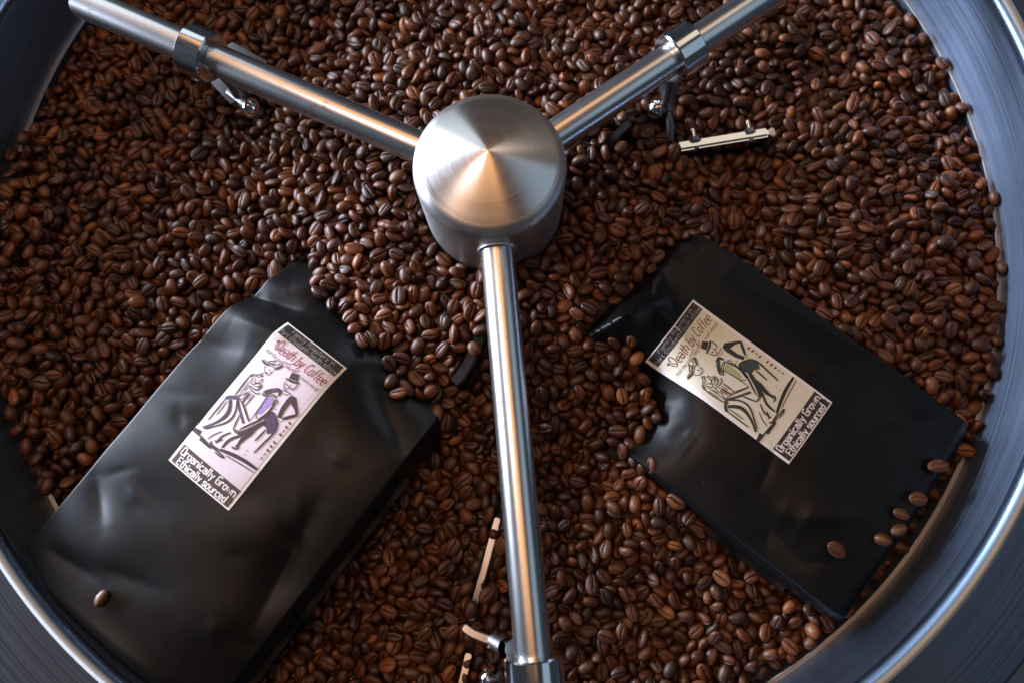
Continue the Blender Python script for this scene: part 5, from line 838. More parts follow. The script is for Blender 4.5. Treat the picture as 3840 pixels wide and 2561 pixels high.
425,-3,-4,-1,10,35,-323,53,-19,-2,-30,3,401,-23,29,2,21,3,-473,9,-6,-29,-8,8,-480,29,22,0,-15,4,-463,20,22,5,1,2,627,-29,-4,4,28,1,-401,74,-11,-3,18,36,13,41,0,-34,-8,5,315,10,3,24,9,18,631,-8,-20,-2,-25,1,90,37,-6,
-1,-22,11,345,-7,-8,-1,33,8,456,11,15,36,0,10,169,34,-3,-2,-23,15,556,11,2,-4,35,1,-625,-10,4,3,-22,6,164,12,-15,8,23,4,-35,47,26,3,15,18,445,14,4,-4,27,11,217,30,4,-5,35,1,479,16,-4,0,-24,12,-673,-30,5,3,-17,2,426,
4,0,29,20,9,-31,-35,6,-34,0,36,596,-13,-5,-5,-2,2,187,-3,2,-5,-4,8,527,-17,-6,-1,28,14,348,-7,-3,2,-2,5,-657,-2,6,34,10,11,200,2,20,3,2,17,317,20,31,4,0,6,-92,10,-1,-2,14,20,-106,7,-5,0,-9,15,344,-21,-7,35,-10,12,9,
22,-9,-13,-27,8,-117,21,13,2,33,3,-138,16,31,0,22,0,-83,27,17,6,29,4,-190,19,4,0,33,1,330,-23,-3,4,15,19,-153,7,1,-8,23,13,-179,37,1,-3,-28,9,-28,-6,-31,0,5,8,93,-11,-9,-1,-18,6,-219,22,-23,4,-18,13,94,-24,31,3,4,1,
-480,-23,-5,-4,-31,7,-72,36,35,-2,12,6,77,4,23,-4,2,23,-274,-18,-1,34,16,1,94,-6,-10,-8,3,3,-150,6,-4,1,11,25,-146,-4,-29,3,-3,21,277,-15,34,0,14,5,-349,-4,-2,0,-15,3,-32,23,9,3,-22,5,-200,26,6,-13,31,1,-52,16,4,
-36,4,30,192,-34,4,-1,22,9,213,-36,-4,1,14,12,-10,-8,-10,4,35],
(5,102): [-800,-83,-1,0,-1,-32,20,-127,-8,30,-1,-6,20,-117,28,-6,-5,-18,3,87,-9,6,35,-7,57,306,-41,-6,1,24,6,-174,30,5,-31,13,12,3,12,-1,4,30,24,96,-2,-19,8,14,2,202,4,34,-3,3,11,482,-19,-4,8,-25,8,-321,9,6,-4,11,4,
-328,17,2,29,18,7,-403,-8,-30,2,-7,4,-369,20,1,-2,28,3,-87,39,8,-1,10,7,-144,30,-13,23,0,24,-357,2,0,1,-16,8,413,-20,-5,1,11,1,-71,14,7,3,-25,35,428,-2,-1,-9,19,16,113,24,-16,1,9,2,-108,45,-14,8,-21,9,154,26,4,35,
-10,9,170,11,7,-1,-33,4,-102,52,31,1,2,0,333,-11,11,-30,-13,18,-258,32,6,-2,9,14,339,1,6,-2,-19,42,55,34,2,-32,-1,5,643,-30,18,-6,-15,4,226,-17,-5,33,-8,12,496,-16,19,27,4,16,-146,29,28,-7,-3,23,-39,44,-16,10,-2,23,
136,31,15,-4,23,7,234,18,-19,5,-30,4,-13,48,3,7,-14,17,-48,27,-4,1,-9,12,-664,-34,-15,-1,20,12,454,38,-1,0,28,4,268,19,20,3,-4,0,699,-8,-1,0,-21,2,646,-38,-1,-32,-10,5,234,32,3,0,14,9,-698,-35,-13,-14,15,7,642,-32,
-7,-2,23,8,-703,-41,6,0,-17,16,-32,65,5,4,28,23,-140,92,10,6,-31,14,-11,72,8,35,10,1,-94,116,-22,1,-22,1,-676,-14,3,6,-18,14,344,38,-13,3,-4,10,-168,82,33,-1,6,2,-764,-27,-8,2,19,9,-51,94,-1,-4,-1,12,490,20,6,30,1,
4,-765,-1,-7,-1,35,4,631,-18,12,-4,31,4,347,23,-1,-7,17,1,407,-15,5,1,29,16,315,16,-9,-4,-12,4,-585,-13,-6,5,12,1,-55,90,-12,-15,2,5,186,80,-5,1,-29,6,324,41,33,1,-9,9,480,22,-2,5,20,5,-756,6,5,-1,12,5,440,-14,-31,
-7,-16,10,644,-3,-13,-5,24,12,-690,-16,5,-2,18,6,736,-10,0,13,1,8,-335,15,-6,0,-8,6,391,-1,23,4,-23,8,683,-17,-5,-36,-2,4,-474,31,-35,-5,-8,5,-169,131,8,-1,17,8,-638,-3,-11,3,10,16,611,15,0,-35,-8,5,174,65,-34,2,6,
3,-462,-14,4,31,-8,5,-501,27,-17,17,-13,12,192,91,-19,4,-29,41,-566,25,6,-25,13,6,-543,3,4,-1,24,0,-213,88,36,-4,7,10,-679,-11,30,-1,2,12,298,47,3,0,-17,2,-582,36,-7,-2,6,2,-173,116,23,0,-17,8,-641,-3,-6,0,-24,4,
-484,-10,-6,-1,-25,4,-658,-5,32,-5,10,6,69,107,-27,1,-11,6,-444,-22,-29,4,5,1,-640,-1,-1,0,-26,6,-660,-2,-6,-1,34,1,585,-5,-3,1,35,3,-179,124,8,0,-7,1,-781,-2,-4,-1,17,2,88,82,1,-34,3,1,371,-2,-33,6,-6,3,-577,24,-8,
-9,-17,21,-237,64,11,-6,12,0,402,-28,-8,-2,-25,4,-478,-4,-11,0,9,4,737,-20,-1,30,-15,1,564,17,31,-4,-17,2,26,79,-12,-5,30,15,-28,75,-8,-1,-15,4,-671,-21,-6,3,-1,0,2,88,21,-3,-23,15,-444,11,14,9,-10,24,365,14,10,-32,
-8,6,67,95,12,8,14,2,-529,-3,-10,0,-30,7,-71,99,-4,-3,27,9,173,37,-34,5,4,7,-717,4,0,33,-6,29,-638,-32,-28,-10,-8,6,600,-21,-29,5,-7,1,128,31,3,0,-13,4,401,9,-2,-10,-8,5,75,61,0,-3,17,23,-499,-15,-25,12,8,23,82,14,
-15,0,7,0,343,-5,6,-5,29,2,-703,-6,-3,-1,-13,0,-596,-29,-6,3,-5,19,285,5,-15,-6,-23,23,194,-11,-8,0,25,7,252,22,33,12,-5,6,309,19,24,15,-1,25,33,8,-11,2,-20,19,-114,39,8,7,27,2,485,-18,8,7,-24,18,449,-6,-5,30,8,0,
617,-42,31,-5,-12,29,229,6,-9,-5,36,28,601,-11,2,-7,18,13,-601,-38,-1,-5,7,14,80,40,-6,2,24,10,-70,24,-1,-7,5,6,-112,-4,4,-35,-11,12,-95,19,5,-36,-8,0,156,-13,-6,-3,-30,56,133,-23,6,1,13,3,53,-19,29,2,2,10,-121,13,
-27,2,-5,4,469,-19,-8,0,-28,6,-244,21,-28,-2,-23,9,429,-21,9,1,27,18,-255,-5,-4,-3,-26,10,-40,5,7,4,-23,3,-225,18,-13,27,-4,12,-80,22,4,32,-4,28,277,-14,-2,9,22,30,50,-7,7,0,32],
(0,106): [-792,35,2,-6,2,4,15,-243,20,-7,3,-10,14,27,48,-27,-5,-8,14,120,17,12,9,-22,27,-260,67,0,-2,30,3,232,-15,29,1,23,21,310,-19,7,5,26,10,-223,8,-1,35,-5,1,-341,27,9,-1,-30,1,315,-39,4,3,-17,10,-104,29,20,6,
-22,4,-261,30,5,-4,-7,0,162,1,-19,-3,-14,5,-44,7,7,-5,-36,28,66,27,10,1,27,1,156,-2,-27,-8,-13,20,250,-47,33,0,-1,7,-186,27,3,-2,29,9,131,14,5,-32,5,1,52,9,-27,0,-21,10,154,8,-3,-35,10,13,66,43,-32,6,12,9,261,-27,
-8,-33,-7,1,-90,10,-4,-34,15,2,124,26,31,3,0,0,278,-23,-5,-3,2,18,270,12,-31,-2,-16,13,562,-21,1,9,5,18,-272,32,-11,0,24,3,278,5,-2,3,-19,1,448,-16,13,3,-4,5,253,16,-4,5,-6,1,618,-17,1,-5,-7,8,68,17,5,0,-18,4,264,
16,-2,-6,28,6,346,-7,-2,0,-18,14,122,37,14,34,-2,2,-92,30,-6,4,24,2,-11,25,1,-7,35,0,315,7,2,-36,-11,2,-125,24,-28,-2,6,1,217,-1,-6,1,15,9,360,5,-8,33,8,26,106,27,-8,-5,-4,6,-139,31,-15,-4,16,7,166,-18,-9,31,-4,11,
253,5,-21,0,-3,13,-128,14,-29,1,9,5,-107,22,4,8,23,11,236,-6,-33,-9,8,3,664,-19,-8,2,-34,6,8,25,-5,-2,-20,1,-80,28,-2,-36,8,7,-49,19,6,0,36,12,165,15,-2,0,-9,8,-59,48,17,-12,-9,4,697,-22,8,-1,27,2,-737,-24,-10,-3,
27,4,52,58,-22,0,4,4,273,-3,9,-10,25,39,579,-26,8,-1,-27,2,-753,-45,-5,-33,-4,9,-639,-43,-7,-35,4,5,499,33,-5,-2,18,4,-122,106,24,-3,7,4,-660,-25,-30,0,13,6,-657,-40,-5,0,-4,5,-685,-26,-6,34,12,5,-46,62,-24,-2,-9,9,
-642,-26,-1,-3,-35,3,194,57,-1,35,0,4,120,77,3,-5,17,6,307,9,-2,-1,6,6,606,-17,20,-4,19,3,461,-14,8,-1,-22,2,-39,100,5,0,22,9,-721,-20,5,2,4,1,409,-12,-15,-5,-6,3,378,15,19,-11,0,20,-73,88,35,1,8,0,294,48,-7,5,18,3,
660,-38,23,0,-24,9,181,95,-14,4,-4,1,302,40,17,-3,-15,5,489,-6,7,5,28,4,-181,138,-7,4,-33,2,-67,94,-34,-8,8,1,-208,93,-35,4,-3,2,281,56,-1,0,32,12,-648,14,-11,-2,-1,0,-213,110,22,0,-25,8,-163,121,-8,-4,0,0,232,61,
27,-2,1,3,-617,-8,14,3,35,1,536,11,-10,2,30,9,217,75,8,-6,-16,2,777,-10,3,-4,-8,13,-479,-8,-11,-3,2,3,421,-1,10,5,9,7,238,76,-17,8,19,5,-230,118,10,-4,4,0,-126,107,3,35,-13,2,-683,-14,0,0,8,6,363,39,5,0,32,1,-603,
-11,-27,-1,-11,1,-613,12,-14,-33,-4,3,-514,2,-20,4,-15,7,136,105,4,-3,-24,12,715,-17,-15,2,-10,15,-665,14,10,-21,15,2,668,-2,-5,-6,-35,10,-369,30,9,3,36,11,740,-16,-3,-4,-5,3,501,0,5,-2,32,2,459,-17,34,-7,5,2,493,
27,0,-7,-7,3,-757,-5,-1,6,7,1,-321,36,-3,6,-27,0,-249,73,36,-4,10,0,190,73,7,1,2,2,-420,-27,9,5,-33,13,447,3,8,-12,-23,1,-259,64,4,-34,-15,6,322,30,11,1,34,7,790,-25,8,6,-6,3,294,61,-33,0,-9,4,-271,89,1,0,22,0,-177,
105,35,-6,9,5,-338,26,-7,3,0,4,-368,6,7,-4,-29,6,-661,-16,-32,0,-14,11,-452,19,-19,5,28,1,-636,26,1,-36,4,3,-126,101,5,0,-19,3,220,86,-11,4,-21,3,-450,2,5,11,-15,5,801,-17,12,-3,21,9,-174,101,-7,0,-3,6,-215,103,-34,
0,3,6,396,12,11,-3,2,2,151,75,-8,2,17,1,248,72,0,-1,27,13,188,87,-5,33,7,11,602,14,2,-2,9,7,-585,1,7,-1,12,9,695,-9,0,-35,2,1,-456,-16,4,1,-35,0,-425,16,0,0,-2,1,541,5,1,34,-16,13,127,113,-13,2,-25,9,724,-20,6,0,
-35,1,-581,18,8,4,29,0,374,1,13,-3,13,1,-744,-28,32,1,-1,8,-734,7,-8,9,-28,4,-357,24,0,-4,14,2,283,50,-1,2,35,8,-64,82,-5,0,29,2,6,78,10,15,7,11,35,69,-3,2,3,2,-53,70,34,2,-1,5,-297,63,-1,1,-15,4,2,88,7,2,-23,1,94,
108,-34,1,8,5,-126,83,3,-5,-11,0,462,5,-31,-6,7,7,-345,35,-7,4,-23,4,-56,95,-3,35,0,0,104,58,34,1,10,1,-108,75,1,-2,-25,1,-277,37,14,2,-12,6,-29,64,-9,-1,-20,7,-447,21,-29,9,-2,9,-745,-15,-13,-28,-7,1,757,-19,4,33,
-8,4,81,92,2,-6,28,2,-47,61,23,-8,11,23,441,0,1,1,-27,1,-666,-14,-20,6,0,4,180,41,-21,0,28,0,384,4,-6,-6,-33,10,542,-12,7,-2,1,3,-741,-18,-6,-1,-23,10,-45,78,-5,12,23,6,-15,52,14,-31,5,9,442,21,-2,-8,13,9,475,7,-2,
-1,10,14,288,5,-16,0,-3,34,-54,16,6,9,2,22,226,-11,4,34,-7,13,-584,-13,-6,30,-9,2,161,25,0,-34,16,6,-686,-15,-7,-5,-7,2,-69,26,-1,-34,1,45,184,24,0,-7,10,4,-610,16,5,-29,-2,2,560,-39,-16,-5,16,7,-48,26,5,0,18,3,217,
17,-2,35,14,15,450,-36,-8,-4,-8,3,180,16,-23,4,-21,0,211,11,7,-4,-15,10,551,-16,17,5,-26,5,136,16,-20,-10,5,5,48,14,5,-2,-1,12,-608,-8,4,-3,33,21,303,-40,-7,-4,28,8,304,-17,3,-4,17,9,-200,32,0,-35,-13,0,290,-39,-7,
5,0,24,292,-13,11,-4,33,10,104,17,-29,0,-2,2,441,-13,-2,0,22,3,-185,21,-6,0,3,20,-105,31,2,1,-35,15,302,-16,-12,3,3,3,73,-18,5,-1,-10,15,95,14,-10,8,3,23,197,9,-1,-4,-32,7,323,-13,0,-31,20,11,-389,22,-24,19,5,7,210,
-25,-5,-5,15,9,-268,-2,-9,1,21,1,159,-17,-9,-1,3,8,141,-13,8,-31,13,18,38,14,18,-1,27,4,149,-14,12,2,32,2,-108,-6,1,1,13,4,240,-38,8,-3,0,7,-93,-15,7,-35,-10],
(1,106): [-809,-76,7,-2,-31,18,15,-160,11,-27,-27,0,49,-78,5,4,33,-9,3,307,-41,-6,1,2,21,309,-40,7,2,-12,3,-62,18,-4,4,-25,8,12,6,-31,4,-15,5,31,3,27,-4,13,14,-379,45,-33,-6,9,11,-92,7,-1,0,-16,18,-342,39,-1,-28,1,
25,-227,26,33,2,-18,4,127,8,12,3,-23,26,-103,30,0,-7,-36,8,398,-16,-4,-2,32,3,436,-6,-9,1,-20,22,277,-3,3,7,21,11,102,20,-30,-3,18,15,55,61,13,-5,-16,7,-211,38,-4,-2,1,19,285,-9,16,2,11,5,400,-16,-5,-6,16,25,-247,9,
-29,-1,14,13,51,13,-7,2,-22,24,281,3,24,-5,-13,6,226,14,-19,-7,-3,1,68,2,8,6,12,6,643,-33,-6,1,8,5,-96,39,-11,11,-10,6,457,26,-6,0,4,17,326,30,-9,-2,-7,10,483,11,8,-7,31,5,449,25,-8,8,26,2,9,20,2,-5,-28,3,84,20,-5,
-1,-8,3,10,41,-14,-11,-25,3,537,7,-5,-6,-9,20,98,39,0,-6,10,1,584,-17,20,6,-23,42,323,-14,-6,-6,-14,2,-721,-28,-1,34,-18,6,72,30,2,31,2,11,636,-40,-4,-30,18,31,-713,-6,-2,-2,4,2,335,11,-7,3,27,18,143,46,-1,2,31,26,
627,-18,3,35,-2,3,687,-18,1,-6,18,2,-89,102,5,-36,-1,0,9,92,15,-31,-1,1,-706,-33,35,-5,-4,0,-608,-31,-7,32,6,2,127,82,21,1,-24,4,93,59,-5,-6,-9,8,594,-15,-8,4,-16,4,641,-35,-28,-3,-17,6,302,46,0,3,-19,3,167,61,27,0,
10,2,-4,96,1,-5,-10,10,448,15,0,-10,-19,14,-779,-6,2,30,-21,6,511,17,2,7,-31,5,461,20,0,-6,-29,1,-525,-9,-5,-2,18,4,314,41,-5,-30,1,5,-586,-30,30,2,-1,0,-150,118,-5,-2,-1,3,251,47,3,32,-19,15,450,32,3,-4,11,19,-643,
-15,6,0,34,1,547,-1,3,-4,2,2,398,5,2,-7,11,3,-295,107,14,-9,28,3,-548,26,8,5,-14,3,-697,-2,-17,1,33,6,477,3,12,-1,35,1,-272,104,7,-24,8,1,-565,-2,26,1,-22,0,-525,16,6,-6,1,0,376,23,23,-8,1,4,-418,11,-8,5,-18,16,
-372,-12,1,-2,-29,3,-307,78,-4,-3,-4,0,388,16,27,2,-12,7,-230,106,2,5,30,21,700,-14,-4,-3,13,4,-537,14,5,-4,20,7,241,97,-2,-4,25,1,-186,115,-6,1,-9,3,584,25,-22,8,-22,6,-300,56,-9,-2,8,2,781,-23,-5,35,6,2,759,-11,
-3,-36,-11,2,-474,-2,-7,1,-2,1,-803,-15,-35,-2,12,17,-404,15,1,-5,-1,4,-386,27,3,-3,32,1,-810,18,9,-4,25,25,-627,14,8,0,-21,1,314,34,-16,-6,-21,12,803,-8,-8,1,-14,12,-136,119,-6,-7,27,1,744,2,26,-2,-21,3,425,10,2,
-15,20,7,219,69,2,12,-17,4,800,-19,14,7,-21,1,603,6,-15,6,23,0,727,1,-5,-2,25,10,-616,23,-5,4,15,14,-86,86,-35,0,-18,5,136,83,5,1,9,3,329,23,3,3,-29,10,15,92,3,2,-8,7,-744,2,1,2,34,4,328,22,-22,-13,-11,14,-480,11,7,
-1,0,6,563,3,-3,30,-1,4,-351,33,-16,-4,-27,15,-397,19,-5,10,24,4,-341,16,23,-20,-3,1,501,18,3,-35,8,2,-249,80,-1,6,-7,5,358,-4,18,2,12,7,-478,4,-6,-6,-12,2,-574,18,-10,-2,33,0,-149,89,-2,1,5,2,455,25,20,-4,-30,12,
445,6,-8,-30,4,6,-460,4,-8,1,13,4,667,-17,6,33,8,25,10,77,33,6,12,12,-508,21,4,-2,-33,8,164,56,-9,34,-4,23,347,16,-3,13,-26,11,359,3,10,21,13,1,-624,-33,-3,-5,-16,7,-683,-24,2,-3,-32,9,132,18,-34,3,-11,17,670,-19,
-35,9,-1,24,302,13,14,-2,17,12,254,20,4,-34,10,3,-22,13,-16,-9,25,37,289,15,33,-2,8,1,563,-6,12,20,-1,8,-622,-29,-7,6,-5,2,162,9,-2,-10,-8,11,44,-10,-8,-1,28,18,52,2,-1,3,15,27,-66,-4,-32,-1,-15,5,504,-4,17,3,24,15,
308,-14,8,3,7,2,-75,32,33,4,-6,13,177,9,-5,6,22,4,-33,18,8,0,-5,32,70,27,3,2,30,1,568,-27,-4,25,-24,4,517,-35,16,-7,-30,10,75,11,5,0,5,1,585,-13,4,14,-17,2,546,-25,-2,1,-23,11,-76,2,2,-32,18,3,-171,-4,3,-32,16,1,
-559,-7,2,3,-31,4,-208,-6,7,35,-8,11,248,-37,-8,-7,10,10,119,9,0,-9,-2,1,-87,5,17,-5,12,5,-50,23,-4,-2,29,9,411,-35,-7,13,-22,1,132,-13,6,-5,4,14,-158,34,-15,-32,2,8,-41,19,-6,-7,34,3,-6,-12,0,35,-11,6,205,-15,-11,
-1,13,0,486,-21,1,-8,-35,20,-132,0,35,0,15,1,-170,4,-5,2,-4,2,230,-32,-3,6,-30,15,249,-1,1,3,0,1,169,3,0,35,2,7,398,-28,-1,-36,2,16,193,-47,5,36,-5,5,-111,18,-2,-8,0,36,295,-23,-1,-32,0,21,-227,9,4,2,28,20,155,-19,
-16,0,11],
(2,106): [-777,84,15,1,-1,-30,5,232,-10,-12,11,-16,20,72,16,13,1,-10,8,82,54,-35,-2,-5,2,51,11,-5,-3,17,11,193,-17,18,2,10,1,-130,22,2,36,10,0,-108,23,3,8,35,1,-156,16,-5,-6,17,6,-127,60,1,-2,6,9,-150,67,-30,1,22,7,
126,42,33,-1,-8,12,-175,6,5,-35,-1,1,-348,-1,1,-36,1,2,-409,-3,-8,0,33,19,-440,-3,27,-7,8,0,-384,2,6,1,-22,2,-117,2,30,0,-15,7,146,22,-1,-2,-35,4,-398,18,-12,6,33,13,40,30,-3,-33,-15,4,-28,25,7,0,-5,14,105,16,27,2,
-2,9,-390,3,16,7,-11,1,114,5,2,-12,11,8,-11,15,2,0,21,2,462,-18,7,4,1,12,-228,9,-5,7,-25,4,305,-26,35,2,13,5,-253,10,6,-4,5,0,-176,26,7,-2,-2,2,-274,20,-16,31,2,10,-114,49,1,2,25,16,-79,28,-1,35,-6,4,249,-33,-10,1,
13,1,-188,17,5,-4,5,3,571,-37,26,-2,-7,4,-93,19,6,-1,2,27,210,17,4,-8,-3,1,504,-14,-33,1,12,2,27,15,-34,1,8,10,-47,42,-8,-31,13,12,-274,24,-32,7,-10,1,-165,30,7,0,-4,2,-87,53,9,-1,-11,7,236,5,-11,-13,4,11,383,-24,3,
2,11,8,254,-2,4,0,7,15,-177,43,1,5,-16,0,-42,49,1,36,-1,1,-191,15,-2,1,-19,26,585,-23,-34,1,-9,13,-139,30,-3,26,25,6,179,3,31,-9,14,1,112,9,14,2,6,6,357,4,7,1,-8,7,284,3,30,-6,2,15,699,-14,4,-6,-28,6,172,2,17,8,-3,
15,370,0,8,2,3,8,366,17,-31,-4,-3,20,14,54,7,-6,-17,11,30,55,30,-1,-17,5,-744,-24,-4,-2,-5,7,564,-22,-8,-3,-10,21,-53,75,-7,6,-30,13,351,27,2,-4,-9,8,324,-16,-34,4,-4,3,493,13,2,25,15,16,244,47,-10,0,29,2,90,84,-10,
3,-24,1,681,-10,6,-2,21,4,-651,-11,-6,-3,21,2,-1,101,-28,-1,4,2,738,-17,20,-4,26,2,65,59,-3,7,29,2,-104,107,3,5,33,3,163,56,2,-3,3,0,543,-5,27,2,-23,9,-31,80,4,-1,21,0,11,62,-30,-2,-17,19,480,1,0,-35,-17,1,-62,103,
5,-3,-5,2,559,-5,-9,4,-14,0,584,-8,-5,4,-4,5,87,67,-5,-3,-8,3,148,94,8,5,-1,4,-684,-22,5,-4,8,5,133,84,-26,7,13,4,604,4,5,-3,-35,2,603,-17,7,0,-18,8,12,78,-6,35,-4,10,-625,-15,-2,4,-20,3,485,14,-10,5,24,5,364,8,-20,
-3,-25,3,-621,-37,6,34,6,14,-19,100,-22,2,22,14,728,-20,5,-9,10,1,-562,14,-5,6,-17,5,-49,74,-5,-36,-9,7,595,4,6,-8,12,9,345,39,-21,-3,29,13,-497,2,-2,-8,26,6,-409,-4,15,1,29,0,536,16,8,-9,-32,1,-137,102,-9,0,3,7,
-607,-3,4,1,26,12,692,3,0,1,-31,12,-507,25,0,9,21,11,-607,20,-12,21,17,6,207,101,0,0,8,7,541,8,17,0,27,10,689,-5,6,-2,23,5,-585,7,-8,5,-3,4,500,0,-8,3,26,6,-773,19,-3,-2,25,1,476,11,31,-1,17,5,-741,20,4,0,33,8,807,
-30,6,26,-6,1,327,44,-2,6,13,9,345,40,12,6,26,2,-309,45,20,-31,2,5,192,83,-23,0,19,1,461,7,-36,-5,10,2,-271,73,-1,34,13,4,539,12,15,-9,18,1,775,-19,-7,-8,-10,12,674,1,-10,15,26,16,-601,9,-36,-3,11,0,513,31,-2,0,-10,
8,232,60,-3,-1,-30,1,-357,-3,2,3,-20,0,295,20,7,-33,0,3,-153,100,-7,1,17,16,-540,-6,-32,0,19,3,135,97,36,5,-11,1,438,-7,4,-3,14,6,-709,-4,-6,-2,1,4,-78,104,5,-36,-11,2,-81,90,6,1,15,5,-211,91,-8,4,-18,3,-125,116,11,
-4,24,4,606,10,5,0,-21,1,-737,-12,2,-5,15,0,-648,14,3,3,30,2,258,46,-5,5,21,4,-721,12,22,-1,18,7,-341,13,-33,-1,16,6,86,82,-4,0,19,3,45,83,-15,6,14,2,-107,94,5,-2,-10,1,-94,117,-12,-25,6,1,-435,9,7,4,-9,10,-462,-7,
-5,3,29,3,89,77,1,-3,34,3,-497,28,31,3,-18,7,-441,-8,-4,-2,-26,12,-684,-4,14,-3,19,6,-775,3,0,35,4,2,696,3,-7,4,-31,13,-428,19,-30,-1,-1,9,503,3,-2,0,-32,5,-70,67,9,-1,25,12,-6,85,8,3,-28,4,-704,-31,-8,0,-2,33,-758,
-8,16,8,-27,9,450,13,3,-34,9,9,212,23,5,2,5,6,260,15,13,3,34,9,448,3,-2,2,2,17,20,37,1,29,-4,12,251,1,0,0,36,3,455,15,-2,6,31,3,-715,3,-34,-2,18,5,520,5,14,-3,6,9,-723,-10,8,-2,-30,1,616,-3,8,-4,-29,2,-546,-11,-11,
0,-15,3,-573,-8,12,6,35,5,718,-25,-2,10,2,1,79,1,-22,-2,1,14,484,-1,-2,0,-11,7,82,0,11,1,18,3,-591,-21,1,8,22,10,471,-9,-3,29,-18,2,597,-17,-16,-7,-3,14,216,22,3,-22,17,2,411,21,-1,-3,-18,1,7,-24,6,9,0,3,-13,4,-7,
10,-4,8,72,-25,7,0,-31,7,177,18,11,6,-32,7,647,-21,-16,1,-28,35,71,-4,-7,4,33,6,54,-4,-36,-3,3,6,370,-12,-4,6,29,10,611,-16,-1,0,31,5,454,-4,4,-10,25,1,408,-11,-1,3,-11,3,-119,5,6,-1,29,1,-52,23,-10,4,28,1,370,-13,
4,1,-35,2,502,-9,11,1,10,16,500,-11,-5,24,-19,5,601,-29,0,21,-32,3,-143,3,-12,-4,-31,1,327,-21,-5,0,13,28,206,-8,-2,-3,30,6,-18,21,0,-1,-7,9,360,-23,26,1,-8,21,-29,20,24,-4,-8,6,282,-15,-3,-5,15,14,353,-12,-2,-34,9,
2,-185,4,-6,4,-4,7,-220,5,7,-9,8,16,-154,0,-7,36,8,1,223,-17,-33,10,9,1,249,-40,-7,-3,-7,0,403,-14,-5,32,10,49,-21,5,-17,5,-8,22,244,-42,-7,0,32,6,-330,4,-15,-3,1,11,-343,19,9,-10,14],
(3,106): [-805,-78,66,30,4,7,52,232,-21,-11,-7,3,20,-331,6,-34,1,5,1,-82,52,-4,2,-5,20,9,45,3,4,9,6,-222,59,34,3,3,12,-204,16,-2,-2,6,2,369,-35,6,11,-28,6,-424,33,5,32,13,16,-36,34,5,3,-26,3,123,-15,3,0,-4,9,296,
-17,11,2,-33,2,-82,33,-6,6,11,2,-264,24,-17,-5,8,5,195,-12,-30,3,16,11,55,-5,6,35,11,7,-97,14,22,13,2,5,-266,4,-4,-31,12,16,154,-10,9,4,-21,2,26,35,0,1,8,4,45,40,-12,-1,3,13,150,-11,8,35,7,7,-104,27,13,-1,-6,18,404,
-24,-15,32,6,2,560,-37,1,-29,13,4,-295,8,1,1,-7,9,314,0,5,1,7,6,-325,1,-5,0,32,4,264,-27,-12,3,-14,20,-246,16,-6,3,-19,22,-192,27,-6,0,20,12,313,24,7,-1,22,6,205,27,-29,-1,19,1,96,32,-7,-2,-14,5,416,-36,-34,0,-19,4,
177,2,-3,-5,22,0,234,23,-34,4,14,11,-132,41,33,6,-4,37,-30,40,-1,-2,4,2,364,2,-1,-2,-25,17,652,-9,2,7,27,17,406,29,-28,0,-17,22,20,57,-34,3,-4,16,-36,54,2,4,15,1,251,-15,27,0,7,9,81,30,-18,-34,0,3,36,61,-4,2,-1,9,
733,-27,31,3,-15,10,161,31,-9,34,7,5,55,58,2,1,-23,8,524,7,22,-23,-8,3,-741,-42,-6,1,-32,11,201,32,-29,4,-4,8,-90,75,-1,26,10,10,71,36,4,34,-12,7,128,42,-7,2,28,15,-723,-47,31,0,-2,3,713,-7,35,-1,2,26,-643,-19,-8,3,
-23,13,443,-12,-4,0,-22,16,406,16,36,3,-2,18,-498,7,-16,5,11,2,-684,-43,-31,-4,4,3,740,-7,3,1,15,5,372,4,8,-31,-1,27,180,92,13,2,33,4,-767,-3,1,33,13,8,-504,-14,-31,1,-11,6,315,58,-28,2,-24,6,557,20,29,-2,-15,6,273,
77,-2,-4,16,5,139,121,6,-3,22,2,-56,98,6,-5,32,3,-403,-9,-1,-3,22,25,443,-3,9,34,-5,5,-396,5,3,35,9,4,612,26,0,3,17,1,-216,113,-16,3,6,15,-801,-31,-7,0,14,4,-440,24,1,-4,9,4,-118,102,9,4,-33,1,-578,30,-32,2,10,4,
335,10,0,-33,3,7,-719,-21,-4,-2,-4,3,524,28,5,6,9,18,211,75,-11,-1,19,11,-164,109,5,0,31,1,-803,-4,10,1,21,3,354,33,-10,3,25,6,-556,10,-9,29,10,1,-631,13,-32,6,12,4,-461,6,-7,33,1,3,-507,25,1,35,14,1,-423,11,4,-5,6,
2,-746,2,2,3,17,6,-726,8,-1,5,-3,4,-717,22,34,-4,-2,8,-460,4,5,35,-6,10,-231,97,-5,5,-19,19,-685,15,6,-30,8,0,-464,5,-6,0,-9,4,-370,12,5,-4,-16,1,-258,84,4,-3,30,3,-420,-26,6,-1,-31,3,-196,112,-1,36,-8,5,-353,17,8,
5,5,1,-465,1,14,-31,-7,1,-574,20,6,3,35,2,-559,-1,6,-1,21,0,267,69,24,-8,-20,3,-256,64,-10,-3,33,9,204,69,7,0,-20,1,-622,-1,-2,-2,33,9,730,-25,14,-7,27,0,777,-17,11,-4,-2,26,-229,81,-1,-6,-15,8,-365,14,6,4,3,6,-656,
-8,-7,0,-23,2,227,80,4,-1,-34,3,482,26,-8,-6,18,4,351,-19,3,-27,7,3,-43,80,-3,0,-5,7,-775,-4,4,1,-17,0,681,-8,4,2,6,2,-584,-5,4,-1,-25,0,479,19,-17,2,-20,4,-60,106,13,-7,-7,0,648,11,-2,4,22,0,767,-18,13,24,-4,3,445,
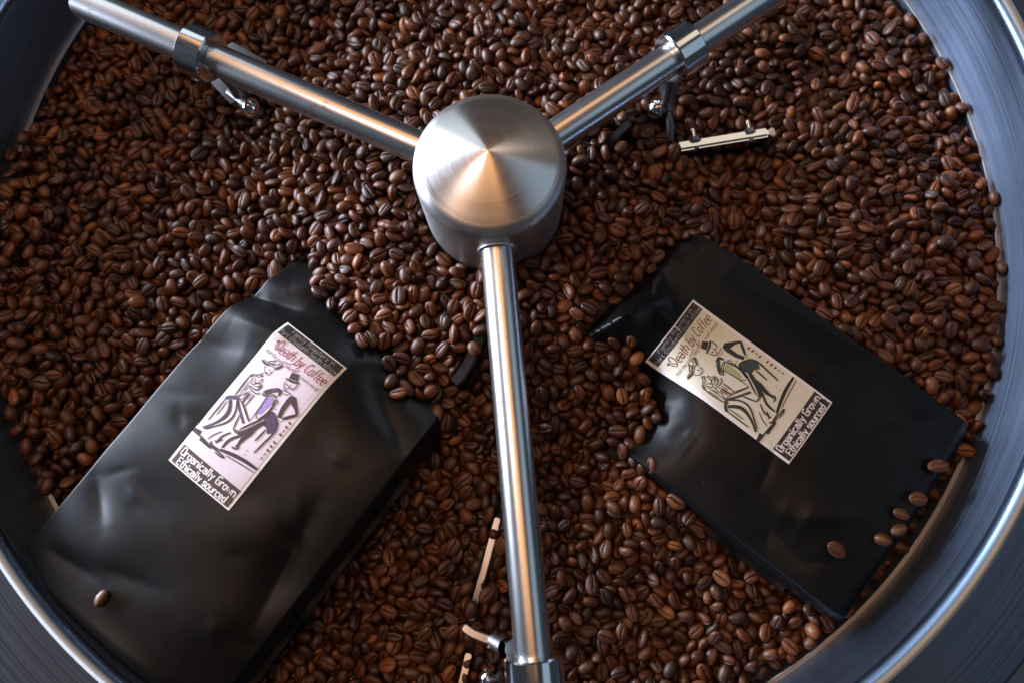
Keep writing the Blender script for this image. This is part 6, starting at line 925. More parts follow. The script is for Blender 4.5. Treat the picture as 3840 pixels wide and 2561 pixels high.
2,-8,4,21,2,-761,-24,7,2,7,5,109,73,11,-1,-27,5,-783,-7,6,0,-33,7,-83,103,0,-7,-7,3,-546,-1,1,1,0,6,-724,-2,3,-6,4,3,205,80,8,4,21,24,152,67,-10,-34,8,3,-738,-24,-5,-3,34,3,600,-13,12,-33,4,5,116,73,1,3,-2,2,442,-2,
6,5,-26,1,502,0,6,-14,17,10,334,31,5,6,23,2,403,15,-29,-7,-7,4,196,46,30,0,5,18,318,4,-5,-10,23,3,337,18,-10,9,-2,5,-666,-13,-13,7,-24,6,-680,-12,8,-33,7,5,-606,-16,6,7,-19,1,339,3,-33,-7,9,3,42,52,-6,-12,35,6,284,
21,0,2,-3,21,-30,67,2,-4,-25,6,-640,-27,5,2,29,2,400,19,-9,34,6,1,468,14,22,0,-5,1,266,-24,-5,35,2,13,560,-12,10,-7,16,4,543,-11,-3,-7,17,18,32,2,0,-30,23,0,126,-8,4,-11,-26,0,593,-18,-1,-30,-20,5,-609,-19,-2,-11,
-35,22,-46,-18,35,-1,-5,9,524,-15,-11,3,35,13,662,-20,28,-10,-4,22,73,11,1,2,10,0,328,-1,-6,1,8,1,-627,-21,6,0,-25,3,44,16,-3,-3,-35,14,-9,18,8,32,12,4,364,-14,8,5,29,17,-626,13,-4,0,25,5,-49,11,8,1,-27,22,204,-2,
-7,1,-27,3,-89,23,7,31,13,7,493,-31,-34,1,-2,10,-71,29,-8,-31,-9,6,287,-19,-1,0,-4,39,-547,-25,-32,-4,-10,13,504,-25,-7,32,-8,8,-107,1,6,-1,25,10,5,19,8,25,-14,2,-7,11,32,-2,2,14,-70,1,-6,-1,-7,23,95,-13,32,3,17,3,
110,8,1,-34,-2,12,-107,29,-10,-15,6,4,-168,22,4,0,29,6,119,6,33,4,12,1,57,-11,10,-6,26,13,383,-22,-31,-7,11,4,194,-19,-30,0,20,7,-190,19,-2,0,8,20,20,16,24,4,-14,4,-306,4,2,2,-25,28,134,10,3,8,17,2,-36,2,33,-8,11,4,
275,8,1,-1,-12,12,92,-16,6,31,-3,4,-208,8,-2,-3,-15,1,-29,-17,-35,1,9,26,-39,-6,-12,-10,30],
(4,106): [-786,51,14,-8,30,5,1,111,9,15,22,-16,2,-100,-1,16,-5,-11,37,106,-3,3,-4,-21,9,107,33,1,-1,21,11,137,33,1,-3,-30,16,-27,11,-12,-5,-10,13,-315,30,11,-9,22,6,-145,14,4,-3,0,1,-68,3,6,2,23,3,-392,65,8,-34,11,
0,-35,18,10,2,10,3,114,10,10,7,-24,3,76,6,34,-8,7,13,-264,2,-2,-36,6,3,-426,19,-2,-2,-8,0,2,31,-9,4,13,14,59,17,3,20,15,5,125,-7,5,6,-2,6,-128,21,2,31,-11,13,187,-32,7,-33,12,4,-167,43,1,7,-18,9,347,-17,33,-8,2,17,
320,-39,6,-4,-1,5,506,-22,32,3,14,12,-113,9,-7,-1,6,1,108,30,-4,-35,-15,10,505,-19,-4,-35,12,16,-287,26,2,4,4,3,-267,25,-33,-1,1,11,372,-23,-8,0,-25,10,463,-4,-17,24,-5,15,101,27,0,-23,22,8,87,26,2,-9,6,11,202,26,1,
-4,-35,7,-145,30,-5,-1,16,4,2,37,7,30,11,4,385,-2,11,-7,-25,0,403,-5,6,-10,-25,10,152,23,-10,-2,-4,4,481,-22,7,11,0,7,135,22,-7,26,11,10,-153,44,30,-1,-6,17,-185,24,1,-3,34,0,400,8,1,0,-10,7,-95,11,0,34,-3,10,-107,
7,-3,0,9,15,-12,37,4,-4,25,1,275,19,1,-33,-18,19,158,11,28,4,9,2,-36,25,5,9,5,4,191,-11,9,7,13,0,685,-18,6,-3,-30,9,516,-1,9,-7,20,1,561,-12,17,1,16,6,29,50,-1,-7,18,12,338,12,8,2,-17,3,116,18,2,-1,6,14,54,36,-1,4,
-33,13,145,47,6,35,-7,4,621,-11,1,5,18,0,697,0,3,-2,6,3,227,17,-16,-2,31,3,-689,-19,21,2,29,0,18,70,-36,2,-11,18,545,-6,-31,0,-2,24,-639,-21,2,5,-7,1,384,8,-17,7,4,3,274,37,2,-3,-31,1,-43,89,10,-1,-13,15,617,-30,26,
5,12,1,408,6,-7,4,23,7,321,18,13,0,-30,9,742,-29,-10,-5,24,21,142,93,-7,-36,-9,4,-147,109,-19,-1,-15,5,-46,89,-7,-2,-2,0,503,11,-24,-2,22,4,212,58,5,4,22,5,-183,101,-2,-2,-11,13,-591,-16,-13,-5,29,3,703,-23,29,1,
-13,14,311,20,-7,-7,-14,4,-491,14,-2,25,-4,10,15,85,-6,-1,27,2,-110,113,-4,-4,8,4,668,-21,12,2,6,2,-639,-31,5,-36,0,1,-213,87,9,0,3,3,-673,-28,-33,-5,5,4,-658,0,8,3,-16,0,-546,-17,-28,-1,1,3,-197,126,7,-4,-12,1,553,
21,4,-7,-29,7,-107,84,-4,35,-2,2,-718,-19,1,-29,20,0,249,80,3,33,-16,5,-601,-21,1,33,1,2,-778,-6,-3,-1,-28,12,-453,8,-2,-2,30,0,413,16,31,-1,-16,2,173,107,-1,-2,-26,0,458,8,0,34,-3,6,346,3,-4,10,30,4,-588,21,-16,2,
35,7,-583,-1,-4,1,-21,3,-430,0,2,10,-16,10,800,-17,16,-11,-12,4,199,80,-6,33,-4,3,-579,4,-6,1,-28,3,-143,109,-10,6,11,8,206,88,6,20,-27,0,473,-6,-1,28,-2,4,543,11,0,-2,19,1,-219,102,-28,-5,13,10,-721,4,28,24,1,3,
-312,18,-23,3,4,5,392,-2,5,-22,22,11,-501,33,-17,0,-19,14,738,13,1,-1,6,2,384,32,6,2,-27,5,-371,4,33,1,18,8,-667,-9,-4,6,29,5,365,26,-1,-35,-12,2,-324,35,-4,1,-33,4,399,14,4,-6,-9,4,-516,52,1,-4,-10,1,737,-9,-7,-1,
-16,6,480,3,-4,1,30,1,-141,104,3,-1,-16,0,247,63,-5,4,18,3,-627,-6,6,-1,14,2,-641,10,6,1,-22,0,368,1,-9,-4,-8,6,271,51,-10,0,-4,13,-589,17,29,-5,1,4,307,39,4,-4,12,4,-285,63,10,-5,8,34,-217,102,-31,0,21,7,-496,15,4,
-7,-16,2,-630,15,0,-3,-3,11,-674,13,2,4,22,2,-354,-9,0,4,-3,0,798,-5,-32,-4,5,13,-770,-22,7,-2,-2,0,628,4,-9,-9,6,3,587,-12,-29,2,18,1,-283,62,23,1,-4,2,-11,82,-25,0,-22,1,-518,2,6,0,-9,2,-315,4,-31,-3,12,3,169,82,
6,-30,11,8,-621,-3,6,2,-35,0,-145,98,-5,-3,31,0,341,25,-2,-3,34,0,776,-20,9,0,-16,3,564,-1,-5,6,13,17,124,95,1,-4,-32,9,-89,79,-34,-2,-12,3,-309,16,-8,2,3,2,412,-2,-11,3,-1,0,650,-5,20,8,20,6,-263,56,-9,26,2,5,-413,
37,7,-3,3,2,-675,-19,-1,34,6,3,691,-11,0,2,-22,12,-699,-23,5,-9,28,2,328,6,-29,5,-12,7,524,-8,-23,4,18,10,-22,79,8,0,-23,3,-657,-1,-13,7,-3,13,616,-20,-9,3,-7,3,-45,53,-20,-5,-15,7,-745,-14,-2,-27,-12,3,646,-11,-11,
-7,-21,1,52,70,19,-3,-22,7,-564,-30,-4,-2,15,3,28,66,-29,-8,6,1,-723,-20,-3,0,-23,1,339,-9,-4,-1,-6,1,-662,-31,5,-1,0,31,89,31,2,-3,-6,5,-638,-31,7,0,-18,1,-597,-27,-22,-14,4,0,-556,-14,32,2,4,7,69,20,-10,2,-13,16,
231,-10,0,-7,13,1,98,15,-12,-22,15,11,248,-13,-3,1,-10,2,685,-20,-8,-3,28,5,92,1,-29,-6,3,5,-587,-5,11,-6,34,2,-647,-4,11,0,27,4,287,25,-8,3,0,20,166,8,-21,-4,-12,0,305,2,4,0,20,2,31,-6,-32,-4,-2,10,234,24,-5,5,24,
6,-667,-28,-7,-5,-7,5,-640,-34,-5,1,-1,33,209,-5,-3,-1,4,4,223,33,-2,1,-22,1,111,-18,-4,0,-26,1,504,-16,-2,2,-20,53,568,-23,-7,26,9,16,389,-16,5,3,-23,4,468,-13,-3,4,8,2,107,26,3,6,5,2,377,4,-1,6,-33,2,-1,21,20,5,
20,17,-11,15,-7,2,-8,0,343,-45,7,-35,-12,8,-556,15,-5,-36,-10,1,138,-9,-6,-31,9,2,53,27,29,6,-10,0,417,-21,-30,4,-2,10,331,-3,-7,2,33,3,215,5,2,4,-5,15,139,7,31,1,-21,33,114,-19,4,2,-5,30,-77,27,-8,2,-30,13,-95,8,0,
0,12,3,404,-23,-32,-4,-13,4,-230,17,8,3,-32,13,116,-11,-4,0,18,15,-193,-3,-6,-1,-30,12,-94,2,-5,3,23,9,169,-39,5,2,14,6,-261,13,-7,-32,-11,1,149,-33,5,1,16,4,-167,-11,34,1,-5,25,4,19,-4,-12,-24,6,-75,-10,6,4,-3,8,5,
-7,-6,-2,34,12,-207,15,0,-28,16,12,9,-17,-29,1,2],
(5,106): [-768,21,10,3,-31,-12,4,219,-4,-5,-9,-11,25,-189,65,1,31,-6,5,-57,35,1,0,-28,7,310,-20,2,10,34,21,-53,-5,5,28,-10,4,112,2,29,0,-11,1,382,-25,22,-5,23,15,-304,9,7,0,9,0,-131,10,-6,-1,30,14,17,25,-2,-5,36,2,
-77,28,-8,-1,-25,18,-128,9,5,-4,-27,25,78,25,0,-27,-21,3,265,-19,9,-4,19,16,-170,-2,-36,-3,-5,11,-173,39,26,1,26,8,266,-17,-12,1,19,3,87,36,-8,1,-9,9,38,64,-3,1,2,0,521,-28,14,-25,-6,8,349,-40,3,0,12,18,-27,22,5,0,
-36,4,528,-3,3,32,10,2,551,-29,5,-1,27,13,579,-24,10,8,30,1,-67,34,18,7,4,7,138,33,-5,34,2,6,-11,16,2,-36,-7,1,541,-22,15,3,19,8,-176,37,-10,-16,-21,1,182,28,26,12,-7,7,417,-7,29,-17,-1,1,-84,31,1,4,-23,9,209,3,-6,
-1,-27,7,169,8,3,1,-11,36,580,-2,-34,-7,2,1,41,25,-28,1,-17,12,505,-4,-8,6,34,4,422,18,-3,0,21,61,602,4,0,-4,-9,3,249,-1,3,5,-29,2,37,29,-15,-33,5,1,717,-38,6,-3,-13,3,270,-26,-7,-2,-10,15,526,7,4,0,-10,11,545,-20,
-6,2,28,13,190,31,3,-7,26,1,579,-8,-2,34,4,25,756,-25,-15,1,4,16,489,11,-1,0,-17,30,-664,-11,5,10,31,0,584,-27,-17,1,-5,5,492,2,-12,0,-36,7,251,30,2,-1,7,10,227,46,10,-2,-33,0,586,-17,-4,-35,-10,5,-708,-11,33,-6,14,
4,-656,-25,-15,4,9,3,50,58,27,1,10,3,567,-19,31,-2,-19,21,253,43,-1,-2,-2,4,-110,96,5,0,2,3,-785,1,-9,0,-7,11,5,95,0,36,-2,6,-700,-34,3,-2,10,0,83,107,1,2,-35,3,-571,-8,-3,34,7,2,559,12,13,7,-6,20,253,77,-2,0,-36,2,
-132,115,-12,-7,-30,1,-746,-2,2,-31,-19,4,71,88,3,1,-28,3,264,83,0,35,-11,2,165,81,-5,-4,-19,3,654,-23,-3,5,-36,3,446,10,-5,-2,-10,11,-452,4,12,0,15,2,230,67,30,-4,-9,3,-567,-9,8,0,-2,24,-389,-15,12,-12,-5,24,-677,
-2,-35,-4,-1,4,592,21,4,2,29,3,334,16,8,-1,26,6,516,7,2,1,-9,6,-710,-18,21,4,15,14,352,27,-31,-3,11,8,-356,28,13,-1,34,4,-145,109,-6,2,19,1,279,62,-1,-3,-10,23,-688,5,-7,-8,7,1,-409,-10,-35,-3,0,2,193,68,4,-2,-34,5,
-662,15,6,0,-11,0,-138,127,3,-7,-35,1,241,85,1,-34,-9,2,-646,-17,32,0,-4,3,-804,-2,-30,-4,-10,0,-246,77,-3,-4,12,1,462,21,9,-7,-6,3,-162,122,4,-32,-4,6,174,96,-9,-3,-4,20,-319,59,33,4,-10,5,-287,44,-5,-2,21,6,-623,
-5,5,-1,-3,8,574,11,-36,-3,-11,5,238,80,7,-3,-7,7,-691,8,-8,7,3,2,-278,48,-10,7,-28,3,211,63,2,-1,-16,1,-101,100,11,4,34,1,-292,73,-25,-2,20,4,-310,51,6,1,19,18,418,2,10,11,-21,10,-683,-4,2,-1,23,14,626,19,-34,0,
-19,7,-439,-26,32,0,-21,8,-266,48,5,28,4,12,-223,88,-1,0,34,7,13,98,-3,23,-17,1,724,-14,-7,14,23,2,546,1,8,8,10,3,538,16,27,8,-9,4,-447,17,-4,-3,-34,0,-274,26,2,-4,34,3,-696,19,1,1,5,2,64,93,5,-4,32,9,403,-21,-6,1,
3,7,-232,79,-3,30,18,2,537,11,1,4,12,10,629,-6,-3,10,22,4,177,74,-28,-1,16,2,-741,-22,13,4,-19,4,227,65,-21,-4,-27,3,70,61,-29,9,1,7,413,13,-4,-2,-21,7,354,26,-35,-3,14,7,-582,-32,-8,-35,8,9,317,20,12,-7,-27,1,616,
-3,35,1,-11,3,-640,-35,6,0,-2,3,451,24,4,35,0,2,-498,22,-8,-2,24,0,150,39,-3,1,-9,7,-626,-13,-9,-3,7,6,193,19,-8,-4,-27,0,374,20,2,11,0,7,504,-11,0,11,11,3,-604,-41,5,34,-7,1,698,-6,-1,0,11,7,-727,0,13,5,26,1,42,37,
-1,-2,-26,9,603,-13,28,2,-21,10,-743,5,-5,-3,-35,12,612,-25,1,5,7,4,233,10,28,13,7,35,227,-9,7,3,-6,6,431,26,-12,3,11,1,268,9,-4,7,-16,19,-681,-17,25,3,-25,0,503,-11,-30,1,-15,1,122,17,17,33,1,8,-57,14,-31,-5,-12,
14,433,-8,28,-9,-1,6,-611,-28,-3,35,-6,5,51,-27,13,-2,-7,0,642,-36,-6,1,8,3,326,31,31,-2,-8,1,226,-6,-5,-35,-2,8,-68,-11,-28,0,16,1,119,3,-21,-28,-2,1,-680,-11,21,-26,3,13,-79,8,-2,3,29,4,577,-20,32,6,-4,2,201,16,8,
-6,20,10,544,-19,8,27,7,6,451,-17,4,1,-34,3,-102,24,-28,0,-13,1,-12,42,1,2,13,2,-130,27,0,25,-14,2,641,-17,-24,3,5,2,67,20,-5,0,-23,4,488,-34,3,-9,-11,15,112,5,12,-13,14,7,532,-13,-11,1,15,24,-68,16,12,1,0,5,-186,
31,8,0,25,14,-87,6,-7,1,-9,10,59,11,-8,5,-12,7,291,-20,-11,4,-11,4,77,17,-2,33,-16,5,-6,43,11,5,15,3,55,23,13,-5,-3,15,-130,22,28,7,-5,9,-506,-33,4,10,-33,7,53,-7,5,1,-26,2,-135,5,6,1,-32,3,200,-10,17,7,-26,21,-92,
6,-1,0,18,7,-471,-20,34,3,-2,21,265,-41,-6,1,-26,3,114,-6,6,-3,-21,23,15,0,-12,3,-31,12,-46,18,-4,33,8,2,115,-25,5,-2,23,12,47,12,-4,-1,13,19,128,-2,-16,1,16,24,-92,12,4,1,2,14,214,-17,-3,-29,-21,27,29,-8,10,-6,-23],
(0,110): [-810,-23,24,32,6,10,45,-71,-7,-6,4,19,7,86,35,2,36,-12,17,86,13,2,1,-15,10,-276,21,17,0,13,1,-109,48,-35,-1,6,17,-106,24,8,-3,-16,0,8,-11,-7,1,-33,0,57,62,5,-1,-33,8,-88,4,-7,3,-10,1,-282,8,-4,-34,-13,6,
205,6,0,-6,22,5,-264,34,10,-3,-10,10,-209,34,1,3,-23,5,-56,27,-10,5,-14,1,232,-29,-4,5,-19,3,365,-17,-27,8,-11,3,-407,25,-8,-5,27,1,262,-6,35,0,16,25,-435,4,34,0,-11,0,326,-17,8,1,-22,7,-6,28,2,3,-25,11,-203,21,-20,
5,18,11,213,-35,9,1,31,6,-246,7,-4,30,19,5,-268,5,4,-33,-1,2,11,36,-31,-2,1,3,215,9,2,0,-5,17,-48,37,7,0,-33,1,-19,36,17,5,-28,1,-212,32,8,-12,32,29,462,-18,11,-3,-4,3,-52,44,-8,-32,-12,13,-42,45,13,-8,-20,13,174,
33,2,-10,1,8,226,14,0,-4,20,6,126,41,-7,5,6,21,-47,31,5,12,-9,5,220,20,-6,-4,-34,37,422,6,-3,-4,-19,3,549,-7,0,10,9,9,649,-19,30,2,22,6,442,10,10,-1,-14,6,-88,29,-1,-31,7,27,210,-28,-28,9,11,7,173,1,11,-4,17,3,340,
1,10,2,8,1,615,-16,23,-25,5,8,713,-39,34,-7,12,2,250,10,34,-3,-6,16,157,31,-1,-2,-4,5,50,28,7,-4,-5,5,475,10,-33,3,1,12,560,0,-4,2,23,1,9,31,-7,0,13,11,523,12,-9,6,2,6,382,15,5,10,22,2,-727,-39,5,0,-23,1,343,-16,-9,
5,-25,13,-726,-22,14,3,17,2,77,59,-9,-4,8,10,-683,-39,-7,-3,-6,7,363,-17,-8,1,34,2,-79,76,14,-5,1,9,388,-21,-36,0,12,18,728,-19,-18,-2,7,14,328,35,13,3,-33,1,158,86,-2,-2,-30,16,105,74,20,-30,-1,2,-635,-40,6,1,24,
14,-29,94,10,-8,-16,2,196,61,18,29,0,16,-514,1,11,0,-29,0,14,79,-8,-2,0,7,53,95,18,0,-32,1,762,-6,7,-8,35,7,333,25,2,-2,11,17,173,111,3,1,15,3,-43,126,20,3,-3,13,231,97,36,3,13,5,-715,-4,-5,5,8,2,-162,98,6,1,29,12,
478,1,-1,-1,4,1,501,2,7,0,-32,1,-150,135,-3,-5,17,5,351,17,-2,-3,28,8,-88,87,0,-1,-30,4,-223,100,-11,-3,-35,3,-636,3,33,-2,7,1,366,-9,1,0,-11,2,-603,12,5,-3,9,5,-431,15,-3,29,11,8,231,95,29,0,16,4,-422,-27,-32,8,
-11,2,300,35,2,2,8,24,-628,-4,-7,0,-33,2,407,-26,1,-29,-15,10,448,8,-23,-11,-12,6,295,66,-34,4,7,6,-328,39,11,16,-13,1,478,-12,-28,1,-7,6,-425,-2,3,-5,29,1,422,-26,-8,-2,-33,4,555,23,-7,11,-6,3,-343,11,-29,0,1,2,
159,95,-7,23,23,1,404,-2,11,1,-5,0,510,23,6,35,7,4,-362,10,7,5,-25,11,-440,-16,3,4,25,6,578,22,8,3,13,7,454,-6,19,-29,0,3,-625,-7,-6,1,-2,2,-613,11,32,2,-1,0,-371,31,4,0,-4,22,-421,3,20,-8,-25,16,-101,126,-10,-3,36,
21,-250,91,30,-1,-9,20,299,44,0,-8,10,7,-430,-27,8,-3,-23,10,299,40,2,7,24,1,352,-9,21,-3,4,4,-369,-17,-2,7,0,5,669,-1,3,-7,26,4,34,100,0,33,20,2,-316,14,9,-5,17,0,51,89,-9,2,-11,1,-705,-3,25,25,3,3,-505,13,-17,2,
-33,1,-615,13,32,-1,-21,2,23,87,5,2,-27,3,-603,-7,30,0,-16,5,-39,113,18,-4,29,9,-368,30,-10,30,6,0,186,87,1,27,-9,6,-562,-4,-30,-1,21,8,-236,69,-1,7,-30,2,-635,9,-15,-2,-32,4,-549,4,5,2,-18,1,-384,-30,6,-1,9,2,-79,
104,-12,8,17,0,517,19,9,-2,-5,1,-330,29,5,-31,-10,1,138,111,-23,8,0,4,495,16,21,-2,-20,3,-255,79,-13,0,15,1,-130,90,-10,2,-27,6,-350,14,-35,1,15,0,767,-34,-6,-7,-5,2,487,-7,-9,1,-16,5,-760,-26,6,0,9,2,22,76,-19,-4,
-3,7,-312,37,-10,7,-29,2,592,14,10,-3,-29,15,-521,29,14,4,-8,3,490,13,13,28,5,2,-292,44,-1,12,-25,7,-43,91,-3,1,-31,2,-544,-10,-5,-8,20,4,-484,36,-32,3,-1,11,-59,92,-19,-20,11,8,-487,3,4,-1,-28,12,-652,-12,6,3,-8,9,
-12,39,0,-3,23,2,-29,51,-35,-1,-13,3,-587,-10,8,-17,-22,7,-717,8,11,35,2,29,-515,-24,3,-1,32,4,626,-6,5,2,-20,8,584,-34,9,23,-10,5,-38,27,-8,9,24,5,175,38,0,31,0,6,50,50,-4,-6,-13,10,488,-1,-30,-1,-18,19,202,12,1,
-36,-6,24,692,-24,3,1,2,6,622,-35,7,-2,-11,9,384,12,1,-4,31,12,-97,34,-30,6,4,2,615,-11,7,1,12,2,22,-1,5,11,-10,2,-617,-20,5,7,9,1,-103,2,-1,30,-6,1,250,18,6,2,31,4,48,-17,11,-3,-26,19,16,-2,12,4,-20,11,123,6,-31,
-4,4,2,113,-15,-31,-2,-2,19,56,26,18,2,34,3,545,-40,-7,0,26,12,347,-15,-31,-3,15,9,-13,39,-22,-3,17,0,70,12,8,2,29,0,269,-13,-7,-32,-1,2,189,-16,-5,5,23,10,160,9,-2,1,35,21,242,-8,-1,-1,-28,18,563,-20,13,26,5,6,120,
12,8,12,-34,10,-80,30,-5,36,11,8,134,24,24,0,-23,1,-141,19,12,5,29,31,91,17,1,2,24,3,170,-18,9,11,-22,5,-119,38,-10,-2,13,13,-272,-13,-7,-1,17,3,-24,0,6,-1,-12,15,52,8,30,-3,8,4,162,-10,-11,8,0,11,33,-14,33,-2,-19,
16,291,-19,5,-4,-34,13,307,-22,-5,27,-7,7,210,-40,-5,0,-17,2,-321,16,0,7,36,0,179,-15,21,9,-10,27,70,7,4,32,-2,7,183,-9,-1,8,-2,12,135,-22,-9,2,15,19,195,-2,-25,-7,-10],
(1,110): [-782,-2,65,-3,4,20,57,70,-7,8,5,-24,1,102,4,4,-3,2,9,-165,18,-2,26,16,14,-89,18,4,-29,-4,12,291,-25,9,36,7,2,-194,53,-30,4,-12,11,-383,26,3,9,35,36,454,-40,-30,-6,7,2,-185,29,4,-4,-22,20,-163,23,-3,-7,0,
38,46,43,-4,1,24,5,-340,6,7,-2,32,9,492,5,-12,0,9,19,503,-27,5,4,12,1,301,-27,31,0,21,7,215,-18,28,-1,7,2,502,-9,-22,-4,-24,2,169,3,-3,35,-10,12,2,45,-11,31,-11,36,-210,24,3,1,-24,2,83,16,11,-3,24,0,415,-11,7,-6,8,
0,532,-14,5,-36,-13,5,545,-25,6,-3,6,12,34,30,13,-3,-36,13,522,-25,-16,0,-21,16,534,-9,5,-3,-35,7,402,30,-3,0,25,4,173,0,10,-31,3,25,190,-4,11,2,-18,3,-67,10,27,2,-16,2,53,36,-6,4,-9,0,116,36,-4,-2,23,12,280,-16,1,
30,1,1,-85,0,-35,-2,10,7,-59,38,-9,-1,-11,18,457,17,31,2,-3,31,445,21,3,8,34,2,-79,45,-3,-9,6,3,629,-2,2,35,-9,12,318,2,-13,5,28,8,324,-14,10,-10,2,17,357,4,-26,-2,26,17,-52,60,3,7,-15,15,603,-28,6,1,28,1,-746,-4,
-1,34,3,13,52,69,3,34,-13,1,-623,-37,-9,-2,19,3,-668,-38,16,0,-5,2,288,15,-9,0,8,18,290,41,30,-1,-18,11,152,81,3,3,-26,1,55,84,2,7,20,1,-568,-28,-35,-2,-14,4,617,-32,-15,4,21,1,503,-8,-13,6,-13,1,-696,-11,9,-8,-12,
17,108,70,-6,-1,10,3,193,60,36,0,14,2,-202,116,3,2,-13,7,113,102,8,-1,-13,1,439,14,-27,-2,10,22,-182,114,11,23,11,4,-5,79,-32,1,-5,11,621,-4,11,-7,-22,11,282,44,-10,-27,7,2,-84,96,1,-36,12,3,107,108,-1,28,-1,5,-42,
99,2,27,-24,0,-14,94,4,17,6,9,570,0,-12,-2,-18,5,336,9,-18,-4,-16,1,-246,111,10,-10,3,16,-275,69,-7,1,-16,1,-256,104,1,1,33,3,-503,15,-31,0,20,5,-191,132,10,-2,18,1,-525,23,7,-1,11,0,386,1,2,5,6,13,-424,-31,-7,0,-4,
1,-759,-6,-20,5,28,1,-183,109,33,0,3,7,-641,-14,-6,36,3,8,-351,17,1,-4,14,16,-549,50,20,-2,15,5,233,77,1,0,17,5,-745,16,-3,-2,16,0,-197,110,-23,-1,12,4,481,-5,-6,-4,13,2,-315,54,-3,-33,14,10,282,72,4,34,4,0,782,-15,
5,-5,24,4,370,10,31,-2,6,12,-505,4,5,-31,1,1,-769,7,4,9,35,8,419,21,4,-4,8,7,-700,13,-4,2,-32,4,674,14,-1,0,-15,3,-782,-21,-31,0,-1,1,-548,10,6,-5,-8,15,-651,7,-6,0,19,4,202,88,0,-9,-13,5,488,34,-10,-3,20,2,-763,9,
-9,-3,11,20,567,3,-3,-1,1,7,-679,2,1,6,-15,4,-375,5,1,4,0,2,56,99,-19,0,-12,4,-194,106,-7,9,19,4,-471,10,-29,3,-16,3,-401,-7,-4,6,21,6,315,9,0,-4,-14,2,-291,56,3,1,-28,7,-498,-1,-5,4,-23,7,-197,96,4,-7,28,2,167,104,
-5,-2,14,3,590,20,-7,-5,36,5,741,5,-8,6,15,1,-32,86,6,-7,-34,5,339,10,3,-1,23,7,687,-11,-15,0,-28,5,99,93,23,9,-3,10,129,80,-6,-1,-27,20,366,2,17,4,-8,3,144,89,1,5,24,2,679,1,0,10,-19,5,-25,95,18,-1,35,1,170,93,10,
1,19,1,37,88,-25,4,-7,0,738,-15,-9,-3,35,1,-660,-30,-36,-2,7,4,315,23,-1,-30,-13,2,-566,-7,4,-1,6,4,-420,-3,-2,-2,-5,7,-321,35,-11,0,4,0,527,11,6,30,-6,8,-605,-32,-34,2,8,3,704,-16,-32,-6,-1,3,33,74,-13,-3,-4,5,635,
-15,-27,4,15,26,334,9,-9,0,2,2,171,33,-3,0,-11,3,-542,-17,-17,9,-9,0,-30,46,2,-3,-22,2,289,29,28,3,-7,6,-602,-12,-7,-8,-3,2,110,35,32,-1,13,4,45,57,5,9,18,8,296,11,-9,-9,-15,0,382,-5,-31,-1,17,3,26,54,34,-6,-3,10,
106,42,21,-15,-5,5,-661,-6,-11,2,-26,10,3,54,-29,-3,11,0,192,2,4,-7,-23,21,307,-7,-13,1,-20,19,369,3,-5,-7,-3,5,189,7,3,30,-8,1,-600,-27,-6,1,11,7,-687,12,2,-24,-17,0,563,-7,4,0,-27,2,159,-13,-28,0,-2,0,675,-24,-30,
6,14,17,39,20,-6,0,-5,7,127,-17,25,6,2,1,442,-6,28,6,17,2,207,13,5,-35,-7,5,37,-7,-7,-7,26,12,-99,11,-15,7,32,22,98,1,2,0,-22,11,117,8,-15,8,14,13,164,24,-3,-3,-31,3,276,20,3,-5,-17,20,249,5,3,-4,-36,5,39,8,32,3,-9,
0,390,-2,-6,27,3,17,340,12,-3,1,-12,5,328,-32,-4,4,0,30,151,-7,6,2,23,0,266,-11,2,1,-29,6,585,-40,-6,1,-14,11,-34,10,-6,0,-23,6,344,-34,-7,12,34,4,48,40,28,2,-19,1,-89,4,-4,2,11,2,-535,-5,2,-1,-27,2,271,-42,-26,0,
-11,4,272,-19,0,-33,4,4,-67,0,-6,-32,-7,7,-49,-5,-30,1,10,1,-169,19,-7,2,-17,25,-54,30,-4,6,-10,4,426,-43,-4,31,-3,4,323,-40,-1,0,-22,2,247,-37,17,0,34,5,357,-37,14,31,2,2,-492,-27,4,-27,-17,2,101,1,-4,1,20,0,151,
-4,16,1,-17,5,-92,28,-6,9,1,8,377,-13,3,-5,-7,4,72,-3,12,-11,-14,5,301,-37,-16,2,-32,4,-449,-40,-1,0,19,1,177,-29,13,-5,29,1,438,-18,19,-2,-7,1,212,-38,-1,31,0,9,-428,-46,-33,-2,-6,0,-29,1,-30,-3,7,4,347,-4,-10,-5,
10,1,-295,4,25,3,-19,7,348,-36,-5,-5,-25,2,99,4,-15,8,7,11,-248,-11,-2,35,13,8,-8,3,1,2,-5,5,106,-7,-1,2,-2,11,-27,-6,32,1,-1,8,287,-37,-2,4,-34,1,-92,-3,-6,-1,2,0,-9,0,-5,2,1,0,324,-8,31,0,-19,11,-66,16,0,30,-17,
15,258,-18,4,28,1,21,8,13,-1,-4,-34,3,-164,-8,34,-1,6,1,27,-4,7,2,-26],
(2,110): [-793,40,39,1,7,31,45,-184,20,18,8,-20,3,-294,20,-6,1,1,13,-35,40,0,5,-18,10,-9,2,34,-1,3,1,269,-40,-6,0,-23,7,292,-13,-3,-2,-6,11,-371,-3,4,35,13,13,-330,31,-22,2,-25,1,181,1,23,-6,-7,4,-305,24,26,3,-19,
14,-236,22,23,-5,20,2,230,-16,33,2,3,11,-78,1,29,0,18,22,-121,38,-27,2,25,5,303,-42,-7,0,14,1,-146,17,10,28,-15,1,-425,-2,7,6,-20,2,292,-20,-5,-2,12,3,-302,12,7,-7,9,3,203,-7,4,-7,24,0,286,-39,6,4,-24,4,-127,24,-35,
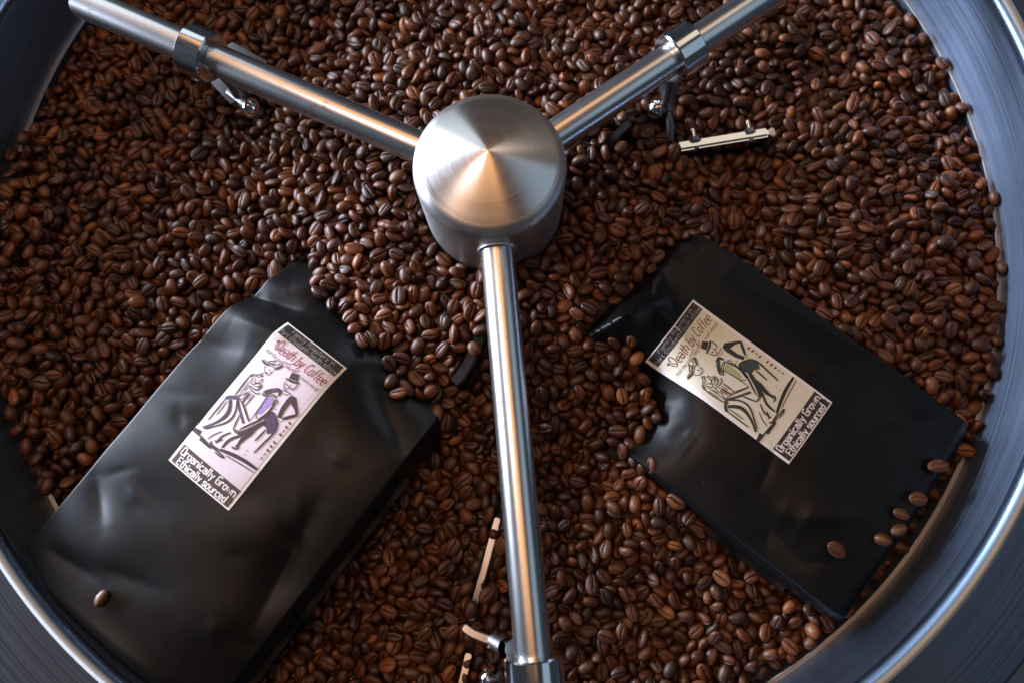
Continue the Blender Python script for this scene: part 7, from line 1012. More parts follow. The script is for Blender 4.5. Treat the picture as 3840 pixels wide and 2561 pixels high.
-5,14,9,-56,30,-13,-3,35,1,-371,-4,-29,0,5,16,-350,31,-6,-7,30,3,-46,16,4,-1,15,1,-7,21,6,-2,-36,9,343,-23,-3,-1,-12,17,-235,31,-9,30,11,0,296,-19,31,0,15,4,-68,12,34,0,-16,7,389,-17,-11,-1,12,8,-20,42,11,0,-15,10,
-267,11,-7,-1,24,11,475,-8,-6,-2,-7,15,-8,34,-10,-31,8,10,-212,46,4,1,-33,14,-74,38,14,-1,-4,5,604,-32,-2,-32,17,5,-199,43,3,-5,3,7,172,24,2,-1,-22,7,-108,19,-31,1,0,1,197,-3,-8,-2,-25,3,248,7,-11,-10,30,7,612,-7,0,
5,15,3,-23,32,-16,-2,35,21,270,-5,-10,3,-13,31,-25,17,-8,-5,12,2,557,-2,-4,-6,-35,8,-6,24,-11,-7,-6,7,546,6,31,-1,-1,5,358,-1,-5,32,2,9,-1,51,5,-3,3,9,94,21,-19,-4,-18,3,440,18,-32,-1,6,3,398,4,5,-1,35,4,585,6,-10,
2,32,6,624,-19,-31,-1,-2,3,-33,57,-12,3,-6,3,173,-4,-27,0,-25,6,-55,46,-7,2,-22,4,74,62,1,-3,-19,5,304,6,-5,1,-9,9,286,28,6,4,33,14,629,-17,24,4,3,9,601,-29,-6,-1,-27,11,531,8,-10,-1,14,1,242,55,-1,-5,-7,14,405,-6,
21,-15,7,3,230,24,33,0,11,3,605,-1,-11,3,1,4,586,2,2,-5,-19,5,129,52,-15,-2,-1,4,365,25,17,-2,2,3,705,-24,-34,6,2,2,-592,-21,-28,0,0,1,-126,79,-1,5,23,11,-758,-19,11,3,-8,23,-187,120,7,-4,-7,3,-132,124,-11,1,-6,4,
212,74,5,-35,-2,0,527,5,-8,-1,-18,2,318,32,-7,-1,-9,5,-149,110,0,1,-6,11,-169,110,-5,0,-28,6,-663,-20,-4,-35,4,14,-601,-38,-29,-1,-7,6,461,30,0,-7,26,4,-63,89,2,1,7,23,-2,83,8,0,16,11,151,106,8,-2,21,2,-797,-17,-10,
-10,12,0,363,9,2,6,-11,1,-584,12,2,-30,6,20,-230,92,-8,32,8,2,172,87,-9,-5,-6,7,-536,-3,-3,34,-1,1,-349,33,6,5,29,9,-247,125,0,-11,2,14,-298,45,-10,-30,11,1,-660,-9,8,6,-2,2,239,90,4,-34,-15,2,611,7,-8,7,7,6,-643,
14,-8,2,-14,11,444,1,8,-10,-20,16,-333,6,9,1,1,1,657,-5,-8,-4,36,5,-781,-24,-8,0,19,17,273,55,35,-2,-11,0,514,24,-12,11,-17,9,596,33,1,-4,-32,11,590,14,-8,-5,-4,10,333,15,-32,4,4,7,208,95,-2,-35,-8,4,282,60,3,36,-7,
1,-438,2,-14,-1,-31,8,-182,118,-9,-2,14,1,-806,27,1,0,-23,28,561,23,-7,-1,-19,1,-736,14,-7,-4,15,6,-116,108,-12,12,6,17,-780,-19,0,0,-25,3,500,38,2,0,-35,3,-540,18,-8,24,0,13,5,91,-13,2,6,7,66,102,10,-1,-3,0,220,72,
-5,-25,16,5,-688,-6,16,-30,3,7,-264,72,-7,35,-9,2,-717,13,8,3,-7,15,111,80,21,2,-2,4,-318,27,2,-5,31,1,-75,103,-14,4,-26,13,-410,15,30,2,18,12,-603,-10,-14,-3,5,11,-368,33,-2,30,-14,0,-289,22,-9,-4,14,5,721,4,2,2,
30,2,-49,73,-1,4,28,5,294,13,2,2,-2,4,87,64,3,-5,-26,1,-404,52,-25,6,-18,16,60,77,13,1,15,0,445,14,-7,-1,11,4,383,-3,-6,-5,35,2,-765,-7,-15,-5,18,3,701,-16,15,4,-23,1,-2,70,3,7,-27,1,733,3,-1,-31,-12,4,-679,-33,6,0,
-13,4,348,10,3,-3,0,9,-472,13,9,9,26,13,77,56,-29,7,14,2,-43,73,19,-4,-12,1,537,3,31,1,-12,2,524,-28,-8,2,13,7,563,-20,11,5,18,2,59,51,-21,4,-8,8,-487,38,0,0,29,0,665,3,2,1,22,12,-42,62,10,29,-8,2,-23,61,8,1,3,0,
173,16,-4,9,2,1,220,28,-33,-1,-4,3,517,-8,10,-2,-1,1,497,24,-2,4,-11,4,467,27,-4,0,-6,27,328,9,-10,2,14,7,209,-12,6,0,13,0,211,7,-9,34,-6,8,-558,-35,4,36,-8,6,57,39,0,-4,12,11,-673,-5,-10,-1,-23,7,110,-20,4,-2,-30,
7,-64,-10,31,3,-19,5,674,-21,-11,-4,0,6,249,8,0,7,-26,3,148,-9,-6,-12,-31,2,320,24,7,-1,-9,2,343,24,6,7,-28,12,646,-19,21,-1,7,29,229,-2,4,-2,36,7,56,-10,29,4,3,25,-90,27,12,4,21,33,78,29,-21,2,-31,7,-22,19,6,-4,
-24,19,218,-6,-2,-4,19,14,183,-1,2,31,-1,6,111,16,32,0,16,12,-227,-1,14,-31,-7,3,287,-37,-9,3,21,12,263,-39,-5,-1,22,13,67,8,2,-35,17,0,130,7,-12,2,22,10,262,-39,6,-4,-24,8,12,-7,-7,2,5,0,124,8,29,24,0,7,287,-20,
-10,-11,-14,8,426,-40,-7,4,14,14,-91,42,0,0,-22,28,-145,24,16,1,6,8,4,14,3,-33,-2,0,73,-12,-2,11,-32,7,-108,3,-8,0,-23,10,346,-35,-5,-5,28,2,18,20,-3,-5,-26,1,196,-23,-2,-27,-2,24,-109,14,-6,2,0,5,166,-9,3,-1,11,26,
-52,0,4,26,-11,8,-127,-10,6,0,-17,26,-55,-22,2,-35,4],
(3,110): [-799,107,51,4,3,19,9,-81,16,-4,3,13,1,-166,68,-3,33,2,17,-163,-1,35,-1,4,8,-58,12,-6,0,-7,14,14,15,-34,7,-11,22,-238,61,0,-30,11,4,-122,6,-7,3,-6,4,274,-26,-2,-36,11,23,74,24,21,-9,-23,22,57,17,-2,0,9,8,
277,-17,1,-3,27,1,324,-20,-6,-1,32,21,-428,32,-28,-1,-20,6,-148,6,22,-1,20,8,265,-42,6,-1,-30,2,471,-26,35,2,6,9,253,3,-8,1,32,26,278,1,-4,1,24,6,418,-17,28,-7,4,2,-207,6,-4,0,-16,1,304,-37,-4,6,18,4,176,5,-5,30,
-10,3,-261,18,-19,33,0,8,-273,12,6,-2,-23,3,-54,34,22,-3,-18,1,-10,24,-22,-1,26,7,362,-23,-16,10,18,4,134,14,-4,3,-35,4,586,-34,11,1,0,11,482,-12,9,-6,11,5,92,38,-4,-28,19,1,412,-8,-2,-7,31,20,-143,23,34,-1,6,2,-83,
45,-8,36,-7,18,70,38,-24,4,26,4,509,-9,-7,10,25,3,607,-5,7,-7,-3,3,-102,31,-16,-1,-17,12,113,28,-3,-5,0,3,440,-26,-1,-1,-4,19,31,8,10,-2,35,13,193,-5,-4,-11,-24,5,148,12,-20,12,-9,2,-150,12,5,-3,32,3,-49,15,-6,0,-9,
1,116,18,-4,-10,23,6,488,3,0,2,-17,7,282,15,-5,-4,31,16,511,-1,-12,12,19,4,310,21,-10,-5,-6,6,105,19,2,4,27,2,578,-13,-1,-31,1,8,135,-7,-7,1,-35,1,-66,16,13,-2,-29,5,323,27,-11,-2,-3,13,341,20,-15,-7,14,3,224,-5,12,
7,-14,5,302,3,29,-2,12,3,209,7,-13,5,-9,41,-703,-41,8,0,10,3,89,40,1,5,32,31,271,4,-2,4,28,2,28,37,0,34,-12,1,204,55,-12,2,12,2,-96,70,3,-2,-13,5,47,68,-14,2,-27,6,-117,90,28,-12,-10,4,139,71,-3,-3,-20,1,765,-6,-1,
5,24,2,231,50,5,3,-13,29,350,-10,2,-4,1,16,14,88,33,-7,-13,13,-767,-12,15,2,33,1,-740,-27,-19,11,-10,13,-136,120,-28,1,12,2,311,19,-3,-4,-20,2,226,81,-30,1,11,24,-744,-23,-3,-29,15,2,-462,-7,7,-3,33,2,87,83,-8,-2,2,
4,149,78,5,0,22,4,-195,96,-14,-31,-1,3,-736,-17,-13,-27,-14,0,-83,82,7,36,-7,1,-29,77,0,-35,-13,0,99,120,11,-3,12,1,63,106,-8,-3,36,1,771,5,3,1,-18,4,269,72,1,-1,-10,7,-581,-1,-26,4,22,11,-398,-22,4,-2,-34,0,785,
-19,-2,1,-12,6,278,57,-8,3,-17,2,792,-3,-2,2,30,2,491,4,-2,0,32,5,-211,127,7,-2,1,1,308,49,5,0,22,1,-253,79,8,4,-17,2,-406,-27,-4,-5,15,2,-477,-19,31,2,21,3,-785,-12,-7,1,30,4,265,79,6,33,-6,0,459,0,8,-12,-2,8,-765,
-8,-18,-1,10,13,-376,11,-20,-12,-10,2,-492,-2,1,-1,10,7,714,-4,-26,1,12,0,763,-10,-12,11,-30,4,-611,19,1,7,-11,6,495,3,-13,3,15,9,-402,6,-33,0,-10,0,537,25,1,10,-16,7,-141,124,-2,-5,16,4,-771,-6,-15,8,4,8,573,22,-1,
-31,6,1,442,3,8,-5,24,7,-119,125,-2,-35,13,3,-779,-7,7,34,8,0,-701,-17,-30,-7,-16,15,-251,93,-5,2,-31,12,229,59,-4,-34,15,2,540,25,-5,1,-21,4,609,12,11,0,-21,4,414,3,-11,-2,16,2,-476,19,11,3,-13,6,358,23,34,4,-14,5,
-477,-5,-9,1,-3,5,789,-25,-12,-5,-4,4,-674,14,-2,-2,-31,0,372,17,12,5,20,2,539,30,-35,-3,4,1,-342,26,3,-2,-33,5,-149,94,35,1,-2,5,-304,55,1,-1,33,0,145,68,29,1,11,0,657,7,-3,-2,35,3,-641,13,-34,7,1,1,-334,4,-33,4,
-11,5,-98,111,33,-1,15,1,-608,40,-1,1,-29,3,799,-36,-10,-4,12,4,-232,95,-4,2,31,3,543,12,4,2,15,2,422,-14,9,1,-5,3,164,93,11,-5,-14,3,720,-21,-6,8,5,1,431,4,-4,-35,-15,5,-353,-10,-34,5,-11,12,621,0,-20,-1,2,11,-438,
-1,-5,13,2,9,516,14,-8,-5,-17,8,-720,-9,8,8,21,0,-367,-23,-4,0,17,1,674,-13,-8,29,-3,2,-741,1,9,-2,30,0,-47,92,7,-12,-28,1,-461,-10,-8,3,20,11,599,10,0,-28,-2,9,-640,-11,-7,2,-6,7,-686,7,-2,3,-11,3,481,-4,9,-1,10,3,
746,8,-4,-2,-7,7,25,80,4,31,15,0,316,4,3,-1,-35,2,-289,25,0,16,23,15,427,19,-34,2,11,2,-516,19,-7,-35,-1,0,-510,6,-7,1,-21,2,519,-1,34,3,4,7,589,-7,8,3,25,1,56,91,-4,-7,-22,8,-644,-8,-3,-5,3,1,-757,4,1,2,20,3,-299,
64,4,6,-19,2,605,-30,18,0,18,10,326,-9,-9,0,-6,0,658,1,-2,2,-22,2,-656,-33,1,0,25,8,655,-20,5,31,-5,9,241,58,0,0,-19,1,437,22,2,0,-28,2,269,53,27,0,17,7,-597,7,-6,2,-14,0,-545,20,-2,-9,18,5,561,0,-4,0,-18,21,755,
-23,-25,23,-5,13,403,4,6,-3,-22,6,-573,6,-4,0,-28,1,-741,-16,6,1,13,12,742,-34,-27,13,-9,10,71,41,-22,4,25,1,60,27,34,4,1,21,254,7,2,-1,26,9,199,34,2,2,33,5,499,-17,4,9,-21,8,708,-20,2,5,2,2,188,3,0,4,31,2,463,13,1,
-6,-27,3,82,-20,3,4,-7,8,108,-8,0,-33,-4,23,11,7,-4,-4,-28,1,-27,-18,-5,6,0,11,276,27,15,-4,-29,14,442,-8,9,18,-9,3,-653,-20,4,-30,9,14,522,-5,15,-25,-8,11,-27,34,-6,3,0,11,550,-25,16,3,30,17,98,17,12,-25,6,17,320,
10,-2,2,2,9,362,1,4,4,-10,15,237,12,0,-3,-20,11,201,-6,-28,-3,-1,16,-37,25,4,34,4,0,350,-11,-4,31,-5,0,479,-17,0,-6,18,6,546,-42,6,-1,-10,15,-57,32,-2,9,32,9,-545,-34,18,13,5,0,342,-40,5,1,-34,13,241,-17,-3,2,-32,
12,188,-25,-3,-3,6,1,-23,11,-5,34,-4,0,43,5,1,-33,7,4,281,-41,-6,3,6,6,39,36,-2,-1,6,7,-38,31,25,-1,-26,13,-229,-2,-4,3,22,21,405,-42,6,-1,-15,3,-188,22,2,3,29,5,221,-32,21,15,-3,20,-292,-4,-1,4,-18,0,-228,1,-6,-9,
-4,14,343,-23,-1,-7,-30,4,165,1,11,5,26,14,187,-15,-1,-6,15,19,-26,-4,4,1,-4,23,189,-29,-17,2,25,1,39,1,-31,21,2,2,-189,18,3,-35,10,6,-74,-7,3,7,12,9,107,-11,-12,31,-1],
(4,110): [-807,-30,62,3,32,-7,16,70,27,1,-7,26,4,-181,8,5,3,0,10,-158,20,-4,33,-3,9,104,65,-3,-7,10,5,244,-40,-6,1,28,6,-27,14,9,5,16,12,-109,28,-21,-7,-23,5,189,8,5,24,-1,1,-242,39,-12,8,-30,3,215,-15,2,2,33,5,250,
-25,30,7,-11,6,34,68,-32,-4,-8,2,31,23,-9,34,-6,7,-149,11,7,-1,-18,1,49,-12,-6,0,19,6,44,24,3,34,14,4,-353,20,-26,0,-22,1,195,-18,-1,1,30,7,-192,23,35,1,10,8,394,-18,7,-8,13,13,-209,11,-4,-4,18,1,256,-19,-3,-4,-28,
3,-287,22,24,-5,-22,4,216,-27,5,9,4,9,-190,31,-6,-1,24,2,309,-17,-20,0,31,1,-55,13,-23,11,6,5,195,-26,7,-3,-28,8,-107,19,-10,-33,-1,2,-279,26,-19,4,20,2,-373,7,5,-2,-33,0,-79,9,-6,-30,-14,6,-59,18,-2,4,-29,2,-302,
28,-12,35,-5,8,-69,10,6,2,-29,11,-248,41,1,-4,-9,7,326,-14,0,4,-7,13,-117,30,2,29,-12,11,-247,43,-6,3,25,7,170,-4,1,-2,-26,6,28,38,-29,1,-1,8,482,-19,24,-2,13,7,-67,52,15,-7,27,3,-44,23,-28,8,-9,10,28,28,-17,0,-34,
5,356,-17,-7,-2,11,9,-128,34,2,9,4,8,51,44,14,0,1,4,485,4,-10,31,-8,22,10,50,31,-8,8,13,126,9,-4,3,8,2,71,33,10,-3,-19,0,440,-1,0,8,8,11,422,-6,5,-4,-4,4,210,25,-3,4,-31,4,-152,25,-7,1,36,0,504,-7,-19,5,12,1,74,30,
-2,1,29,1,402,2,-6,3,22,15,474,4,15,1,15,7,-115,18,3,2,-12,21,115,37,-16,5,-22,1,442,16,15,-6,-16,8,231,9,-9,-3,14,7,685,-24,6,31,-14,28,278,11,-1,2,-26,43,259,-23,22,0,-32,15,1,56,5,-5,-3,3,740,-16,6,2,32,9,33,53,
23,2,20,0,368,-8,15,26,13,11,439,18,1,-2,12,10,407,-11,-4,0,4,3,255,13,18,-1,0,9,-724,-27,-6,35,-3,1,247,25,-4,28,16,21,17,78,-2,-35,0,4,47,48,6,34,-2,8,174,71,0,4,35,13,199,75,26,0,23,1,-576,-9,11,2,-19,2,217,71,1,
1,32,1,-124,104,-2,3,-35,1,126,58,4,2,26,5,466,10,-20,9,-2,12,391,-21,35,1,11,0,700,12,1,2,11,8,567,14,11,6,14,1,103,101,30,1,8,2,602,-17,-4,-3,12,1,-639,6,-10,-7,27,10,248,62,4,34,-5,17,68,98,-2,0,-21,1,-198,119,
-6,2,28,3,241,86,3,0,-4,4,-552,1,-3,2,10,8,563,11,5,4,-9,6,-761,-25,30,-2,-21,2,-604,1,3,6,-8,8,517,-2,4,-33,0,23,-145,100,32,3,-17,0,210,80,-5,-1,-35,10,726,-17,-24,-2,16,6,-799,-26,-5,-3,-14,5,256,70,-1,0,-29,3,
322,42,2,-2,-12,4,-715,-18,-3,-1,23,5,789,-8,-8,-8,-11,2,525,31,0,-35,9,2,-802,-28,-3,1,-27,3,-784,-20,0,-34,-7,0,-483,21,-14,6,-31,1,-445,2,9,-7,-9,2,406,3,14,9,-17,0,463,1,0,-36,-10,2,-317,52,-10,6,-8,5,-587,24,3,
-4,15,2,528,17,2,31,-10,3,-512,7,6,3,22,10,-774,2,11,8,12,2,-480,-3,-8,-4,-6,4,254,74,9,0,-33,6,-458,-8,11,5,-33,6,-681,-19,-7,-31,-12,3,-440,-21,-6,-5,-12,6,629,12,4,3,-14,7,-420,-4,-4,29,-7,5,-652,-12,-30,-7,2,20,
703,13,-3,-6,7,1,-120,136,0,0,13,3,-447,5,-8,-30,2,3,380,15,-26,5,-16,16,-189,120,34,-1,14,2,-354,23,22,6,21,2,-577,27,-9,-9,-19,1,315,51,3,1,31,2,189,63,-3,30,9,9,-780,-12,0,-27,-1,3,390,12,2,0,-5,1,551,24,13,-3,3,
4,325,53,3,-3,33,14,-539,8,-4,7,14,3,-316,24,-10,2,25,1,736,-19,-13,26,11,14,-390,-1,6,19,24,1,-745,-12,-25,4,9,1,234,61,5,-6,-11,7,-274,43,34,5,-8,6,-334,7,-1,-3,8,0,153,102,3,4,-33,0,444,30,-31,-4,-10,7,-459,-2,
-35,2,-10,5,-793,-23,-6,2,-21,1,-386,-29,-4,2,-5,2,-541,2,-6,-2,-1,1,399,-27,4,0,-29,8,-339,42,-20,-1,10,0,-257,57,-9,8,-20,0,268,64,3,2,13,2,-295,22,-28,-3,19,1,356,5,15,32,4,9,789,-23,12,0,11,2,-351,-1,1,9,-32,2,
-67,87,-2,-1,31,3,-248,73,-8,10,-13,0,257,72,11,7,-13,5,-57,103,-7,-6,-23,7,436,24,27,4,19,2,-24,114,-4,-1,-6,5,-741,-31,34,1,-18,0,705,-8,-14,0,19,11,67,69,-7,1,-6,0,275,34,-14,-1,19,6,-628,6,2,6,32,19,29,66,-12,
-1,28,12,-662,-31,5,1,-16,2,458,17,-2,-34,-5,2,-24,86,-10,-2,-16,11,719,-14,10,0,-14,4,396,17,-1,-4,-32,1,549,-7,10,-2,23,1,-65,61,-10,-2,9,1,-474,28,2,4,-2,1,51,54,5,2,-10,1,384,26,4,33,10,1,10,50,-1,35,-2,3,261,
39,-4,8,-7,8,517,12,8,4,-15,30,-621,-11,8,-5,-16,12,213,45,-6,-4,-6,14,35,19,-29,3,6,2,9,20,-1,0,14,12,93,21,9,2,-11,2,-618,-36,30,2,21,4,28,14,0,4,14,17,0,26,-5,-5,23,8,67,25,9,-3,29,2,137,7,5,-9,8,11,517,7,-3,0,5,
12,11,3,5,4,-21,2,571,4,4,-35,12,6,388,-7,7,-2,-33,1,-552,-13,-2,-4,-4,0,63,-20,-2,-5,14,7,489,-30,4,4,-9,15,130,21,-13,33,2,23,462,-19,29,0,13,6,89,-21,-6,2,35,3,-19,6,15,4,-3,4,262,24,-36,5,-7,4,617,-13,-2,2,-20,
4,467,-17,-6,-4,-10,10,145,8,-16,-1,-27,4,36,1,6,-8,-2,6,-622,-29,25,8,-8,7,117,23,24,4,-24,12,168,-10,8,5,28,9,228,-20,6,3,-1,0,307,-5,8,6,14,0,388,-8,2,-3,-7,11,513,-25,3,-1,2,19,-590,-16,13,3,-27,5,24,27,26,3,7,
4,462,-7,7,8,-22,13,366,-10,-5,14,-27,22,324,-19,0,0,-15,25,-524,-39,-5,1,10,5,217,-16,32,2,-16,19,58,8,6,26,-11,5,-247,23,4,-11,-28,5,-232,2,-1,30,6,5,59,9,7,12,-18,2,-110,10,-7,5,-31,4,288,-22,3,8,3,4,404,-40,-6,
-2,-3,2,53,-13,-5,4,28,1,-177,36,-35,3,1,6,347,-41,6,1,35,7,-277,1,30,8,-13,9,-115,44,-3,-14,25,2,-100,23,-15,29,-3,11,157,-14,7,22,17,5,225,-41,6,1,-16,39,2,14,14,8,-5,2,166,-33,7,3,-6,6,-201,15,21,-3,15,15,-210,
23,-1,-2,6,9,-142,15,-1,-24,5,11,-125,13,-5,-2,-7],
(5,110): [-798,93,31,-4,0,12,8,-185,25,-33,1,13,4,94,0,2,0,-30,6,204,-19,4,-11,6,4,52,1,7,-3,5,13,-230,20,4,-1,-1,5,-244,27,-4,-5,34,11,-63,55,-8,2,16,2,-272,65,-6,4,36,32,69,15,1,35,-2,2,-390,21,-5,1,-35,8,-21,18,
22,-6,-6,9,108,-20,-32,1,4,10,283,-40,34,-7,2,6,200,-9,-4,33,13,1,414,-11,-5,-33,-1,7,86,-11,4,1,32,9,-18,24,-14,3,-30,7,-281,8,-4,28,-12,4,320,-40,6,0,-29,2,-390,-2,31,0,-3,0,240,-7,-27,-4,-18,10,342,-40,-7,0,7,27,
66,33,4,-13,9,5,504,-11,-32,-2,-17,9,-27,17,-6,2,-27,7,517,-38,7,4,-12,2,-89,49,-21,6,14,9,546,-22,-4,-25,19,3,53,24,4,2,31,4,-196,27,-29,1,8,11,-116,34,-6,3,35,5,-25,46,8,-5,31,37,35,41,3,3,14,21,240,20,1,-7,16,5,
114,34,-3,-4,-26,0,250,-5,7,1,-30,2,434,-32,-31,6,12,7,6,11,-34,-1,-16,6,466,-3,-8,7,8,6,-142,46,-6,0,-14,4,-221,23,1,-14,9,14,-201,37,-1,-2,18,5,3,36,35,7,2,12,9,10,8,0,29,21,620,-1,-7,0,26,7,409,17,5,33,-3,5,668,
-27,25,4,7,9,150,-3,9,2,-30,21,340,18,-1,-2,-22,9,619,-16,-6,0,-27,13,-36,28,-13,-4,-14,8,96,28,-3,-26,11,1,185,33,-30,1,-6,4,669,-14,-1,4,27,11,249,5,11,10,-33,9,101,49,3,-5,29,25,409,18,18,-22,-2,9,33,80,-2,-1,
-29,11,-7,68,1,-4,-32,5,16,65,-13,-3,10,11,-710,-18,3,3,-10,1,-22,77,1,0,-32,7,-744,-26,18,1,-13,24,352,21,36,6,1,19,617,-7,2,-14,-12,1,272,34,0,-2,-21,8,-537,-7,1,25,1,1,-603,-18,6,-5,-34,6,66,96,2,1,-32,6,521,29,
-2,0,10,1,365,-15,-31,0,-11,4,-574,11,-15,1,23,6,-622,-13,-31,9,9,0,-56,111,6,27,18,0,638,-25,35,-5,-9,12,271,34,28,2,10,5,33,85,4,-1,11,1,-562,-18,-2,5,27,12,217,73,3,4,33,19,717,-12,12,-6,-6,13,182,100,33,3,-16,6,
-433,-9,-31,0,2,5,254,85,2,-28,6,10,-642,-11,4,0,23,19,-648,-9,5,-1,23,1,478,-2,3,-2,12,3,552,20,-34,-3,-3,1,-348,11,2,7,20,21,-370,1,-7,-35,-5,3,-416,-8,10,5,-5,10,802,-29,4,32,11,3,475,16,4,28,-12,1,503,27,-20,-3,
-14,1,-387,5,-2,2,31,1,331,28,-21,-4,16,1,712,0,-36,0,6,4,-738,-3,3,-1,-27,2,668,-16,6,-8,14,2,-787,11,12,12,-21,0,-162,115,20,0,30,24,238,71,5,1,-8,7,-308,62,-10,-7,-29,1,-284,65,27,-4,23,11,647,17,1,4,9,2,211,87,
0,-2,14,2,-437,21,10,34,-5,7,301,61,-1,-5,6,20,230,54,-5,-35,-1,7,381,32,12,2,22,2,297,55,-1,-1,5,3,-116,116,-9,-1,-5,1,-372,-7,-3,2,27,3,688,-5,-30,-8,9,14,-423,-3,-3,-4,1,1,324,31,10,0,11,2,-500,0,-18,-5,-9,1,189,
67,32,4,-7,7,456,40,3,-5,-14,8,283,55,1,-1,25,3,-504,-2,-8,-6,-13,0,-325,36,15,-4,0,1,-18,99,-17,4,16,10,276,34,-1,0,-35,1,653,-2,3,-12,-33,1,78,111,18,-26,0,4,-336,27,-28,9,-12,3,-275,68,20,-2,6,0,-238,75,0,-5,-33,
6,-79,86,4,-34,-11,1,406,18,6,2,-21,5,-566,3,2,0,-30,0,-12,102,29,-7,1,3,-599,25,16,4,-2,10,127,83,-8,0,-23,6,-379,-34,-30,1,16,2,524,1,34,1,14,5,-38,97,31,10,0,0,626,-18,-2,29,6,2,386,-16,30,0,14,3,300,19,13,4,-4,
5,47,73,3,-2,-22,8,-109,100,0,30,19,0,308,26,14,30,-7,2,-397,1,-11,-1,34,1,82,94,-4,10,28,1,-395,-22,-10,1,-34,1,-278,40,4,34,-8,1,-12,71,3,1,-7,8,255,42,-3,-7,-35,5,328,15,18,-33,-3,0,601,9,-12,-5,35,5,293,27,32,3,
-16,1,343,14,7,6,-2,15,11,60,11,-35,-6,2,-580,-17,8,2,2,4,48,53,-5,-35,-8,4,567,-7,-6,-10,-33,1,257,43,12,0,18,13,491,9,10,3,36,15,422,3,-8,2,-9,5,322,-9,-3,0,-35,1,662,-9,32,-7,-8,14,584,-9,3,-5,35,11,616,-17,6,8,
-28,11,-522,9,-2,2,21,15,592,-31,32,3,5,9,-31,39,0,-31,12,6,533,8,-6,34,13,12,492,7,-34,1,15,16,416,18,12,2,26,10,-682,-21,10,4,20,1,427,-4,0,-14,-15,18,-35,17,0,0,-26,5,31,-23,7,2,28,0,335,24,11,34,-5,8,50,-27,20,
-3,-28,1,352,13,-31,-12,-9,5,274,21,5,-4,-19,10,97,-12,-31,-2,-2,1,269,0,5,33,12,1,99,10,-29,1,16,2,-578,-17,-14,-2,-29,0,153,7,-16,-6,15,4,-28,25,11,0,-21,10,325,18,6,3,33,7,562,-26,15,33,5,3,507,-6,35,-2,17,3,289,
4,-5,0,26,8,141,-7,-12,8,-8,0,470,6,1,-2,-12,4,-647,-36,-13,4,14,11,212,-1,6,-6,5,20,130,-4,-16,-2,-6,10,272,12,15,-1,-31,10,443,-40,-3,-30,-3,5,129,-1,1,-2,-12,2,280,-12,11,5,0,6,306,-34,8,4,22,5,249,-6,-1,1,-10,4,
207,-5,27,-5,15,15,-53,40,-4,4,2,22,-127,25,13,10,11,10,-31,6,4,-4,-17,36,20,10,14,3,-1,3,-150,29,5,0,5,10,-32,0,0,1,11,9,302,-40,6,0,20,10,252,-19,10,-25,3,3,366,-46,-32,-2,-13,11,266,-17,7,5,23,10,189,-18,7,-33,
-1,13,-87,7,-6,-2,10,1,-41,18,5,29,9,3,267,-46,30,0,10,10,-292,14,29,-8,11,6,-22,24,-30,-2,17,43,51,4,-1,34,8,1,283,-40,6,0,-19,10,35,17,2,-2,-29,8,-256,34,-5,3,-11],
(0,114): [-800,-11,-3,4,-35,8,23,-119,11,14,-32,0,2,-26,55,-4,1,31,5,-146,40,20,-1,-13,9,-28,-7,-6,5,7,9,198,-20,10,-4,-29,32,112,-10,7,0,-2,6,190,-3,2,3,-36,0,211,0,-5,3,-27,1,93,9,-32,3,2,7,346,-40,-7,0,7,9,-176,
64,-3,-4,7,3,-390,2,6,1,-36,4,-290,29,-17,6,-24,13,425,-17,1,-2,36,6,8,-2,7,-3,-2,4,-155,36,-13,7,21,3,173,14,-23,6,-8,10,-40,22,-10,2,31,16,193,0,20,13,-11,5,20,22,-28,2,15,5,-363,43,-1,-1,-35,4,288,0,8,-3,20,3,
-34,35,-5,5,-6,7,-283,29,-8,0,-11,11,-300,32,-17,-4,9,6,380,-12,-5,-3,-6,4,-194,30,6,-28,10,2,-324,9,-8,-1,33,2,342,-38,7,4,18,20,328,-7,0,-32,14,3,-171,13,9,1,-28,8,-3,46,13,-3,30,8,547,-6,5,1,-12,33,375,-2,-1,-30,
-2,24,-124,33,8,4,-33,13,50,28,-6,-32,-8,21,193,19,-8,2,-2,25,273,21,-34,-4,0,11,373,23,3,-3,10,21,293,9,18,29,1,26,209,23,-2,-4,26,35,378,23,9,-7,0,5,462,14,-4,-36,12,5,510,-8,-9,-3,-6,11,-7,33,6,-1,11,21,243,18,
34,2,0,12,564,-15,-7,14,15,42,558,-2,14,-7,18,7,-3,82,4,5,-23,9,623,11,1,1,-6,4,51,85,-3,4,-15,38,479,-9,5,0,6,12,-529,-6,7,0,-14,2,90,80,10,-5,-22,10,468,-7,-5,-31,-11,3,424,27,-9,-2,12,1,-718,-26,-2,0,14,11,294,
42,-7,-3,8,12,162,102,31,3,-5,15,-793,-19,1,-3,-25,4,-606,6,-5,9,-21,4,612,1,-14,-6,-18,1,438,-11,-9,-1,-22,3,316,22,-3,2,2,5,440,14,1,4,19,7,-723,-25,-31,0,5,10,-474,9,17,2,24,17,-732,-17,10,-5,-33,5,-336,40,21,6,
-17,1,-701,1,-5,0,-25,12,473,16,1,-34,16,5,-601,4,2,1,-4,1,421,-23,-10,9,31,6,-386,17,-1,34,-3,14,302,46,8,-6,-20,2,690,-4,8,9,18,6,465,16,-8,-8,-10,14,422,16,-8,2,-28,11,-232,91,3,-4,31,10,557,14,-26,7,-16,1,494,
24,-3,3,28,2,-196,113,5,-9,4,8,567,3,-25,4,-22,14,297,41,-5,5,18,22,624,4,17,-30,-7,9,188,64,3,29,-20,3,208,76,-7,-12,1,2,437,13,-13,-9,-7,0,535,22,2,34,-13,5,276,60,5,2,20,1,645,-3,-4,-7,-11,6,-448,-10,1,-10,33,0,
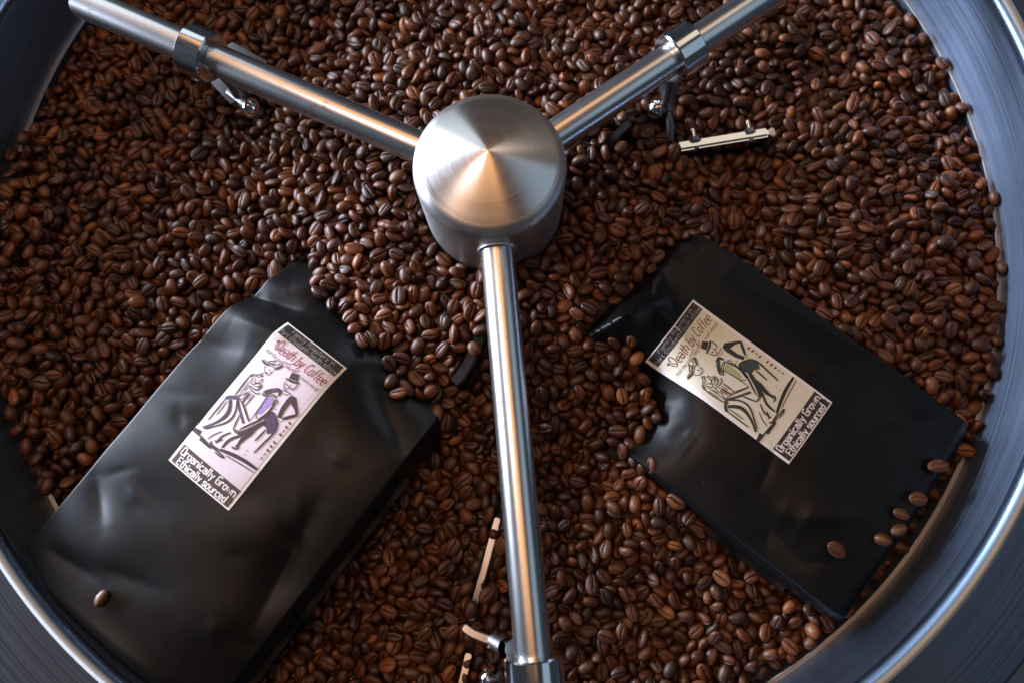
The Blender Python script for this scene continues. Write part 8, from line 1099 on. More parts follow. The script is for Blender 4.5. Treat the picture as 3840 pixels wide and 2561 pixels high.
777,-24,-22,6,2,1,588,10,2,1,10,7,660,-15,-23,-5,-17,5,771,-6,-1,2,-23,2,-341,19,-1,-35,14,0,-108,116,4,-33,-4,8,-423,-3,12,-2,26,18,-372,4,5,11,-2,0,-152,105,-7,-5,-21,8,483,15,2,-5,4,1,451,16,35,-1,-11,2,496,27,
-1,34,0,4,248,80,-2,2,26,4,-705,-11,7,6,-14,1,302,37,-4,3,19,2,612,9,-3,-2,-24,2,-417,-27,-4,0,-29,2,437,10,9,3,16,1,482,-3,-8,-36,10,8,-387,25,-34,-9,-6,6,-717,7,5,4,-15,4,-783,-26,-7,0,13,6,-473,16,11,32,-3,8,
-762,-4,-2,-2,18,14,282,53,-8,12,-20,7,264,51,-28,5,-6,16,-621,-4,4,0,-25,4,-667,-16,3,-34,-12,0,194,78,9,-32,-5,5,105,72,-25,4,-15,19,526,-12,-7,8,-4,5,367,21,12,-22,-15,10,-617,-34,-7,1,-34,1,-587,-31,-7,1,-17,16,
481,10,11,6,0,1,-559,-9,8,1,3,35,426,-3,35,1,6,2,-576,-19,-25,1,-16,3,112,23,-14,-2,-33,8,218,14,12,24,-11,0,403,2,7,-2,-35,2,-539,-36,31,0,-22,1,590,0,13,5,-33,2,449,-3,7,-3,-26,28,581,-6,10,6,-34,8,8,7,-20,5,-17,
7,406,17,-3,-2,-16,11,53,11,-7,6,35,3,545,-11,-13,-3,-25,3,202,-5,24,-2,-13,15,-11,-10,9,2,10,12,508,-2,-5,32,16,1,209,-4,-33,-6,9,6,75,-10,-30,-2,-12,13,-8,-5,-2,-2,33,25,-641,-18,-34,4,13,3,326,-7,-2,3,0,19,195,
-9,-9,-29,5,4,351,0,18,-8,21,15,-95,47,6,-1,14,4,524,-39,-7,4,-25,5,33,19,4,2,35,25,123,17,-3,-32,-7,14,227,-13,-3,-6,2,28,190,-29,-28,1,25,4,35,28,1,13,-1,24,402,-17,35,-1,17,6,153,-22,-7,2,5,3,-501,-40,7,0,22,11,
-9,12,-2,29,19,19,-56,31,26,5,16,10,-249,-7,-7,2,-22,2,-2,19,10,-4,-33,9,366,-45,-29,-1,3,49,-357,16,7,-27,-5,9,222,-39,-7,-4,-27,2,-251,7,-3,-3,6,21,262,-40,-7,0,11,10,-148,-12,-5,35,-13,24,-138,-11,4,36,10,8,57,2,
3,-33,11],
(1,114): [-802,-99,4,-25,10,3,2,110,12,31,-6,3,11,152,3,-2,-4,-32,6,13,46,8,-5,-19,24,-205,18,8,-1,-23,0,-188,39,6,-3,25,4,53,67,5,3,25,6,160,9,-8,-5,-1,6,-19,54,-2,-5,20,13,-327,35,1,-1,-15,6,198,4,-2,32,-9,4,-245,
20,6,0,7,1,-91,35,-32,-1,-4,9,294,-41,-31,-6,10,13,230,-9,-2,-2,-34,8,-428,9,-34,-1,-12,0,248,-39,7,-2,-27,20,131,4,-10,-2,6,9,210,-20,-32,-3,14,2,-313,42,-1,-3,12,2,267,-40,7,0,35,1,381,-33,20,-23,-11,1,147,-16,7,
1,23,2,-205,4,-26,1,8,5,-151,24,24,0,16,18,388,-39,6,-4,-12,7,175,-18,19,-1,-27,4,494,-20,-22,4,-14,8,418,-21,-15,-25,5,2,303,-39,6,-3,1,1,366,-39,6,-3,-18,20,-4,49,1,7,36,7,-70,39,-9,-5,16,0,155,35,-9,3,-11,10,72,
24,-5,-2,-13,11,-146,8,35,-2,-8,12,93,32,-17,-24,-12,9,-107,27,2,2,-2,3,223,17,1,-11,-5,17,337,-13,7,-2,9,4,426,-17,-18,5,-15,9,437,1,0,11,3,1,45,23,6,-1,-1,0,627,-6,35,-1,2,4,139,37,-1,26,-20,69,-73,18,4,2,-25,2,
463,0,10,-5,13,3,300,0,5,1,28,7,-162,25,-1,-1,19,7,11,27,-3,31,-19,10,573,-6,-13,7,-6,3,425,33,10,-2,-31,3,404,5,-4,0,-19,12,415,6,3,-29,-11,2,646,-16,1,-6,21,5,452,24,-8,3,-10,5,81,40,20,2,2,1,87,7,-2,-36,5,25,114,
47,-19,4,13,20,114,25,-4,-34,0,19,689,-20,10,1,31,16,510,13,6,-3,0,8,91,60,-8,-2,33,2,-72,56,-4,6,-13,7,136,62,9,1,34,10,291,6,7,-11,20,5,644,-5,8,-6,26,6,36,76,-6,3,3,7,541,2,1,-29,-9,2,479,8,10,-5,2,2,-764,-16,-8,
-33,12,10,-580,-27,0,-1,9,2,-730,-32,-32,-3,-16,3,421,-12,-6,3,10,6,-550,-15,4,-4,27,11,-670,-44,6,-34,0,12,242,66,19,-22,2,8,326,2,35,4,9,14,-739,-5,4,25,-8,16,574,2,13,-2,10,7,-701,-10,-11,-6,-16,10,-659,-35,-3,
34,3,8,-516,-14,-5,-33,-12,1,291,54,-30,2,10,10,333,8,-2,3,29,0,574,-5,4,36,5,1,-186,104,-8,3,32,4,-425,3,-27,-7,-13,8,304,46,-2,6,8,5,666,-16,-3,30,11,14,-748,-22,-35,-7,-9,13,-624,-5,7,-2,-27,3,303,58,5,6,-8,8,
-266,77,-15,-4,16,10,247,70,6,34,-4,2,168,98,-2,-30,-4,14,-160,106,3,-35,11,3,151,101,1,-5,19,25,372,-8,-4,-34,8,1,-456,11,-25,1,17,2,517,6,-5,2,14,1,190,95,4,-3,-34,6,-630,-6,-6,1,-12,7,-217,114,-10,10,-26,1,312,
54,-4,-9,10,8,-576,16,1,10,30,7,-150,107,5,-3,-22,5,665,-7,-3,-34,6,15,-665,6,-6,-31,4,2,-498,5,6,1,-20,2,346,45,-10,-4,26,1,258,78,6,-2,-34,5,-403,-28,-30,1,10,5,260,96,12,2,15,3,-269,61,9,1,30,1,447,19,-13,5,33,
10,129,101,-2,-33,-7,15,-704,-3,-5,3,1,3,698,-14,4,-6,-20,6,76,105,1,-11,33,5,385,14,24,22,6,8,-686,17,-1,6,0,5,112,83,6,35,-9,2,353,22,5,3,-26,1,-143,119,-11,5,23,3,223,93,5,11,13,2,-405,-27,0,4,11,1,-255,55,-29,
-5,18,5,238,62,7,5,20,30,-25,103,-1,-12,34,5,126,104,4,-1,-25,4,-330,8,-7,-12,-32,1,-287,16,-3,-32,-7,2,-129,98,-5,1,34,1,-255,37,-27,4,-1,5,292,26,-23,-1,-1,2,146,87,-28,6,17,5,220,71,4,-1,33,7,780,-17,8,1,-3,5,
-455,0,2,3,14,6,-427,-5,-19,-3,-4,15,-295,55,16,-13,-24,1,-641,2,14,3,15,19,132,62,1,1,26,1,308,-4,28,-2,-4,3,-683,-30,1,-2,-18,2,407,-8,4,1,24,13,-603,-36,29,-1,-24,0,-25,63,4,9,35,5,211,47,-27,9,1,14,361,-3,0,2,
-24,12,-528,7,-7,0,8,2,466,17,-11,-5,-32,2,165,52,-23,6,13,4,408,33,-8,-5,-10,9,2,30,8,36,-5,7,69,33,4,-6,-31,6,-702,-21,-6,-2,3,0,-618,-31,8,5,-28,6,643,-17,-14,-34,-5,41,366,28,2,-1,30,3,34,6,-13,-6,-8,2,306,14,
-9,30,-14,1,348,-3,7,1,5,17,523,-25,5,-5,-23,3,54,18,2,29,-6,9,266,2,9,4,-15,11,95,11,-24,4,-26,28,-9,-31,3,35,13,10,-28,-10,-1,0,-9,13,74,-19,-4,-35,2,18,-623,-3,3,29,-13,3,390,-4,-23,-5,-26,8,-70,15,10,4,-13,7,
269,-9,0,1,-29,9,462,-35,-16,-1,20,7,220,8,-1,13,31,2,252,5,1,-23,9,18,-47,19,7,-5,-7,5,-164,21,3,12,32,9,54,17,0,-1,-30,4,-195,45,-1,-35,-6,6,145,20,-13,1,-19,1,-170,24,-7,29,-15,11,89,27,5,33,16,21,135,-8,3,1,-10,
4,-214,32,-1,-9,-27,10,-524,-18,-2,-2,-26,1,148,-9,10,-4,-3,14,-45,4,-16,-5,27,5,-11,-2,-5,2,25,4,263,-16,-5,-8,-25,6,-85,20,19,-6,22,15,127,-7,-16,31,5,9,12,-5,3,1,20,15,317,-16,21,6,-12,15,207,-12,8,6,3,6,-213,-2,
6,-2,23,5,55,-4,5,-10,28,0,289,-38,6,3,-2,20,-166,21,-10,1,-12,6,-3,20,0,-2,33,15,-47,0,6,-1,29,9,-226,9,-1,4,-8,15,117,-6,-32,2,18,18,158,-18,-10,-3,-29,11,-96,9,1,25,-28],
(2,114): [-792,-146,20,3,23,5,9,-217,22,-2,9,-29,5,-227,37,-15,4,-31,16,271,-19,8,5,-27,7,-163,39,1,-4,-29,21,-313,18,8,-1,7,9,264,0,2,5,28,14,136,63,2,2,18,3,-296,41,-10,7,15,27,-322,16,-2,-13,-4,3,-178,33,-1,8,34,
7,51,38,-4,-1,7,8,-352,17,0,36,-1,22,282,-47,-34,-1,-8,7,31,-1,35,0,17,37,-65,15,10,2,34,21,460,5,6,33,10,13,-213,29,-11,2,-28,19,108,43,7,-4,4,35,-258,21,-11,14,-28,30,180,20,-3,32,-16,13,-59,41,22,-2,-24,10,-11,
21,13,3,-10,2,348,-9,11,2,-26,3,299,17,-4,3,-4,5,-52,21,8,-4,27,2,85,44,-12,0,25,16,140,-16,-10,1,-8,19,384,3,4,2,18,2,-109,43,-3,36,-12,39,224,7,-18,30,-2,15,679,-9,2,-6,-21,7,356,-4,7,1,5,0,460,32,34,0,-15,5,604,
-10,-34,4,5,5,718,-14,-31,-2,11,1,304,-24,-9,2,-21,32,286,-22,6,4,29,4,-6,37,6,0,-6,1,492,20,5,-1,-27,3,-27,38,0,-2,9,6,527,1,11,-23,-2,10,463,-2,20,-2,-21,8,413,13,10,-4,8,1,-106,84,30,-7,2,8,111,74,-30,-4,-6,2,
538,-5,4,3,-15,0,668,1,-12,3,-24,3,519,5,1,2,-28,5,50,93,-10,-1,14,5,185,78,-11,-4,-3,11,385,22,-3,-5,10,13,-155,101,-35,-2,3,2,208,51,3,2,8,5,560,2,31,-1,-11,2,-776,-13,3,6,3,9,114,85,10,21,20,9,21,114,-1,-2,-12,
27,-147,93,-8,-6,14,0,546,10,-3,8,3,1,-181,106,-6,-33,5,19,610,-20,2,32,0,6,707,-13,16,-3,-11,5,30,105,5,0,-36,7,8,102,-3,0,14,1,84,109,3,4,-36,7,-148,94,29,-1,-3,1,-737,-20,7,-3,-10,2,-656,-21,-5,-2,-8,0,-633,6,2,
5,4,0,36,81,29,1,-17,14,169,83,-7,1,27,5,-512,1,21,7,6,2,-733,-6,-19,4,1,5,190,84,-8,3,10,1,289,72,-2,4,20,6,747,-17,-18,-2,23,9,189,91,18,0,-21,4,-107,109,14,2,30,10,-385,-16,15,-1,-27,0,510,21,4,4,8,7,-428,-7,-5,
3,26,3,-532,29,7,0,-22,9,-706,21,-12,-7,14,1,-392,-4,-11,3,-13,4,314,25,-7,30,-16,11,-351,-11,33,-3,12,9,-508,16,3,-7,30,12,-688,14,5,9,29,16,411,2,7,-4,-9,2,-729,4,-8,-4,21,28,-118,101,-6,1,9,1,290,77,6,34,1,2,230,
82,-33,-12,3,16,176,91,3,8,12,7,-200,119,-27,-9,17,0,332,14,3,3,1,13,-443,-20,-6,-2,-25,4,-322,51,-2,-7,-21,13,275,42,1,5,27,2,-521,7,-5,-11,34,2,494,15,-7,3,20,9,250,76,-3,-5,-21,7,-127,102,3,2,-4,3,-559,2,7,0,-2,
3,-177,102,6,1,-19,4,-598,19,-7,-12,-13,5,-420,-14,-5,36,-7,0,252,71,11,4,25,1,538,36,-3,2,-9,1,-516,26,-15,-23,4,10,287,41,-2,33,-4,11,-679,10,3,19,-16,1,84,104,7,1,-19,7,-768,15,31,2,-19,5,-13,76,-7,-2,-30,0,-6,
99,4,1,-15,5,-303,41,14,5,25,1,244,57,2,-3,-32,6,328,20,4,5,-22,13,163,72,-6,-34,0,2,-508,17,-11,-3,-26,8,-458,20,18,-7,17,5,-558,13,5,3,6,4,312,4,5,4,13,56,-511,-6,9,-2,16,15,396,22,5,-9,-20,1,-684,-6,20,-7,9,5,
-491,-3,9,-6,16,9,-545,-35,4,-34,-10,19,306,18,18,0,-10,6,66,41,35,3,11,11,-12,46,5,3,-33,1,1,35,9,4,-1,4,-698,16,-1,-35,13,23,-600,-10,-1,-8,-18,6,446,-9,5,-2,23,4,463,5,-1,-2,30,10,-538,-29,6,0,-24,9,337,5,5,9,-1,
2,698,-15,-1,-33,-19,9,-29,-6,-8,6,19,4,8,-13,-34,-1,-13,3,85,-3,-19,23,6,9,255,29,-32,4,4,1,469,-32,8,-1,31,2,-75,-8,2,0,-32,0,580,-11,4,4,-31,28,-59,15,3,-7,-17,23,248,-8,-9,-34,11,9,603,-27,-35,-1,4,3,344,-1,-4,
36,-11,5,628,-43,-29,4,-3,5,422,-18,-5,-35,10,6,-6,19,-11,-3,-27,7,629,-14,-16,-4,28,4,-145,3,2,-1,8,18,104,7,5,6,23,0,447,-17,-6,-5,-25,15,-104,4,2,-32,14,36,33,8,-8,0,-30,2,-137,31,12,3,-26,6,176,-4,-33,-1,-1,13,
-211,1,-7,-2,-26,3,17,30,-8,6,-18,19,-201,17,3,-3,-10,29,343,-16,-5,2,-18,26,283,-21,3,2,34,8,174,-20,15,-8,30,20,-259,19,-18,-9,23,27,-284,4,-5,2,-28,1,113,-23,-1,-1,2],
(3,114): [-787,-25,-10,34,2,-13,18,-169,57,-1,-6,-29,2,-201,57,-3,-31,5,8,197,10,7,4,-26,10,-48,6,12,30,-7,10,-297,61,4,-4,-11,2,-147,60,-3,31,5,10,344,-17,-24,1,-15,3,34,8,-5,-1,23,4,67,38,1,1,2,16,-213,36,-2,4,-2,
61,-264,0,2,35,-10,0,254,-19,0,-8,10,11,-12,40,-36,-3,6,3,-126,2,-7,34,-8,6,48,11,-7,-4,29,16,99,5,5,-7,-1,17,116,11,-4,1,-15,8,252,5,16,-5,2,11,-34,46,9,2,34,4,-362,-6,-7,3,-11,5,461,2,-4,1,26,4,167,3,10,2,-21,20,
-145,24,5,0,10,6,535,-20,21,-13,8,5,368,-45,34,2,14,4,377,-21,-5,-29,-4,6,462,-34,2,30,10,3,563,-32,-5,36,-5,25,23,34,-14,35,2,1,146,10,10,-1,20,4,622,-19,-2,3,30,23,403,-23,4,-3,7,17,591,-16,-1,30,6,6,495,12,-8,8,
-30,23,176,-29,-32,0,-8,20,32,43,-3,10,24,7,319,-4,-35,-6,3,24,57,43,-9,-2,1,1,70,20,-2,1,-22,19,16,46,-7,-3,15,4,-89,27,11,-21,20,3,269,-36,4,35,0,1,135,45,2,6,-3,13,596,-10,6,-4,17,9,179,42,-5,1,-26,7,-34,55,29,
-5,-20,17,272,-2,5,-3,27,2,331,9,9,7,-17,3,-667,-40,-7,2,-9,9,761,-15,-10,-32,5,3,622,-34,7,34,-12,20,-91,69,-12,-4,19,4,-62,89,-4,-34,9,26,388,13,3,6,-26,1,399,-6,7,-13,19,8,237,61,-8,-8,-9,2,-588,-35,-31,-2,-20,5,
175,86,-5,0,1,13,635,-30,-17,9,19,2,448,-3,-7,7,7,11,746,-18,3,-8,-34,9,671,-8,9,7,-28,17,-680,-26,10,5,-22,2,95,97,1,3,-30,1,266,60,-1,34,4,7,794,-14,-31,3,2,14,113,105,13,2,9,2,261,53,-9,-1,-7,0,428,6,-28,5,-6,18,
536,3,-2,29,16,3,447,25,29,-3,3,2,256,62,11,-1,-28,2,-662,10,7,3,-3,0,-125,96,-2,2,9,11,612,1,-28,1,-8,6,529,9,5,-4,33,3,-85,85,5,-2,14,1,593,17,0,3,-20,4,156,89,21,0,31,3,-272,92,-3,5,26,1,-442,18,10,-1,10,36,-479,
20,0,1,36,14,-343,44,7,-11,6,11,-405,-7,11,-5,12,12,-742,3,3,6,-20,1,-287,42,-27,0,-12,1,-453,15,19,0,-18,4,465,-17,-5,34,6,8,-302,27,1,35,-10,12,248,64,35,-5,-12,22,607,31,3,4,10,3,-161,110,-21,23,-9,6,409,19,-1,
-2,-24,6,534,16,-2,-2,-8,4,-318,19,11,-2,1,23,449,22,-1,5,34,3,-793,7,6,-4,-34,5,-557,19,-6,-1,-31,7,100,108,0,-36,-11,5,-610,14,-1,-4,30,0,-165,111,34,2,7,2,257,48,-8,5,13,2,-106,92,34,-3,12,11,475,36,-1,5,4,6,342,
19,-9,-4,22,11,422,-3,9,1,-28,7,237,56,-2,34,-5,1,695,0,-18,-8,-23,15,-458,4,33,2,11,0,152,83,7,3,18,9,-578,16,-20,-10,-2,10,-222,97,-8,-9,24,4,387,-14,-30,0,-13,6,-41,90,2,0,35,2,-380,48,11,7,-19,0,-326,36,6,-33,
-9,2,-657,-5,-1,-2,-29,0,-120,108,34,5,-1,4,-587,10,1,4,29,0,-272,29,-7,-6,12,9,-85,82,4,-1,-1,6,-608,-10,-26,-5,7,0,398,29,3,-1,-34,0,624,-26,8,2,31,9,428,-10,-12,-2,16,6,85,82,4,4,-2,1,666,-9,-5,6,-17,3,-318,63,
22,-7,8,14,-526,16,-4,4,12,0,575,3,-4,-5,33,5,145,48,34,-5,-7,6,581,-19,15,2,-6,1,-563,-24,6,0,-9,14,122,63,2,2,1,4,740,-11,3,-3,-26,15,-704,-22,5,26,-4,0,171,13,28,3,-1,32,253,14,-4,-35,-7,2,-532,-11,-16,5,8,3,271,
6,2,-4,-28,3,602,-16,-8,-34,10,7,365,21,5,-1,23,4,623,-16,-4,-2,18,2,272,4,-3,-27,-1,2,435,19,6,-4,-35,5,381,14,12,8,-6,7,666,-24,3,9,30,25,174,-19,-4,-35,-14,1,447,9,-8,-10,-10,22,631,-13,11,-5,-25,47,29,-12,3,-8,
6,9,226,18,1,-1,19,6,58,17,9,-1,27,2,133,-6,-8,-8,10,8,641,-33,-4,6,-27,33,241,3,5,11,22,7,-152,7,-33,1,15,24,404,-13,31,-4,14,5,352,-18,10,0,-18,14,249,-46,-5,-34,3,6,112,0,9,0,23,14,152,7,22,0,11,0,372,-1,-10,0,
-4,6,85,5,1,-25,-24,16,528,-26,33,0,14,3,-69,22,-1,1,-6,4,423,-3,8,-5,1,31,344,-45,1,-34,14,25,-204,-7,35,2,-15,31,-63,31,-11,12,-19,19,13,-1,7,-2,-33,3,121,-8,-14,4,-36,2,-110,0,4,-1,-32,31,-143,13,4,-1,5,4,30,-2,
5,1,1,14,248,-33,10,-12,25],
(4,114): [-792,37,67,1,1,-7,15,-61,61,-3,-2,12,1,7,24,-31,7,-2,13,-136,11,-1,-31,20,16,246,-2,-1,12,-32,14,144,55,8,1,-27,17,326,-38,11,-31,-5,3,-198,59,1,-7,-7,16,57,10,18,2,-25,2,329,-25,27,1,25,5,-7,28,-1,6,-32,
1,112,30,13,-2,-8,5,-51,1,-4,-3,-15,6,350,-38,20,0,25,3,102,-8,8,-9,-31,20,-329,13,12,5,31,8,-451,-11,-8,0,-23,9,215,-12,10,1,24,2,-40,41,12,-5,24,1,-243,7,-6,-4,27,15,-12,32,-10,1,22,20,-36,38,11,-5,-30,9,-310,35,
-15,-31,3,2,-294,10,-6,-1,-19,8,94,10,1,33,-2,10,-310,11,3,-5,34,2,149,4,10,31,11,0,190,-8,-14,4,29,13,325,-14,0,1,-21,1,452,-19,11,-2,34,10,40,48,-16,9,8,1,282,-5,-2,-2,-29,26,-188,35,4,-7,35,1,-224,39,-14,24,2,13,
9,15,0,35,-18,5,364,2,5,-1,9,12,-230,38,1,-1,28,4,-31,25,-4,3,28,2,362,12,-7,-3,9,27,665,-13,-6,-1,-29,18,331,12,-17,-3,-11,5,103,-3,-4,-8,-35,1,215,24,-21,9,-5,1,44,24,-8,1,-7,0,74,19,-28,8,7,6,323,1,6,2,-23,10,
-114,29,-8,-2,-16,0,553,8,-1,-3,21,1,512,1,1,7,12,5,-65,55,-8,1,30,33,531,-19,31,7,-6,12,337,-7,6,4,-9,9,419,15,20,3,26,18,-32,30,-11,1,35,44,385,-17,-31,1,-12,18,640,-16,-20,-7,-12,7,309,8,13,5,7,14,266,19,8,-1,
-24,14,306,45,11,-5,-6,1,-140,101,11,0,-24,7,-86,85,-5,-3,-3,8,146,69,18,3,21,7,252,42,7,-8,-3,2,523,-3,6,33,-8,0,684,-4,14,-3,14,6,392,5,4,-6,1,3,656,-11,7,5,-31,11,85,90,-5,3,-33,6,232,76,-5,2,2,11,386,-13,-16,0,
1,0,619,-35,9,5,-6,10,-620,-37,7,2,-24,8,-100,100,7,8,-21,1,377,22,0,36,-15,0,390,9,-5,3,-3,18,-695,-26,-2,29,-13,3,-437,-11,4,2,-5,4,326,33,-14,3,-1,36,686,-17,11,5,-27,14,505,1,-29,0,-10,2,-666,-10,3,-4,34,9,-549,
26,-5,-3,-28,10,-556,37,-17,5,-24,10,557,30,18,2,-14,29,-284,53,-10,13,-19,11,-655,10,-11,6,30,15,646,-2,10,-35,2,9,484,-1,4,1,-34,2,749,-16,-4,26,24,1,-706,-16,-5,0,-27,16,-286,59,3,-4,21,14,-207,103,-13,-8,9,9,
-405,-1,-1,-29,19,1,569,31,6,9,-13,5,-324,38,7,4,-19,13,-298,34,2,4,-31,2,-164,118,-6,-6,-20,1,-478,-7,8,3,28,0,-392,-13,6,-4,-16,2,-145,119,-4,-3,-4,1,-346,57,9,-9,0,12,-399,-32,-1,-35,-17,4,222,80,-10,4,25,3,-764,
13,-4,-3,3,0,-220,92,1,3,-9,8,87,88,-30,-2,-19,0,371,8,-1,0,26,6,567,6,-4,0,-23,7,135,105,-3,30,21,9,-618,2,-16,2,-17,17,404,-7,30,-4,-2,7,654,2,6,-6,-3,13,-88,89,-7,0,0,6,197,79,-7,2,10,11,606,-22,-32,0,-8,3,723,3,
35,4,-7,7,-411,4,9,5,-34,5,-525,33,-23,-9,-1,13,643,-5,-1,28,-8,3,-254,53,-1,25,17,11,-512,7,-5,2,-25,0,129,86,-19,3,15,12,-595,-6,-6,-4,-8,16,-442,30,-10,33,-6,20,526,-7,-3,-35,-13,19,253,-11,27,-1,-16,5,456,33,-1,
2,-13,3,-539,-5,-5,-4,-32,2,23,42,-2,-6,-1,3,-718,-17,17,3,30,7,199,26,4,-1,25,15,-564,-31,7,-2,2,14,417,9,-10,10,27,2,-589,-14,32,4,17,12,596,-19,-30,-1,-8,59,555,-7,-7,-1,19,10,179,-2,-9,-14,4,3,-50,5,-2,-9,15,1,
238,19,-33,-5,-5,4,-670,-13,7,6,9,12,269,6,9,32,8,27,-129,-4,36,-1,6,3,184,8,8,-5,-5,9,470,-9,-2,2,15,10,18,5,-29,-4,-8,17,-131,22,13,6,26,10,552,-35,-8,25,-12,26,189,-25,31,0,-5,1,108,28,-10,-27,0,16,14,9,-31,-4,
18,12,388,-34,-1,-5,32,7,198,-1,22,0,-31,14,308,-25,-30,-3,9,5,319,-38,-3,-2,-32,6,284,-39,-7,4,-31,16,365,-29,21,-2,4,7,272,-2,15,3,27,10,-173,26,6,36,4,8,35,-7,-5,2,-23,6,-152,29,-6,3,3,9,143,12,-7,1,6,4,356,-19,
1,0,29,14,-230,-4,-5,0,-7,3,240,-34,24,12,-9,7,-269,15,-5,3,21,13,249,-33,2,14,-35,10,318,-40,-6,0,36,5,361,-40,-6,-1,25,9,95,7,-1,3,2,3,-93,20,16,-1,-8,16,97,-21,-32,-2,-4,11,-294,22,-5,-8,32,9,226,-21,8,0,12,25,
-111,-8,-5,0,-15],
(5,114): [-781,86,47,8,4,-29,37,55,35,3,0,17,6,-204,28,7,-10,3,0,284,-12,-32,2,-5,9,-347,48,29,-5,4,7,-289,19,5,-1,-20,22,271,-36,-8,-3,25,4,253,-19,1,-2,-21,13,-156,34,-2,-9,8,2,-363,7,-5,-1,7,4,147,-14,-3,0,21,11,
182,-5,-35,-5,3,1,39,22,0,-4,10,22,176,5,-5,14,-29,28,151,7,-8,-35,0,12,177,8,0,4,32,4,364,-14,-6,-1,-3,31,188,14,-24,2,-10,5,143,38,10,8,-14,10,166,25,29,1,-11,3,360,-38,5,-2,-22,8,-301,27,13,-1,33,0,68,27,6,0,-9,
40,162,38,15,-6,-20,19,582,-9,27,0,11,17,544,-10,-1,-34,-18,5,10,14,-7,-2,-29,1,451,4,-26,-6,-7,1,376,3,0,3,-6,2,104,-6,5,-32,0,2,304,-11,3,36,5,5,324,2,4,-6,-25,5,215,-4,-20,-30,0,7,524,-27,1,-1,-8,4,86,16,-20,-2,
-26,24,423,2,21,-32,0,1,-53,35,-4,-5,10,7,-94,29,12,-5,-19,17,-50,16,2,0,24,13,415,32,-1,1,-19,2,210,-16,-4,-27,8,0,506,20,36,-3,-5,6,351,34,12,10,13,9,9,29,-5,1,-16,33,704,-17,-4,4,-33,6,469,27,33,-2,14,5,424,5,-6,
3,-34,4,86,63,2,-28,18,6,113,36,3,1,21,1,133,47,-18,-4,19,17,-32,75,-2,-3,11,3,169,68,1,-1,-4,6,277,26,-1,-7,-34,3,344,-21,8,-32,-9,20,-11,51,1,32,-4,3,371,4,2,-1,-22,22,271,33,9,-12,-14,4,506,13,-10,8,10,5,775,-2,
3,13,6,8,293,16,26,0,7,2,676,-32,4,31,-12,5,-90,88,36,-1,-8,3,-127,83,-33,-2,-1,8,-782,-22,1,3,28,1,-701,-45,1,-33,17,6,275,35,4,2,13,3,-649,-17,8,-3,-25,3,562,-13,-27,-1,-10,8,405,-13,-5,3,16,27,49,87,-8,1,25,35,
629,-6,9,-25,-9,3,585,22,7,0,-28,3,-714,6,7,0,18,25,-129,113,-36,7,11,22,-114,119,10,-30,-3,15,-805,-6,7,5,30,10,403,-23,3,-5,1,38,-323,49,-2,4,21,3,625,8,-4,-2,-23,5,-704,27,-6,1,-13,7,502,5,8,5,-11,5,273,59,-3,5,
22,12,-192,104,-7,-1,34,0,606,-6,5,-8,4,5,-332,38,-6,7,23,14,514,5,1,-35,6,7,-575,22,28,8,10,7,780,-13,11,-15,12,1,-261,63,-3,-4,29,2,-778,8,-22,-5,8,14,-490,8,30,2,-3,3,364,13,0,33,5,17,-315,21,10,1,-4,3,378,25,5,
5,7,0,402,24,7,2,-21,4,-735,14,30,-1,-15,8,-24,81,-30,0,20,4,-115,104,4,-9,-4,11,-138,118,-9,2,5,4,386,-9,3,2,7,15,-787,-3,1,0,-11,4,322,22,5,13,10,1,-375,-2,-17,1,-29,2,48,92,-16,2,15,11,319,40,-33,-7,-12,6,-367,
27,12,-29,-5,0,420,17,4,2,-24,3,-693,-22,-7,3,-11,6,-245,60,-3,1,34,4,296,18,-8,-4,-14,5,613,-7,1,16,-18,9,491,14,1,-6,5,14,-706,-12,-3,-31,2,9,771,-10,30,9,4,14,-326,58,-24,-7,-14,3,468,14,31,6,-14,13,757,-7,3,3,
-13,20,647,-17,-15,13,12,19,505,-18,-6,4,18,5,86,46,-1,4,-19,1,363,6,-3,-7,-12,2,485,13,-8,-6,-30,44,232,14,11,-3,12,9,412,-4,7,-2,34,22,-643,-25,7,29,-14,11,145,-10,11,-13,14,17,-570,-29,-8,5,-9,5,-64,10,7,0,36,7,
-85,40,-5,1,-23,0,131,-10,11,-33,2,4,598,-1,-3,33,-6,4,-650,-18,-14,4,-27,0,166,-15,-10,35,7,0,399,1,9,1,1,0,488,-10,1,-5,-9,3,-585,-42,1,34,-14,9,370,6,4,31,-9,8,546,-11,-6,9,-16,1,8,10,9,-4,0,10,655,-32,17,-6,-24,
3,-621,-37,19,0,-16,4,370,16,2,-1,34,12,433,-36,-5,34,1,7,141,17,-6,5,5,3,-636,-40,-6,1,2,3,448,-9,-5,-6,-23,15,-16,19,6,-4,3,32,129,0,-8,0,-9,9,-53,16,-3,-6,22,1,-123,3,-6,2,-5,5,408,-40,-7,0,22,13,-156,20,-10,30,
1,24,541,-40,6,0,-14,11,-91,18,3,-29,-19,2,38,24,2,-10,-8,1,347,-24,30,3,-6,8,231,-34,2,2,29,13,-149,7,-6,0,1,9,265,-37,5,-3,-22,10,418,-22,36,3,-8,18,-11,0,3,-2,-10,2,459,-33,-15,25,-11,9,281,2,4,1,23,4,75,6,4,11,
-26,11,-276,-14,-30,1,-19,4,-401,-1,4,4,14,27,305,-32,-4,-12,17,11,-203,-1,-6,0,-14,7,-127,3,0,-33,5,6,206,-18,0,1,0,25,188,-14,-24,9,-16],
(0,118): [-775,190,-19,9,6,31,40,325,-35,2,4,9,1,326,-10,-6,-5,-17,42,-74,33,6,-8,-25,10,-249,40,6,-7,-7,44,-186,5,8,-1,29,29,343,-38,5,27,-7,9,-342,12,10,3,16,1,-155,12,13,12,20,3,-402,25,-1,31,-21,32,-316,40,2,-5,
